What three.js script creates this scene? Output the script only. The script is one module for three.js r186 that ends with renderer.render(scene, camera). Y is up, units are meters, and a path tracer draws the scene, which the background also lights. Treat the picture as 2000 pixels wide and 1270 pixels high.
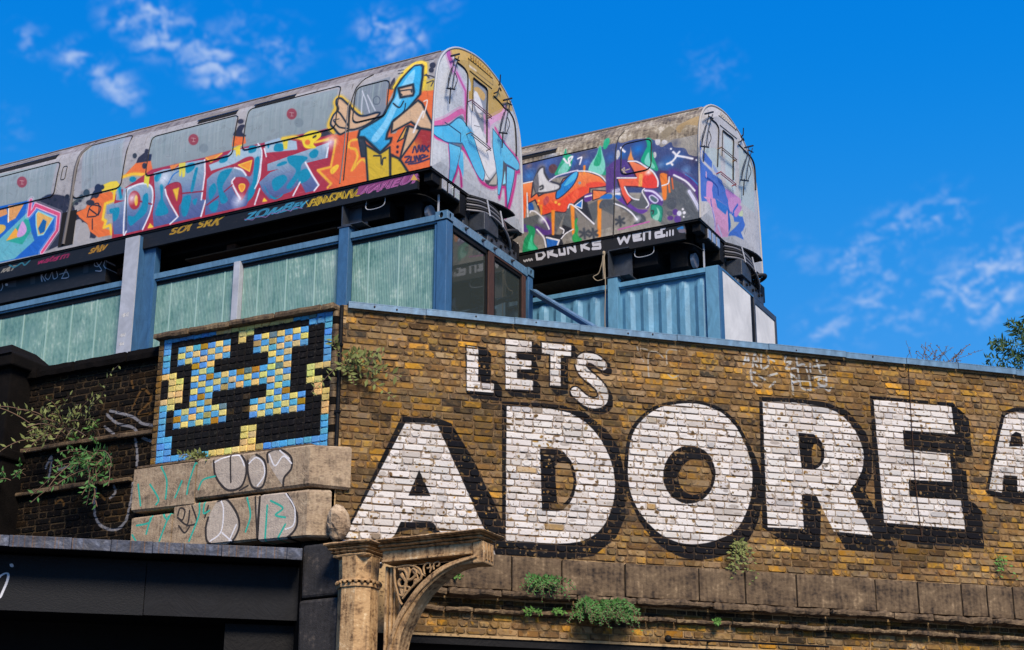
import * as THREE from 'three';
import { mergeGeometries } from 'three/addons/utils/BufferGeometryUtils.js';
import { RoundedBoxGeometry } from 'three/addons/geometries/RoundedBoxGeometry.js';
import { ImprovedNoise } from 'three/addons/math/ImprovedNoise.js';

// ---------- camera, sky, sun, exposure ----------
const RAD = Math.PI / 180, scene = new THREE.Scene();
const FOCAL = 3218.5, PITCH = 19.342 * RAD, ROLL = 0.2127 * RAD, EYE = new THREE.Vector3(0, 1.6, 0);
const camera = new THREE.PerspectiveCamera(2 * Math.atan(635 / FOCAL) / RAD, 1024 / 650, 0.1, 3000);
{
  const cp = Math.cos(PITCH), sp = Math.sin(PITCH), cr = Math.cos(ROLL), sr = Math.sin(ROLL);
  const right = new THREE.Vector3(cr, sr * cp, sr * sp), up = new THREE.Vector3(-sr, cr * cp, cr * sp);
  const back = new THREE.Vector3().crossVectors(right, up).normalize();
  camera.quaternion.setFromRotationMatrix(new THREE.Matrix4().makeBasis(right, up, back));
  camera.position.copy(EYE); camera.updateMatrixWorld(true);
}
const renderer = new THREE.WebGLRenderer({ antialias: true });
renderer.toneMapping = THREE.LinearToneMapping;
renderer.toneMappingExposure = 1.3;
renderer.shadowMap.enabled = true;

const NO = new ImprovedNoise();
function fbm(x, y, z, oct = 4, gain = 0.5) { let a = 1, s = 0, n = 0, f = 1; for (let i = 0; i < oct; i++) { s += a * NO.noise(x * f, y * f, z * f); n += a; a *= gain; f *= 2.03; } return s / n; }
const smooth = (a, b, x) => { const t = Math.min(1, Math.max(0, (x - a) / (b - a))); return t * t * (3 - 2 * t); };
function pixelRay(px, py) {                                        // a pixel of the 2000 x 1270 photograph -> a direction
  return new THREE.Vector3((px - 1000) / FOCAL, -(py - 635) / FOCAL, -1).applyQuaternion(camera.quaternion);
}
const SUN = new THREE.Vector3(0.3, 0.9, 0.95).normalize();
{
  // clear blue air with thin wisps of cloud all round; the wisps in view stand where the photograph has them
  const W = 4096, H = 2048, data = new Float32Array(W * H * 4);
  const spots = [[240, 22, 26, 1], [280, 45, 30, 1], [318, 28, 24, .8], [300, 72, 26, .8], [352, 62, 26, .7], [385, 98, 30, .8], [425, 128, 30, 1], [452, 150, 24, .9], [410, 152, 20, .7], [470, 50, 26, .4], [520, 90, 30, .35], [560, 105, 34, .45], [145, 112, 20, .9], [172, 130, 22, 1], [212, 160, 22, .8], [240, 182, 22, .8], [268, 196, 16, .5], [52, 80, 20, .9], [735, 55, 24, .9], [765, 72, 30, 1], [808, 76, 22, .8], [715, 108, 26, .5], [755, 112, 22, .4], [860, 8, 22, .5], [1380, 120, 26, .3], [1410, 142, 24, .3], [1860, 412, 30, .6], [1810, 432, 30, .7], [1755, 440, 28, .6], [1710, 470, 28, .5], [1680, 505, 26, .6], [1650, 535, 26, .6], [1740, 545, 28, .6], [1700, 580, 26, .6], [1990, 492, 32, .7], [1940, 525, 34, .8], [1890, 548, 34, .8], [1835, 575, 28, .6], [1960, 590, 34, .8], [1900, 605, 28, .7], [1790, 615, 28, .6], [1720, 622, 28, .7], [1650, 632, 28, .7], [1590, 642, 24, .6], [1560, 495, 22, .25], [1585, 515, 20, .25], [1590, 668, 20, .4], [20, 250, 26, .3], [1500, 440, 20, .2]]
    .map(([x, y, r, a]) => ({ d: pixelRay(x, y).normalize(), c: r / FOCAL, a }));
  let seed = 77; const rnd = () => (seed = (seed * 16807) % 2147483647) / 2147483647;
  for (let i = 0; i < 620; i++) {                                   // the same kind of wisps over the rest of the sky
    const az = rnd() * 2 * Math.PI, el = (6 + 70 * rnd() * rnd() + 4) * RAD, d = new THREE.Vector3(Math.cos(el) * Math.cos(az), Math.sin(el), Math.cos(el) * Math.sin(az));
    const v = d.clone().applyQuaternion(camera.quaternion.clone().invert());
    if (v.z < 0 && Math.abs(v.x / v.z) < 0.34 && Math.abs(v.y / v.z) < 0.23) continue;
    spots.push({ d, c: (0.007 + 0.012 * rnd()), a: 0.3 + 0.7 * rnd() });
  }
  const d = new THREE.Vector3();
  const rows = Array.from({ length: H }, () => []);
  for (const s of spots) { const el = Math.asin(s.d.y), r = s.c * 2.6; for (let j = Math.max(0, Math.floor(((el - r) / Math.PI + .5) * H)); j <= Math.min(H - 1, Math.ceil(((el + r) / Math.PI + .5) * H)); j++) rows[j].push(s); }
  for (let j = 0; j < H; j++) {
    const el = ((j + 0.5) / H - 0.5) * Math.PI, e = Math.max(0, el) / RAD, t = smooth(6, 34, e), g = smooth(34, 90, e), h = 1 - smooth(0, 9, e);
    let r = 0.098 * Math.pow(1 - t, 2.0) + 0.0008 + 0.12 * h, gg = 0.305 - 0.15 * t - 0.05 * g + 0.11 * h, b = 0.69 - 0.12 * t - 0.12 * g + 0.02 * h;
    for (let i = 0; i < W; i++) {
      const az = ((i + 0.5) / W - 0.5) * 2 * Math.PI, o = (j * W + i) * 4;
      let m = 0;
      if (el > 0) {
        d.set(Math.cos(el) * Math.cos(az), Math.sin(el), Math.cos(el) * Math.sin(az));
        for (const s of rows[j]) { const q = (1 - d.dot(s.d)) * 2 / (s.c * s.c); if (q < 6.5) m += s.a * Math.exp(-q * 0.55); }
        if (m > 0.01) {
          const wx = d.x * 62, wy = d.y * 92, wz = d.z * 62, w1 = fbm(wx * 0.7 + 9, wy * 0.7, wz * 0.7, 3);
          const n = fbm(wx * 1.3 + w1 * 1.6, wy * 1.5 + w1 * 1.2, wz * 1.3, 6, 0.62);
          m = Math.min(1, m) * smooth(-0.1, 0.5, n + 0.12 * m - 0.05) * 0.78;
        } else m = 0;
      }
      data[o] = r + (0.40 - r) * m; data[o + 1] = gg + (0.50 - gg) * m; data[o + 2] = b + (0.70 - b) * m; data[o + 3] = 1;
    }
  }
  const sky = new THREE.DataTexture(data, W, H, THREE.RGBAFormat, THREE.FloatType);
  sky.mapping = THREE.EquirectangularReflectionMapping; sky.minFilter = sky.magFilter = THREE.LinearFilter; sky.needsUpdate = true;
  scene.background = sky; scene.environment = sky;
}
const sun = new THREE.DirectionalLight(0xffeedb, 4.1);
sun.position.copy(SUN).multiplyScalar(60).add(new THREE.Vector3(0, 6, -18)); sun.target.position.set(0, 6, -18);
sun.castShadow = true; sun.shadow.radius = 36; sun.shadow.mapSize.set(4096, 4096);
Object.assign(sun.shadow.camera, { left: -16, right: 16, top: 16, bottom: -16, near: 1, far: 140 });
scene.add(sun, sun.target);

// ---------- helpers ----------
function rng(seed) { let s = seed >>> 0 || 1; return () => { s ^= s << 13; s >>>= 0; s ^= s >>> 17; s ^= s << 5; s >>>= 0; return s / 4294967296; }; }
const V = (x, y, z) => new THREE.Vector3(x, y, z), UP = V(0, 1, 0);
const used = {};
const numbered = (n) => { const k = used[n] = (used[n] ?? -1) + 1; return k ? n + '_' + String(k).padStart(3, '0') : n; };
// a frame: a point and a turn about the vertical; x runs along the face, z out of it
class Frame {
  constructor(o, deg) { this.o = o; this.deg = deg; this.q = new THREE.Quaternion().setFromAxisAngle(UP, deg * RAD); this.qi = this.q.clone().invert(); }
  local(v) { return v.clone().sub(this.o).applyQuaternion(this.qi); }
  world(x, y, z) { return V(x, y, z).applyQuaternion(this.q).add(this.o); }
  ray(px, py) { return [this.local(EYE), pixelRay(px, py).applyQuaternion(this.qi)]; }
  onZ(px, py, z = 0) { const [o, d] = this.ray(px, py); return o.addScaledVector(d, (z - o.z) / d.z); }   // where the line of sight meets the face z
  onX(px, py, x = 0) { const [o, d] = this.ray(px, py); return o.addScaledVector(d, (x - o.x) / d.x); }
  onY(px, py, y = 0) { const [o, d] = this.ray(px, py); return o.addScaledVector(d, (y - o.y) / d.y); }
  thing(name, label, category, group, kind) {
    const g = new THREE.Group(); g.name = numbered(name); g.position.copy(this.o); g.quaternion.copy(this.q); scene.add(g);
    g.userData = { label, category }; if (group) g.userData.group = group; if (kind) g.userData.kind = kind;
    return g;
  }
  at(x, y, z, deg = 0) { return new Frame(this.world(x, y, z), this.deg + deg); }
}
function part(parent, name, geos, mat, label) {
  const list = (Array.isArray(geos) ? geos : [geos]).map((g) => { let h = g.index ? g.toNonIndexed() : g; for (const k of Object.keys(h.attributes)) if (!['position', 'normal', 'uv'].includes(k)) h.deleteAttribute(k); return h; });
  const m = new THREE.Mesh(list.length > 1 ? mergeGeometries(list) : list[0], mat); m.name = name; parent.add(m);
  if (label) m.userData.label = label;
  return m;
}
function fixUV(g, s = 1) {                                         // box-mapped uv in metres
  g = g.index ? g.toNonIndexed() : g; const p = g.attributes.position, n = g.attributes.normal, uv = new Float32Array(p.count * 2);
  for (let i = 0; i < p.count; i++) {
    const a = Math.abs(n.getX(i)), b = Math.abs(n.getY(i)), c = Math.abs(n.getZ(i)), x = p.getX(i), y = p.getY(i), z = p.getZ(i);
    const [u, v] = c >= a && c >= b ? [x, y] : a >= b ? [z, y] : [x, z]; uv[2 * i] = u * s; uv[2 * i + 1] = v * s;
  }
  g.setAttribute('uv', new THREE.BufferAttribute(uv, 2)); return g;
}
function box(x0, x1, y0, y1, z0, z1, r = 0) {
  const w = Math.abs(x1 - x0), h = Math.abs(y1 - y0), d = Math.abs(z1 - z0);
  const g = r ? new RoundedBoxGeometry(w, h, d, 1, Math.min(r, w / 2.1, h / 2.1, d / 2.1)) : new THREE.BoxGeometry(w, h, d);
  g.translate((x0 + x1) / 2, (y0 + y1) / 2, (z0 + z1) / 2); return fixUV(g);
}
function tube(pts, r, seg = 0, sides = 7, curve) {
  const c = curve || (pts.length === 2 ? new THREE.LineCurve3(pts[0], pts[1]) : new THREE.CatmullRomCurve3(pts, false, 'centripetal'));
  return fixUV(new THREE.TubeGeometry(c, seg || (pts.length === 2 ? 1 : pts.length * 5), r, sides, false));
}
const bar = (a, b, r, sides = 7) => { const g = new THREE.CylinderGeometry(r, r, a.distanceTo(b), sides); g.applyQuaternion(new THREE.Quaternion().setFromUnitVectors(UP, b.clone().sub(a).normalize())); g.translate((a.x + b.x) / 2, (a.y + b.y) / 2, (a.z + b.z) / 2); return fixUV(g); };
function beam(a, b, w, h) {                                        // square bar from a to b
  const d = b.clone().sub(a), L = d.length(), g = new THREE.BoxGeometry(L, h, w); d.normalize();
  const z = V().crossVectors(d, UP).normalize(), y = V().crossVectors(z, d);
  g.applyMatrix4(new THREE.Matrix4().makeBasis(d, y, z)); g.translate((a.x + b.x) / 2, (a.y + b.y) / 2, (a.z + b.z) / 2); return fixUV(g);
}
function extrude(pts, depth, bevel = 0, holes = []) {               // outline in x,y; thickness along z from 0 to depth
  const s = new THREE.Shape(pts.map((p) => new THREE.Vector2(p[0], p[1])));
  for (const h of holes) s.holes.push(new THREE.Path(h.map((p) => new THREE.Vector2(p[0], p[1]))));
  const g = new THREE.ExtrudeGeometry(s, { depth: depth - 2 * bevel, bevelEnabled: bevel > 0, bevelSize: bevel, bevelThickness: bevel, bevelOffset: -bevel, bevelSegments: 1, curveSegments: 8 });
  g.translate(0, 0, bevel); return fixUV(g);
}
function sbox(x0, x1, y0, y1, z0, z1, step = 0.05, round = 0.012) {   // a stone with enough points in its skin to be worn uneven
  const w = x1 - x0, h = y1 - y0, d = z1 - z0, n = (a) => Math.max(2, Math.min(22, Math.round(a / step))), g = new THREE.BoxGeometry(w, h, d, n(w), n(h), n(d)).toNonIndexed(), p = g.attributes.position, e = 1e-4;
  for (let i = 0; i < p.count; i++) { let x = p.getX(i), y = p.getY(i), z = p.getZ(i); const X = Math.abs(x) > w / 2 - e, Y = Math.abs(y) > h / 2 - e, Z = Math.abs(z) > d / 2 - e; if (X + Y + Z > 1) { if (X) x -= Math.sign(x) * round; if (Y) y -= Math.sign(y) * round; if (Z) z -= Math.sign(z) * round; } p.setXYZ(i, x, y, z); }
  g.translate((x0 + x1) / 2, (y0 + y1) / 2, (z0 + z1) / 2); g.computeVertexNormals(); return fixUV(g);
}
const plan = (pts, y0, y1, bevel = 0) => { const g = extrude(pts.map(([x, z]) => [x, -z]), y1 - y0, bevel); g.rotateX(-Math.PI / 2); g.translate(0, y0, 0); return fixUV(g); };   // outline in x,z lifted from y0 to y1

// ---------- procedural surfaces ----------
function noiseTex(n, f, lo, hi, srgb, rgb, seed = 0, stretch = 1) {  // tiling grain
  const d = new Uint8Array(n * n * 4);
  for (let j = 0; j < n; j++) for (let i = 0; i < n; i++) {
    const a = i / n * 2 * Math.PI, b = j / n * 2 * Math.PI, R = f / 6.283 * stretch, Q = f / 6.283;
    let v = 0.5 + 0.75 * (fbm(Math.cos(a) * R + seed, Math.sin(a) * R + Math.cos(b) * Q, Math.sin(b) * Q + seed, 5, 0.6));
    v = lo + (hi - lo) * Math.min(1, Math.max(0, v)); const o = (j * n + i) * 4;
    for (let k = 0; k < 3; k++) d[o + k] = Math.min(255, v * (rgb ? rgb[k] : 255)); d[o + 3] = 255;
  }
  const t = new THREE.DataTexture(d, n, n); t.wrapS = t.wrapT = THREE.RepeatWrapping; t.magFilter = THREE.LinearFilter; t.minFilter = THREE.LinearMipmapLinearFilter; t.generateMipmaps = true;
  if (srgb) t.colorSpace = THREE.SRGBColorSpace; t.needsUpdate = true; return t;
}
const GRAIN = noiseTex(512, 22, 0, 1, false, null, 3), COARSE = noiseTex(256, 7, 0, 1, false, null, 11);
const rep = (t, x, y = x) => { const c = t.clone(); c.repeat.set(x, y); c.needsUpdate = true; return c; };
const G1 = rep(GRAIN, 1.3), G3 = rep(GRAIN, 3.1), C1 = rep(COARSE, 0.9), R1 = rep(GRAIN, 0.8);
const mottle = (rgb, lo = 0.72, f = 9, seed = 5, stretch = 1) => { const t = noiseTex(256, f, lo, 1.12, true, rgb, seed, stretch); t.repeat.set(0.8, 0.8); return t; };
const std = (color, rough, metal = 0, more = {}) => new THREE.MeshStandardMaterial({ color, roughness: rough, metalness: metal, ...more });
const M = {
  blue: std(0xffffff, 0.5, 0.0, { map: mottle([92, 128, 152], 0.78, 6, 5, 3), bumpMap: G1, bumpScale: 0.002, roughnessMap: R1 }),
  blueDeep: std(0xffffff, 0.5, 0.0, { map: mottle([58, 100, 136], 0.8, 6, 15, 3), bumpMap: G1, bumpScale: 0.002 }),
  blueSide: std(0xffffff, 0.55, 0.0, { map: mottle([94, 148, 176], 0.82, 5, 25, 3), bumpMap: G1, bumpScale: 0.002 }),
  flash: std(0xffffff, 0.45, 0.1, { map: mottle([102, 138, 164], 0.7, 7, 35, 2), bumpMap: C1, bumpScale: 0.004 }),
  grey: std(0xffffff, 0.6, 0, { map: mottle([172, 176, 182], 0.85, 6, 45), bumpMap: G1, bumpScale: 0.001 }),
  white: std(0xffffff, 0.5, 0, { map: mottle([216, 214, 206], 0.9, 4, 55, 1), bumpMap: G1, bumpScale: 0.001 }),
  black: new THREE.MeshPhysicalMaterial({ roughness: 0.65, specularIntensity: 0.4, map: mottle([18, 18, 19], 0.5, 10, 65), bumpMap: G1, bumpScale: 0.004 }),
  void: std(0x060606, 0.95),  // near-black: the darkness of openings is put into the colour
  steel: std(0xffffff, 0.5, 0.35, { map: mottle([74, 80, 88], 0.6, 10, 75), bumpMap: G1, bumpScale: 0.003 }),
  rubber: std(0x0b0b0c, 0.65),
  rust: std(0xffffff, 0.9, 0, { map: mottle([92, 58, 38], 0.45, 14, 85), bumpMap: G3, bumpScale: 0.006 }),
  ply: std(0xffffff, 0.85, 0, { map: mottle([96, 66, 38], 0.5, 12, 95, 4), bumpMap: G1, bumpScale: 0.002 }),
  wood: std(0xffffff, 0.7, 0, { map: mottle([84, 52, 38], 0.55, 14, 105, 5), bumpMap: G3, bumpScale: 0.002 }),
  stone: std(0xffffff, 0.93, 0, { map: mottle([176, 152, 124], 0.6, 9, 115), bumpMap: G3, bumpScale: 0.004 }),
  stoneDark: std(0xffffff, 0.9, 0, { map: mottle([36, 35, 36], 0.5, 8, 125), bumpMap: G3, bumpScale: 0.004 }),
  stoneBand: std(0xffffff, 0.95, 0, { map: mottle([118, 98, 74], 0.4, 8, 135), bumpMap: G3, bumpScale: 0.005 }),
  soot: new THREE.MeshPhysicalMaterial({ roughness: 0.95, specularIntensity: 0.25, map: mottle([22, 18, 15], 0.35, 10, 145), bumpMap: G3, bumpScale: 0.005 }),  // soot; on lower wall cores and the spandrel panel it also stands for shade
  coping: std(0xffffff, 0.92, 0, { map: mottle([96, 78, 56], 0.4, 9, 155), bumpMap: G3, bumpScale: 0.005 }),
  iron: std(0xffffff, 0.75, 0.05, { map: mottle([188, 152, 104], 0.34, 9, 165, 3), bumpMap: G3, bumpScale: 0.0035 }),
  lead: std(0xffffff, 0.5, 0.25, { map: mottle([74, 80, 94], 0.35, 9, 175, 2.5), bumpMap: C1, bumpScale: 0.01 }),
  charcoal: new THREE.MeshPhysicalMaterial({ roughness: 0.6, specularIntensity: 0.35, map: mottle([22, 24, 28], 0.7, 7, 185), bumpMap: G1, bumpScale: 0.002 }),
  seam: std(0x1a1a1b, 0.7),
  rope: std(0x9a8c74, 0.95),
  glass: new THREE.MeshPhysicalMaterial({ color: 0x8f9d96, roughness: 0.03, transmission: 0.86, thickness: 0, ior: 1.6, clearcoat: 1, clearcoatRoughness: 0.02 }),
  inner: std(0x55534c, 0.9),
  lens: new THREE.MeshPhysicalMaterial({ color: 0x8f939b, roughness: 0.12, clearcoat: 1 }),
  asphalt: std(0xffffff, 0.95, 0, { map: mottle([66, 66, 68], 0.7, 20, 195) }),
  leaf: std(0x527f30, 0.75), leafDark: std(0x41702c, 0.7), leafPale: std(0x6c743a, 0.8), leafDry: std(0x6a5a3a, 0.9), leafTree: std(0x3f5a26, 0.7), twig: std(0x6a5340, 0.95),
};
for (const k of ['leaf', 'leafDark', 'leafPale', 'leafTree']) M[k].side = THREE.DoubleSide;

// a canvas that is painted through a map from photograph pixels to the surface (metres), as a sign painter works from a squared-up photograph
class Painter {
  constructor(w, h, sx, map) { this.c = document.createElement('canvas'); this.c.width = w; this.c.height = h; this.x = this.c.getContext('2d'); this.sx = sx; this.map = map; this.view(0, 0, 1); this.k = 166; }
  view(x0, y0, s) { this.v = [x0, y0, s]; return this; }
  pts(a) { const o = []; for (let i = 0; i < a.length; i += 2) { const p = this.map(this.v[0] + a[i] * this.v[2], this.v[1] + a[i + 1] * this.v[2]); if (p) o.push(p); } return o; }
  trace(p, curvy, closed) {
    const x = this.x, n = p.length; x.beginPath();
    if (!curvy || n < 3) { p.forEach((q, i) => (i ? x.lineTo(q[0], q[1]) : x.moveTo(q[0], q[1]))); if (closed) x.closePath(); return; }
    const g = (i) => (closed ? p[(i + n) % n] : p[Math.min(n - 1, Math.max(0, i))]);
    x.moveTo(p[0][0], p[0][1]);
    for (let i = 0; i < (closed ? n : n - 1); i++) { const a = g(i - 1), b = g(i), c = g(i + 1), d = g(i + 2), t = 1 / 6; x.bezierCurveTo(b[0] + (c[0] - a[0]) * t, b[1] + (c[1] - a[1]) * t, c[0] - (d[0] - b[0]) * t, c[1] - (d[1] - b[1]) * t, c[0], c[1]); }
  }
  fill(a, col, curvy = true) { const p = this.pts(a); if (p.length < 3) return this; this.trace(p, curvy, true); const x = this.x; if (this.soft && typeof col === 'string') { x.shadowColor = col; x.shadowBlur = this.soft; } x.fillStyle = Array.isArray(col) ? this.grad(p, col) : col; x.fill(); x.shadowBlur = 0; x.shadowColor = 'rgba(0,0,0,0)'; return this; }
  grad(p, cols) { const ys = p.map((q) => q[1]), g = this.x.createLinearGradient(0, Math.min(...ys), 0, Math.max(...ys)); cols.forEach((c, i) => g.addColorStop(i / (cols.length - 1), c)); return g; }
  line(a, col, w, curvy = true, closed = false) { const p = this.pts(a); if (p.length < 2) return this; this.trace(p, curvy, closed); const x = this.x; x.lineCap = x.lineJoin = 'round'; x.strokeStyle = col; x.lineWidth = w * this.sx; if (this.soft) { x.globalAlpha *= 0.3; x.lineWidth *= 1.7; x.stroke(); x.globalAlpha /= 0.3; x.lineWidth = w * this.sx * 0.9; } x.stroke(); return this; }
  both(a, col, edge, w, curvy = true) { this.fill(a, col, curvy); return this.line(a, edge, w, curvy, true); }
  blob(cx, cy, rx, ry, col, rot = 0) { const a = []; for (let i = 0; i < 14; i++) { const t = i / 14 * 2 * Math.PI, c = Math.cos(t) * rx, s = Math.sin(t) * ry; a.push(cx + c * Math.cos(rot) - s * Math.sin(rot), cy + c * Math.sin(rot) + s * Math.cos(rot)); } return this.fill(a, col); }
  spray(cx, cy, r, rgb, al = 0.9) { const p = this.pts([cx, cy, cx + r, cy]); if (p.length < 2) return this; const R = Math.hypot(p[1][0] - p[0][0], p[1][1] - p[0][1]) * 1.2, g = this.x.createRadialGradient(p[0][0], p[0][1], 0, p[0][0], p[0][1], R); g.addColorStop(0, `rgba(${rgb},${al})`); g.addColorStop(0.35, `rgba(${rgb},${al * 0.6})`); g.addColorStop(1, `rgba(${rgb},0)`); this.x.fillStyle = g; this.x.fillRect(p[0][0] - R, p[0][1] - R, 2 * R, 2 * R); return this; }
  speckle(n, seed, fn) { const r = rng(seed); for (let i = 0; i < n; i++) fn(this.x, r() * this.c.width, r() * this.c.height, r); return this; }
  patina(y0, y1, cols, seed, sc, al) {                              // mottled old surface, painted pixel by pixel between two rows; cols from worn-dark to worn-light
    const W = this.c.width, h = Math.max(1, Math.round(y1 - y0)), im = this.x.getImageData(0, Math.round(y0), W, h), d = im.data;
    for (let j = 0; j < h; j++) for (let i = 0; i < W; i++) {
      const a = fbm(i * 0.006 * sc, (j + y0) * 0.011 * sc, seed, 3), b = fbm(i * 0.045 * sc, (j + y0) * 0.06 * sc, seed + 5, 2), c = fbm(i * 0.05 * sc, (j + y0) * 0.007 * sc, seed + 9, 2);
      const t = Math.min(0.999, Math.max(0, 0.5 + 0.75 * a + 0.45 * b + 0.45 * c)) * (cols.length - 1), k = Math.floor(t), f = t - k, o = (j * W + i) * 4;
      for (let q = 0; q < 3; q++) d[o + q] += (cols[k][q] + (cols[k + 1][q] - cols[k][q]) * f - d[o + q]) * al;
    }
    this.x.putImageData(im, 0, Math.round(y0)); return this;
  }
  keep() { this.base = document.createElement('canvas'); this.base.width = this.c.width; this.base.height = this.c.height; this.base.getContext('2d').drawImage(this.c, 0, 0); return this; }
  reveal(a) { const p = this.pts(a); this.trace(p, true, true); this.x.save(); this.x.clip(); this.x.drawImage(this.base, 0, 0); this.x.restore(); return this; }   // where the paint has come away again
  words(X, Y, str, h, col, w = 1, edge) {                           // a quick tag in thin overlapping strokes
 const p = this.pts([X, Y])[0], x = this.x, r = rng(str.length * 97 + Math.round(X) * 13 + 7); x.save(); x.translate(p[0], p[1]); x.scale(w, 1); x.lineJoin = x.lineCap = 'round'; let dx = 0;
    for (const ch of str) { const k = h * this.sx * (0.85 + 0.4 * r()); x.save(); x.translate(dx, (r() - 0.5) * 5); x.rotate((r() - 0.55) * 0.35); x.transform(1, 0, -0.25 * r(), 1, 0, 0); x.font = `italic ${Math.round(k)}px sans-serif`; if (edge) { x.strokeStyle = edge; x.lineWidth = 5; x.strokeText(ch, 0, 0); } x.strokeStyle = col; x.globalAlpha = 0.85; x.lineWidth = 1.6; x.strokeText(ch, 0, 0); x.globalAlpha = 0.5; x.strokeText(ch, 2.5, -1.5); x.beginPath(); x.moveTo(0, 2); x.lineTo(k * (0.3 + 0.5 * r()), -k * (0.5 + 0.6 * r())); x.lineWidth = 1.4; x.stroke(); dx += x.measureText(ch).width * 0.92; x.restore(); }
    x.restore(); return this; }
  tex() { const t = new THREE.CanvasTexture(this.c); t.colorSpace = THREE.SRGBColorSpace; t.magFilter = THREE.LinearFilter; t.needsUpdate = true; return t; }
}
const mix = (a, b, t) => a.map((v, i) => v + (b[i] - v) * t), css = (c, a = 1) => `rgba(${c.map((v) => Math.round(Math.max(0, Math.min(255, v)))).join(',')},${a})`;

// old stone, cast stone, lead and paint: canvases in real metres with stains, pits and rain runs
function aged(w, h, mw, mh, cols, seed, sc, o = {}) {
  const P = new Painter(w, h, w / mw, (a, b) => [a, b]), x = P.x, r = rng(seed); x.fillStyle = '#000'; x.fillRect(0, 0, w, h); P.patina(0, h, cols, seed, sc, 1);
  for (let i = 0; i < (o.runs ?? 120); i++) { x.fillStyle = css(mix(cols[0], cols[cols.length - 1], r() * r()), 0.12 + 0.2 * r()); x.fillRect(r() * w, r() * h, 1 + 5 * r(), 8 + h * 0.35 * r() * r()); }
  for (let i = 0; i < (o.pits ?? 900); i++) { x.fillStyle = css(cols[0].map((v) => v * 0.55), 0.5 * r()); x.beginPath(); x.ellipse(r() * w, r() * h, 0.6 + 2 * r() * r(), 0.6 + 1.6 * r() * r(), 0, 0, 7); x.fill(); }
  for (let i = 0; i < (o.light ?? 300); i++) { x.fillStyle = css(cols[cols.length - 1].map((v) => v * 1.15), 0.25 * r()); x.fillRect(r() * w, r() * h, 1 + 4 * r(), 1 + 3 * r()); }
  const t = P.tex(); t.wrapS = t.wrapT = THREE.RepeatWrapping; t.repeat.set(1 / mw, 1 / mh); return t;
}
M.stoneBand.map = aged(1024, 256, 3.4, 0.85, [[36, 29, 22], [74, 60, 44], [96, 79, 58], [108, 90, 67], [142, 121, 92]], 12, 1.6);
M.iron.map = aged(512, 512, 1.3, 1.3, [[58, 42, 26], [132, 102, 66], [176, 142, 98], [186, 152, 106], [214, 188, 146]], 22, 1.5, { runs: 220 });
M.stoneDark.map = aged(256, 256, 0.8, 0.8, [[20, 19, 19], [36, 35, 36], [44, 43, 44], [84, 76, 68]], 32, 1.5);
M.lead.map = aged(512, 128, 2.0, 0.5, [[34, 36, 42], [54, 58, 68], [66, 72, 86], [98, 106, 122]], 42, 1.6, { runs: 200 });
{ const x = M.lead.map.image.getContext('2d'), r = rng(4); for (let i = 0; i < 26; i++) { x.fillStyle = css([104, 66, 36], 0.25 + 0.3 * r()); x.fillRect(r() * 512, 0, 1 + 3 * r(), 128); } }
M.coping.map = aged(512, 256, 1.6, 0.8, [[38, 30, 22], [80, 64, 46], [102, 84, 60], [136, 116, 84]], 52, 1.5);
M.stone.map = aged(256, 256, 0.7, 0.7, [[96, 80, 62], [150, 128, 102], [176, 154, 124], [200, 180, 150]], 62, 1.6);

// ---------- where things stand (camera-relative heights + eye height) ----------
const along = (px, py, depth) => pixelRay(px, py).multiplyScalar(depth).add(EYE);
const YAW_T = 27.95, YAW_L = 26.6, YAW_R = 16.35;
const wallMid = along(1300, 850, 18.6);
const tmpR = new Frame(wallMid, YAW_R);
const CORNER = (() => { const p = tmpR.onZ(668, 592, 0); return tmpR.world(p.x, p.y, 0); })();   // the building's corner at coping height
const FR = new Frame(CORNER, YAW_R), FL = new Frame(CORNER, -YAW_L);
const FC = new Frame(along(873, 412, 21.35), -YAW_T), FC2 = new Frame(along(1402, 517, 22.99), -YAW_T);
const FT1 = new Frame(along(842, 325, 21.61), -YAW_T), FT2 = new Frame(along(1367.5, 425.7, 23.35), -YAW_T);

// ---------- ground ----------
{
  const g = new THREE.PlaneGeometry(400, 400); g.rotateX(-Math.PI / 2);
  const m = new THREE.Mesh(fixUV(g), M.asphalt); m.name = 'road'; m.userData = { kind: 'structure', label: 'grey asphalt street below the painted wall', category: 'road' }; scene.add(m);
}

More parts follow.
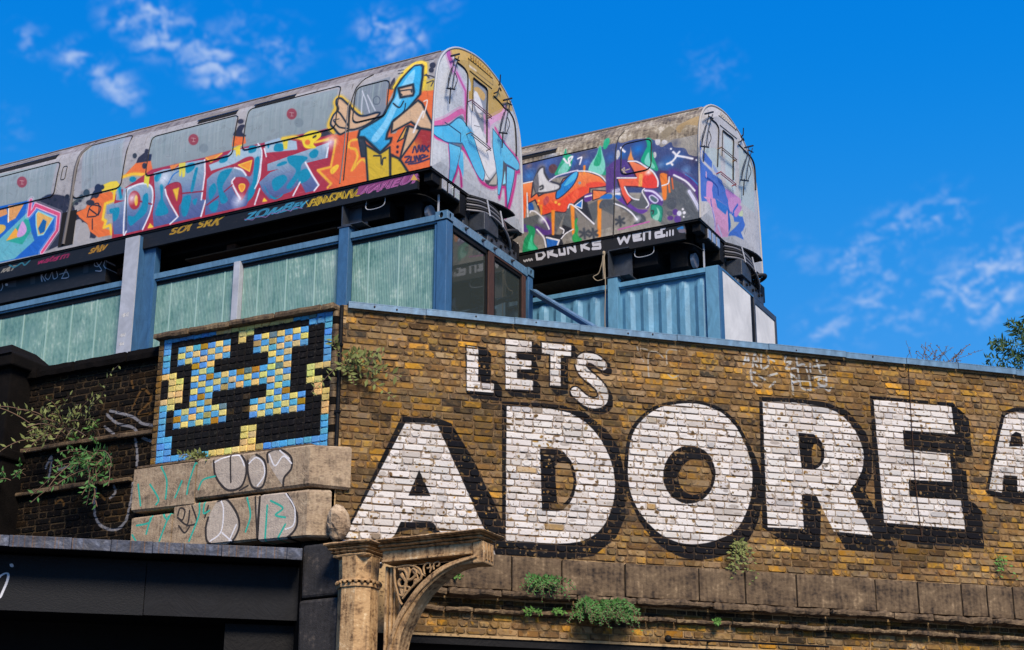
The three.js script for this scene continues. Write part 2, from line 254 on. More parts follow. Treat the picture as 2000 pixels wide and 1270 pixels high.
// ---------- brickwork ----------
// one brick: an eight-cornered worn face standing proud of the joint, its colours read from the wall's own painted canvas
function brickGeo(x0, x1, y0, y1, z, r, uvOf, worn) {
  const w = x1 - x0, h = y1 - y0, c = Math.min(w, h) * (0.12 + 0.3 * r() * worn), e = 0.004 + 0.004 * r(), j = () => (r() - 0.5) * 0.006;
  const ring = (k, zz, cc) => [[x0 + k + cc, y0 + k], [x1 - k - cc, y0 + k], [x1 - k, y0 + k + cc], [x1 - k, y1 - k - cc], [x1 - k - cc, y1 - k], [x0 + k + cc, y1 - k], [x0 + k, y1 - k - cc], [x0 + k, y0 + k + cc]].map(([a, b]) => [a, b, zz]);
  const tx = (r() - 0.5) * 0.03, ty = (r() - 0.5) * 0.05;
  const A = ring(0, -0.004, c * 0.7), B = ring(0.001, Math.max(0.001, z - e), c), C = ring(e, z, c).map(([a, b, q]) => [a + j() * 0.5, b + j() * 0.4, q + (a - x0 - w / 2) * tx + (b - y0 - h / 2) * ty]);
  const P = [], U = [];
  const tri = (...v) => { for (const q of v) { P.push(...q); U.push(...uvOf(q[0], q[1])); } };
  for (let i = 0; i < 8; i++) { const k = (i + 1) % 8; tri(A[i], A[k], B[k]); tri(A[i], B[k], B[i]); tri(B[i], B[k], C[k]); tri(B[i], C[k], C[i]); }
  for (let i = 1; i < 7; i++) tri(C[0], C[i], C[i + 1]);
  const g = new THREE.BufferGeometry(); g.setAttribute('position', new THREE.Float32BufferAttribute(P, 3)); g.setAttribute('uv', new THREE.Float32BufferAttribute(U, 2)); g.computeVertexNormals(); return g;
}
function courses(x0, x1, y0, y1, seed, headers, row = 0.0765) {      // brick outlines, course by course
  const r = rng(seed), out = []; let n = 0;
  for (let y = y1; y - row > y0 - 0.03; y -= row, n++) {
    let x = x0 - r() * 0.1 - (n % 2) * 0.058;
    while (x < x1) {
      const head = headers || r() < 0.54, w = (head ? 0.102 : 0.212) + (r() - 0.5) * 0.014, gap = 0.011 + 0.007 * r();
      const a = Math.max(x, x0), b = Math.min(x + w, x1);
      if (b - a > 0.03) out.push({ x0: a, x1: b, y0: y - row + 0.005 + 0.004 * r(), y1: y - 0.004 - 0.004 * r(), n, z: 0.005 + 0.009 * r(), s: r() });
      x += w + gap;
    }
  }
  return out;
}
function layBricks(parent, F, list, mat, uvOf, seed, worn) {
  const r = rng(seed), size = (b) => { const p = [[b.x0, b.y0], [b.x1, b.y1]].map(([x, y]) => F.world(x, y, 0).project(camera)); const inside = p.every((q) => Math.abs(q.x) < 1.01 && Math.abs(q.y) < 1.01); return inside ? Math.abs(p[1].x - p[0].x) * Math.abs(p[1].y - p[0].y) : 0; };
  const ranked = list.map((b) => [size(b), b]).sort((a, b) => b[0] - a[0]), rest = [];
  ranked.forEach(([s, b], i) => { const g = brickGeo(b.x0, b.x1, b.y0, b.y1, b.z, r, uvOf, worn); if (i < 300 && s > 0) part(parent, 'brick', g, mat); else rest.push(g); });
  if (rest.length) { const m = part(parent, 'brickwork', rest, mat); m.userData.kind = 'stuff'; }
}
const BRICK = [[124, 94, 54], [108, 82, 50], [138, 106, 62], [152, 114, 58], [166, 122, 46], [182, 138, 48], [106, 90, 68], [92, 74, 52], [68, 56, 44], [134, 112, 80], [148, 122, 86], [116, 80, 46]];
const hsv = (h, sa, v) => { const k = (n) => { const q = (n + h / 60) % 6; return 255 * (v - v * sa * Math.max(0, Math.min(q, 4 - q, 1))); }; return [k(5), k(3), k(1)]; };
function stock(r) {                                                 // the range of London stock bricks: beige, brown, ochre, burnt
  const q = r(); return q < 0.36 ? hsv(33 + 4 * r(), 0.37 + 0.13 * r(), 0.46 + 0.15 * r()) : q < 0.72 ? hsv(32 + 5 * r(), 0.49 + 0.12 * r(), 0.36 + 0.17 * r()) : q < 0.91 ? hsv(36 + 4 * r(), 0.64 + 0.16 * r(), 0.60 + 0.18 * r()) : hsv(32 + 4 * r(), 0.30 + 0.12 * r(), 0.20 + 0.10 * r());
}
function paintBrick(x, b, px, py, kx, r, pal, dark = 1) {
  const pick = () => (pal === BRICK ? stock(r) : pal[Math.floor(r() * pal.length)]), c = pick().map((v) => v * dark);
  const X = px(b.x0) - 1.2, Y = py(b.y1) - 1.2, W = (b.x1 - b.x0) * kx + 2.4, H = (b.y1 - b.y0) * kx + 2.4;
  x.save(); x.beginPath(); x.rect(X, Y, W, H); x.clip(); x.fillStyle = css(c); x.fillRect(X, Y, W, H);
  for (let k = 0; k < 8; k++) { const q = mix(c, pick().map((v) => v * dark), 0.35 + 0.6 * r()); x.fillStyle = css(q, 0.7); x.beginPath(); x.ellipse(X + r() * W, Y + r() * H, 1.5 + H * 0.55 * r(), H * (0.12 + 0.36 * r()), r() * 3, 0, 7); x.fill(); }
  x.strokeStyle = css(mix([38, 28, 20], [150, 124, 84], r()), 0.5); x.lineWidth = 1 + 1.4 * r(); x.strokeRect(X + 0.8, Y + 0.8, W - 1.6, H - 1.6);
  for (let k = 0; k < 6; k++) { x.fillStyle = css(r() < 0.5 ? [44, 34, 26] : [196, 164, 116], 0.35); x.fillRect(X + r() * W, Y + r() * H, 1 + 2 * r(), 1 + r()); }
  x.restore();
}

// ---------- the long wall with the painted words ----------
const coat = {};                                                    // shared bump for painted brick
{
  const U0 = -0.05, U1 = 10.4, Y0 = -3.78, Y1 = 0.02, KX = 195, Wd = 2038, Hd = Math.round((Y1 - Y0) * KX);
  const px = (u) => (u - U0) * KX, py = (y) => (Y1 - y) * KX, uvOf = (u, y) => [(u - U0) * KX / Wd, 1 - (Y1 - y) * KX / Hd];
  const map = (X, Y) => { const p = FR.onZ(X, Y, 0.015); return [px(p.x), py(p.y)]; };
  const P = new Painter(Wd, Hd, KX, map), x = P.x, r = rng(42);
  x.fillStyle = '#b2966c'; x.fillRect(0, 0, Wd, Hd);
  P.speckle(26000, 5, (c, X, Y, q) => { c.fillStyle = css(mix([40, 30, 22], [186, 158, 114], q()), 0.6); c.fillRect(X, Y, 1 + 5 * q(), 1 + 3 * q()); });
  const TOP = -0.075, BAND = -2.69;                                  // under the coping, and the top of the stone band
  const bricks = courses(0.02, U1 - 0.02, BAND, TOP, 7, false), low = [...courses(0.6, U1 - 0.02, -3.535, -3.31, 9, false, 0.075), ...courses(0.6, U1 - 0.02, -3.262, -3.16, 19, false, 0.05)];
  for (const b of [...bricks, ...low]) { const warm = Math.min(1.12, Math.max(0.5, 0.98 + 0.75 * fbm(b.x0 * 0.7, b.y0 * 1.2, 3, 3))); paintBrick(x, b, px, py, KX, r, BRICK, b.y0 > -3.3 && b.y0 < -3.1 ? 0.55 : warm); }  // courses in the hollow: its darkness is put into their colour
  // grime: grey drifts, with stronger dark blotches below the coping
  P.speckle(420, 8, (c, X, Y, q) => { const a = Y < 60 ? 0.28 : 0.10; c.fillStyle = `rgba(38,30,24,${a * q()})`; c.beginPath(); c.ellipse(X, Y, 6 + 26 * q(), 4 + 10 * q(), 0, 0, 7); c.fill(); });
  const base = document.createElement('canvas'); base.width = Wd; base.height = Hd; base.getContext('2d').drawImage(P.c, 0, 0);
  // --- paint, on a sheet of its own first ---
  const T = new Painter(Wd, Hd, KX, map), BL = '#0c0e13', WH = '#dad6cf';
  const clear = (a) => { T.x.globalCompositeOperation = 'destination-out'; T.fill(a, '#000'); T.x.globalCompositeOperation = 'source-over'; };
  T.view(680, 580, 0.31);
  T.fill([738, 300, 820, 310, 872, 318, 902, 362, 900, 522, 936, 530, 970, 576, 968, 656, 790, 640, 743, 602], BL, false);
  T.fill([988, 255, 1165, 272, 1222, 322, 1216, 392, 1182, 402, 1202, 456, 1200, 512, 1182, 522, 1213, 560, 1212, 640, 1030, 626, 990, 585], BL, false);
  T.fill([1212, 275, 1416, 290, 1456, 340, 1450, 402, 1386, 410, 1386, 608, 1320, 626, 1265, 566, 1265, 366, 1235, 372, 1212, 352], BL, false);
  const S = [1602, 428, 1545, 388, 1492, 384, 1466, 418, 1486, 472, 1556, 530, 1604, 590, 1602, 648, 1552, 670, 1490, 648, 1436, 600];
  for (const k of [0, 0.5, 1]) T.line(S.map((v, i) => v + (i % 2 ? 34 : 26) * k), BL, 0.158 - 0.02 * k); T.fill([1592, 380, 1662, 425, 1600, 470, 1540, 440], BL, false);
  T.fill([748, 308, 820, 318, 820, 530, 920, 545, 918, 603, 748, 590], WH, false);
  T.fill([993, 262, 1158, 280, 1158, 345, 1062, 345, 1062, 392, 1155, 400, 1155, 455, 1065, 455, 1065, 510, 1165, 520, 1165, 588, 993, 578], WH, false);
  T.fill([1222, 282, 1408, 300, 1405, 372, 1340, 368, 1340, 562, 1275, 556, 1275, 360, 1222, 352], WH, false);
  T.line(S, WH, 0.122);
  T.view(0, 0, 1);
  // A
  T.fill([785, 812, 856, 816, 882, 827, 926, 900, 974, 1000, 1008, 1110, 1004, 1134, 905, 1130, 860, 1060, 840, 1045, 780, 1042, 745, 1110, 630, 1100, 690, 1008], BL, false);
  T.fill([793, 824, 854, 828, 982, 1113, 915, 1108, 845, 1020, 783, 1019, 745, 1100, 650, 1092], WH, false);
  T.fill([819, 918, 841.5, 969, 798, 968], BL, false); clear([778, 1040, 850, 1041, 872, 1090, 755, 1090]);
  // D
  T.fill([981, 784, 1055, 787, 1102, 792, 1142, 805, 1186, 840, 1208, 872, 1226, 950, 1222, 1010, 1204, 1050, 1160, 1086, 1108, 1093, 990, 1084, 981, 1066], BL, false);
  T.fill([990, 793, 1050, 796, 1075, 798, 1095, 802, 1114, 807, 1130, 815, 1147, 827, 1161, 841, 1174, 858, 1184, 877, 1192, 895, 1198, 914, 1201, 930, 1202, 945, 1201, 962, 1199, 980, 1194, 998, 1187, 1015, 1178, 1029, 1166, 1042, 1151, 1051, 1133, 1058, 1112, 1061, 1090, 1062, 988, 1058], WH, false);
  T.fill([1055, 875.5, 1090, 877, 1102, 883, 1116, 901, 1125, 925, 1126.5, 943, 1122, 967, 1113, 983, 1099, 997, 1089, 999, 1059, 998], BL, false); clear([1087, 908, 1110, 904, 1119, 928, 1120, 948, 1112, 972, 1096, 986, 1088, 970]);
  // O
  const O = [1335, 788, 1370, 790, 1405, 803, 1435, 830, 1455, 865, 1468, 905, 1470, 940, 1464, 985, 1440, 1033, 1400, 1055, 1360, 1063, 1320, 1058, 1280, 1035, 1250, 1000, 1232, 960, 1227, 915, 1234, 855, 1255, 820, 1290, 796];
  for (const k of [0, 0.35, 0.7, 1]) T.fill(O.map((v, i) => (i % 2 ? 926 + (v - 926) * 1.045 + 24 * k : 1349 + (v - 1349) * 1.06 + 12 * k)), BL);
  T.fill(O, WH); T.blob(1347, 927, 51, 57, BL, 0.1); clear([1345, 900, 1372, 898, 1388, 915, 1390, 940, 1376, 960, 1350, 966, 1330, 950, 1326, 925]);
  // R
  T.fill([1483, 775, 1550, 777, 1612, 785, 1657, 803, 1692, 845, 1705, 880, 1703, 930, 1690, 958, 1758, 1083, 1653, 1074, 1604, 985, 1603, 1074, 1541, 1066, 1490, 1030], BL, false);
  T.fill([1490, 783, 1545, 786, 1575, 789, 1600, 793, 1618, 798, 1634, 804, 1648, 814, 1660, 826, 1671, 841, 1680, 859, 1686, 878, 1688, 893, 1687, 908, 1682, 925, 1673, 942, 1661, 956, 1706, 1046, 1629, 1038, 1595, 968, 1566, 966, 1571, 1033, 1500, 1030, 1495, 915], WH, false);
  T.fill([1560, 845, 1590, 848, 1600, 855, 1607, 866, 1611, 880, 1611, 895, 1606, 907, 1598, 914, 1588, 917, 1566, 915], BL, false); clear([1592, 866, 1604, 880, 1602, 902, 1590, 908, 1586, 890]);
  // E and the start of the next word
  T.fill([1700, 773, 1862, 787, 1893, 818, 1901, 890, 1886, 892, 1892, 975, 1906, 985, 1919, 1000, 1924, 1072, 1790, 1063, 1728, 1045, 1712, 1021], BL, false);
  T.fill([1707, 780, 1859, 793, 1866, 848, 1764, 840, 1767, 878, 1856, 886, 1861, 941, 1775, 937, 1778, 970, 1877, 977, 1887, 1034, 1728, 1021], WH, false);
  T.fill([1926, 961, 1944, 862, 1959, 804, 1982, 796, 2016, 798, 2052, 825, 2078, 960, 2070, 985, 1975, 983, 1940, 970], BL, false);
  T.fill([1933, 957, 1941, 910, 1955, 845, 1964, 812, 1981, 804, 2012, 806, 2040, 830, 2066, 960, 2010, 962, 1988, 960, 1988, 930, 1962, 928, 1958, 962], WH, false);
  T.fill([1972, 872, 1976, 850, 1985, 843, 1995, 847, 2000, 872], BL, false);
  // pale tags scrawled below the coping
  T.view(1450, 660, 0.15); const tg = '#b9c3c8', tags = [[20, 340, 60, 210, 90, 330], [30, 290, 80, 290], [140, 370, 160, 220, 200, 240, 210, 300, 150, 310, 200, 370], [250, 220, 250, 370, 300, 390, 350, 340, 340, 240], [350, 260, 420, 300], [570, 240, 560, 310, 640, 310, 570, 400, 700, 390], [710, 260, 730, 440], [720, 370, 790, 340, 830, 370, 850, 440], [890, 330, 890, 440], [930, 370, 1080, 350], [970, 290, 1020, 450], [120, 400, 130, 560, 190, 620], [110, 450, 170, 450], [220, 490, 300, 540], [350, 490, 460, 460], [360, 640, 430, 570], [640, 460, 670, 730], [640, 470, 740, 550, 660, 580], [740, 480, 780, 650, 890, 680], [760, 560, 880, 560], [870, 490, 900, 670], [920, 520, 1080, 490, 1090, 540, 1010, 530, 1000, 600, 1090, 620, 1100, 540], [950, 650, 1060, 640, 1130, 690, 1160, 650]];
  T.x.globalAlpha = 0.75; for (const t of tags) T.line(t, tg, 0.026);
  T.view(1200, 640, 0.15); for (const t of [[300, 250, 330, 350, 380, 440], [450, 640, 450, 340, 560, 320, 640, 390], [690, 470, 690, 300, 820, 290], [700, 600, 760, 650, 840, 620], [340, 265, 430, 285], [830, 800, 940, 790]]) T.line(t, '#a9a79e', 0.018);
  T.x.globalAlpha = 1;
  // worn spots in the paint: nail holes, flaked corners, whole bricks gone bare
  T.x.globalCompositeOperation = 'destination-out';
  T.speckle(9500, 21, (c, X, Y, q) => { c.globalAlpha = 0.5 + 0.5 * q(); const k = q() < 0.12 ? 2.2 : 1; c.beginPath(); c.ellipse(X, Y, k * (0.8 + 1.6 * q()), k * (0.7 + 1.2 * q()), q() * 3, 0, 7); c.fill(); });
  for (const b of bricks) { const q = r(), low = smooth(-1.9, -2.6, b.y0) * smooth(3, 0.6, b.x0); if (q < 0.012 + 0.10 * low) { T.x.globalAlpha = 0.35 + 0.5 * r(); T.x.fillRect(px(b.x0), py(b.y1), (b.x1 - b.x0) * KX, (b.y1 - b.y0) * KX); } else if (q < 0.11 + 0.3 * low) { T.x.globalAlpha = 0.8; for (let k = 0; k < 3; k++) { T.x.beginPath(); T.x.ellipse(px(b.x0 + (b.x1 - b.x0) * r()), py(r() < 0.5 ? b.y0 : b.y1), 2 + 7 * r(), 1 + 2.4 * r(), 0, 0, 7); T.x.fill(); } } }
  T.x.globalAlpha = 1; T.x.globalCompositeOperation = 'source-over';
  x.drawImage(T.c, 0, 0);
  // joints: old mortar, paint only bridging part of it
  const q = rng(91);
  for (const b of bricks) {
    const X = px(b.x0), Y = py(b.y1), W = (b.x1 - b.x0) * KX, H = (b.y1 - b.y0) * KX;
    x.fillStyle = `rgba(${q() < 0.5 ? '104,80,54' : '64,48,34'},${0.4 + 0.55 * q()})`; x.fillRect(X - 1.5, Y + H - 0.6, W + 2.5, 2 + 1.3 * q());
    x.fillStyle = `rgba(88,68,48,${0.3 + 0.6 * q()})`; x.fillRect(X + W - 0.3, Y, 1.8 + 1.2 * q(), H);
    { x.fillStyle = `rgba(${q() < 0.6 ? '70,56,42' : '60,62,66'},${0.3 * q() * q() + 0.03})`; x.fillRect(X, Y, W, H); if (q() < 0.3) { x.fillStyle = `rgba(52,38,26,${0.3 * q()})`; x.beginPath(); x.ellipse(X + W * q(), Y + H * q(), 2 + W * 0.3 * q(), 1 + H * 0.3 * q(), 0, 0, 7); x.fill(); } if (q() < 0.25) { x.fillStyle = `rgba(26,20,15,${0.5 + 0.4 * q()})`; x.fillRect(X + W * q() * 0.8, Y + H - 0.5, 2 + 8 * q(), 2.4); } }
  }
  P.speckle(700, 66, (c, X, Y, q2) => { const n = fbm(X * 0.004, Y * 0.008, 7, 3); if (n < 0.02) return; c.fillStyle = `rgba(74,64,54,${0.05 + 0.09 * q2()})`; c.fillRect(X, Y, 1 + 5 * q2(), 10 + 70 * q2() * q2()); });
  P.speckle(500, 67, (c, X, Y, q2) => { const n = fbm(X * 0.003, Y * 0.006, 17, 3); if (n < 0.05) return; c.fillStyle = `rgba(58,50,42,${0.04 + 0.07 * q2()})`; c.beginPath(); c.ellipse(X, Y, 8 + 40 * q2(), 5 + 16 * q2(), 0, 0, 7); c.fill(); });
  const tex = P.tex();
  const mat = new THREE.MeshPhysicalMaterial({ map: tex, roughness: 0.92, specularIntensity: 0.35, bumpMap: rep(GRAIN, 26, 9), bumpScale: 0.004 });
  const wall = FR.thing('painted_brick_wall', 'long yellow stock brick wall painted with big white LETS ADORE lettering', 'wall');
  const core = new THREE.BoxGeometry(U1 - 0.02, Y1 - Y0 + 2.0, 0.36); core.translate((U1) / 2, (Y1 - 0.04 + Y0 - 2.0) / 2, -0.18);
  { const p = core.attributes.position, uv = core.attributes.uv; for (let i = 0; i < p.count; i++) { const [a, b] = uvOf(p.getX(i), Math.max(Y0 + 0.05, p.getY(i))); uv.setXY(i, a, b); } }
  // the core stops above the dark shop opening below
  const cut = (y0, y1) => { const g = new THREE.PlaneGeometry(U1, y1 - y0, 1, 1); g.translate(U1 / 2, (y0 + y1) / 2, 0); const p = g.attributes.position, uv = g.attributes.uv; for (let i = 0; i < p.count; i++) { const [a, b] = uvOf(p.getX(i), p.getY(i)); uv.setXY(i, a, b); } return g; };
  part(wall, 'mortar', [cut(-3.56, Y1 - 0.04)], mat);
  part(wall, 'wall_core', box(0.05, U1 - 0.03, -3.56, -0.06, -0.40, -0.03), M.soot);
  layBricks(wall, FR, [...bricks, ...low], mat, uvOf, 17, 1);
  // metal coping in lengths, each with its turned-down edge
  const jx = [0.06, 0.93, 1.95, 2.72, 3.9, 5.05, 6.05, 6.85, 7.55, 8.35, 9.4, 10.4];
  for (let i = 0; i + 1 < jx.length; i++) {
    const a = jx[i] + 0.003, b = jx[i + 1] - 0.003, dz = (i % 3) * 0.003;
    part(wall, 'coping', [box(a, b, -0.066 + dz, 0.0 + dz, 0.048, 0.06 + dz), box(a, b, -0.005 + dz, 0.009 + dz, -0.46, 0.06 + dz)], M.flash);
  }
  for (const X of [0.35, 0.6, 1.5, 2.2, 3.3, 3.6, 5.4, 6.4]) part(wall, 'rivet', (() => { const g = new THREE.SphereGeometry(0.011, 6, 4); g.translate(X, -0.028 + 0.01 * Math.sin(X * 9), 0.064); return fixUV(g); })(), M.rust);
  // stone band: blocks of different length with worn edges
  const rb = rng(5); let X = 0.9, k = 0;
  for (const w of [1.02, 0.56, 0.72, 0.86, 0.55, 0.62, 0.98, 0.54, 0.56, 0.33, 0.34, 1.2, 0.9, 0.8]) {
    const b = Math.min(X + w, U1); if (b - X < 0.1) break;
    part(wall, 'stone_block', lumpy(sbox(X + 0.004, b - 0.004, -3.06 - 0.01 * rb(), BAND + 0.006 - 0.012 * rb(), -0.02, 0.08 + 0.012 * rb(), 0.05, 0.006), 0.006, k), M.stoneBand); X = b; k++;
  }
  // thin broken ledge under the band, the dark hollow behind it and the brick drip course
  X = 0.62; k = 40;
  while (X < U1) { const b = Math.min(U1, X + 0.45 + 0.5 * rb()); part(wall, 'ledge_slab', lumpy(sbox(X + 0.003, b - 0.003, -3.155 + 0.02 * rb(), -3.07 - 0.008 * rb(), -0.02, 0.13 + 0.05 * rb(), 0.035, 0.008), 0.02, k++), M.stoneBand); X = b; }
  X = 0.62; while (X < U1) { const b = Math.min(U1, X + 0.3 + 0.5 * rb()); part(wall, 'drip_course', lumpy(sbox(X + 0.003, b - 0.003, -3.31, -3.262 + 0.008 * rb(), -0.02, 0.075 + 0.03 * rb(), 0.03, 0.006), 0.016, k++), M.coping); X = b; }
  part(wall, 'lintel', box(0.7, U1, -3.64, -3.56, -0.3, -0.02), M.black);
  { const q = [[1774, 703], [1778, 780], [1784, 880], [1790, 960], [1801, 1050]].map(([X, Y]) => { const p = FR.onZ(X, Y, 0.022); return V(p.x, p.y, 0.022); }); part(wall, 'cable', tube(q, 0.005, 40, 5), M.rust); }
  // an iron rail with a ball end in front of the low brickwork
  const y = FR.onZ(1305, 1248, 0.12);
  part(wall, 'rail', [bar(V(y.x, y.y, 0.12), V(y.x + 1.9, y.y + 0.0, 0.12), 0.012), bar(V(y.x + 0.5, y.y, 0.12), V(y.x + 0.5, y.y, -0.01), 0.012)], M.black);
  part(wall, 'rail_end', (() => { const g = new THREE.SphereGeometry(0.04, 12, 9); g.translate(y.x, y.y, 0.12); return fixUV(g); })(), M.black);
}
// the shop opening below the wall: a deep room, its darkness put into near-black walls
{
  const o = FR.thing('shop_recess', 'deep black shop opening under the painted wall', 'opening');
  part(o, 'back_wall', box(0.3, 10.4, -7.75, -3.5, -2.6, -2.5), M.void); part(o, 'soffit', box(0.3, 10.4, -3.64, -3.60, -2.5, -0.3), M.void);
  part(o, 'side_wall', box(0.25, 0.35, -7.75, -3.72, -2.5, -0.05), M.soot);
}
function lumpy(g, amp, seed) {                                      // worn stone: push the skin in and out
  g = g.index ? g.toNonIndexed() : g; const p = g.attributes.position;
  for (let i = 0; i < p.count; i++) { const x = p.getX(i), y = p.getY(i), z = p.getZ(i); p.setXYZ(i, x + amp * 0.4 * NO.noise(x * 9 + seed, y * 9, z * 9), y + amp * (NO.noise(x * 7, y * 9 + seed, z * 9) + 0.5 * NO.noise(x * 23, y * 25 + seed, z * 21)), z + amp * (NO.noise(x * 7, y * 9, z * 9 + seed) + 0.6 * NO.noise(x * 24, y * 26, z * 21 + seed))); }
  g.computeVertexNormals(); return fixUV(g);
}

// ---------- the short wall with the pixel H ----------
const pxL = (X, Y, z = 0) => FL.onZ(X, Y, z);
{
  const X0 = -2.47, X1 = 0.0, Y0 = -1.62, Y1 = 0.02, KX = 400, Wd = 1000, Hd = Math.round((Y1 - Y0) * KX);
  const px = (u) => (u - X0) * KX, py = (y) => (Y1 - y) * KX, uvOf = (u, y) => [(u - X0) * KX / Wd, 1 - (Y1 - y) * KX / Hd];
  const P = new Painter(Wd, Hd, KX, (a, b) => { const p = pxL(a, b, 0.015); return [px(p.x), py(p.y)]; }), x = P.x, r = rng(12);
  x.fillStyle = '#3a3028'; x.fillRect(0, 0, Wd, Hd);
  const list = [], q31 = rng(31), row = 0.0748, col = 0.104, XS = -2.501, YS = -0.075 - 0.0765 * 1.6 + 2 * row;   // the mural's own grid of header bricks
  for (let n = 0; n < 21; n++) for (let i = 0; i < 24; i++) {
    const a = Math.max(X0, XS + i * col + 0.004 + 0.004 * q31()), b = Math.min(-0.085, XS + (i + 1) * col - 0.004 - 0.003 * q31()), j = 0.003 * (q31() - 0.5), y1 = Math.min(-0.076, YS - n * row - 0.004 + j), y0 = YS - (n + 1) * row + 0.004 + j;
    if (b - a > 0.03 && y1 - y0 > 0.02 && y0 > -1.62) list.push({ x0: a, x1: b, y0, y1, n, i, z: 0.005 + 0.007 * q31() });
  }
  const H = (i, n) => (n >= 2 && n <= 4 || n >= 12 && n <= 14) && (i >= 3 && i <= 9 || i >= 13 && i <= 19) || n >= 2 && n <= 14 && (i >= 5 && i <= 7 || i >= 15 && i <= 17) || n >= 7 && n <= 9 && i >= 5 && i <= 17;
  const yellow = (i, n) => n <= 0 && i >= 8 && i <= 17 || n === 1 && (i === 11 || i === 12) || n === 2 && i === 11 || i <= 2 && i >= 1 && n === 6 || i >= 2 && i <= 3 && n >= 7 && n <= 9 || i >= 1 && i <= 3 && n === 10 || n === 8 && i >= 20 && i <= 22 || n === 9 && i >= 20 && i <= 20 || n === 10 && i >= 20 && i <= 21 || n >= 11 && n <= 12 && i === 21 || n >= 12 && n <= 15 && i === 22 || n >= 19 && i >= 8 && i <= 14 || n >= 16 && n <= 18 && i >= 12 && i <= 13 || n === 11 && i === 2;
  const blue = (i, n) => n <= 0 && i >= 1 && i <= 22 || i === 1 && (n <= 5 || n >= 11) || i === 2 && n >= 16 || n === 1 && i >= 20 && i <= 22 || i === 22 && n <= 7 || i === 22 && n >= 16 || n >= 19 && i >= 1 && i <= 22;
  const dark = (i, n) => i >= 1 && i <= 22 && n <= 20;
  const B = [86, 164, 214], Y = [226, 204, 124], K = [15, 15, 17], OC = [176, 132, 34];
  for (const b of list) {
    const u = (b.x0 + b.x1) / 2, y = (b.y0 + b.y1) / 2, X = px(b.x0) - 2, Yy = py(b.y1) - 2, W = (b.x1 - b.x0) * KX + 4, Hh = (b.y1 - b.y0) * KX + 4;
    paintBrick(x, b, px, py, KX, r, BRICK, 0.8);
    let c = null; const { i, n } = b;
    if (H(i, n)) c = (i + n) % 2 ? B : r() < 0.14 ? OC : Y; else if (yellow(i, n)) c = Y; else if (blue(i, n)) c = B; else if (dark(i, n)) c = K;
    if (c) {
      c = c.map((v) => v * (0.9 + 0.16 * r()));
      x.fillStyle = css(c, r() < 0.04 ? 0.5 : 0.97); x.fillRect(X, Yy, W, Hh);
      for (let k = 0; k < 5; k++) { x.fillStyle = css(mix(c, r() < 0.6 ? [60, 50, 40] : [190, 180, 160], 0.35), 0.4); x.beginPath(); x.ellipse(X + r() * W, Yy + r() * Hh, 2 + 7 * r(), 1 + 3 * r(), r() * 3, 0, 7); x.fill(); }
      for (let k = 0; k < 4; k++) { x.fillStyle = css([58, 46, 34], 0.7); x.beginPath(); x.ellipse(X + r() * W, Yy + (r() < 0.5 ? 0 : Hh), 1 + 6 * r(), 1 + 2 * r(), 0, 0, 7); x.fill(); }
    }
  }
  const mat = new THREE.MeshPhysicalMaterial({ map: P.tex(), roughness: 0.9, specularIntensity: 0.35, bumpMap: rep(GRAIN, 8, 5), bumpScale: 0.004 });
  const wall = FL.thing('mosaic_brick_wall', 'short brick wall bearing a blue and yellow chequered letter H on black', 'wall');
  const back = new THREE.PlaneGeometry(X1 - X0 - 0.05, 1.54); back.translate((X0 + X1 - 0.05) / 2, -0.83, 0);
  { const p = back.attributes.position, uv = back.attributes.uv; for (let i = 0; i < p.count; i++) { const [a, b] = uvOf(p.getX(i), p.getY(i)); uv.setXY(i, a, b); } }
  part(wall, 'mortar', back, mat); part(wall, 'wall_core', box(X0, -0.07, -1.62, -0.07, -0.36, -0.02), M.soot);
  layBricks(wall, FL, list, mat, uvOf, 23, 0.25);
  const rb = rng(77); let X = X0 - 0.04, k = 0;
  while (X < -0.06) { const b = Math.min(-0.05, X + 0.5 + 0.3 * rb()); part(wall, 'coping', lumpy(sbox(X + 0.004, b - 0.004, -0.075, 0.0, -0.4, 0.09, 0.045, 0.008), 0.008, k++), M.coping); X = b; }
  // the rounded corner bricks beside the dark joint
  for (let i = 0; i < 20; i++) { const g = new THREE.CylinderGeometry(0.05, 0.05, 0.068, 10, 1, false, -0.9, 2.4); g.translate(-0.075, -0.115 - i * 0.0765, -0.028); part(wall, 'bullnose_brick', lumpy(g, 0.006, i), i % 4 === 1 ? M.soot : M.coping); }
  // a dark rainwater pipe standing in the corner between the two walls
  const pipe = FL.thing('rainwater_pipe', 'thin black pipe running down the corner beside the chequered H', 'pipe');
  part(pipe, 'pipe', bar(V(0.0, -1.62, 0.0), V(0.0, -0.03, 0.0), 0.022, 10), M.black); for (const y of [-0.5, -1.25]) part(pipe, 'bracket', box(-0.03, 0.03, y, y + 0.03, -0.05, 0.026), M.black);
}

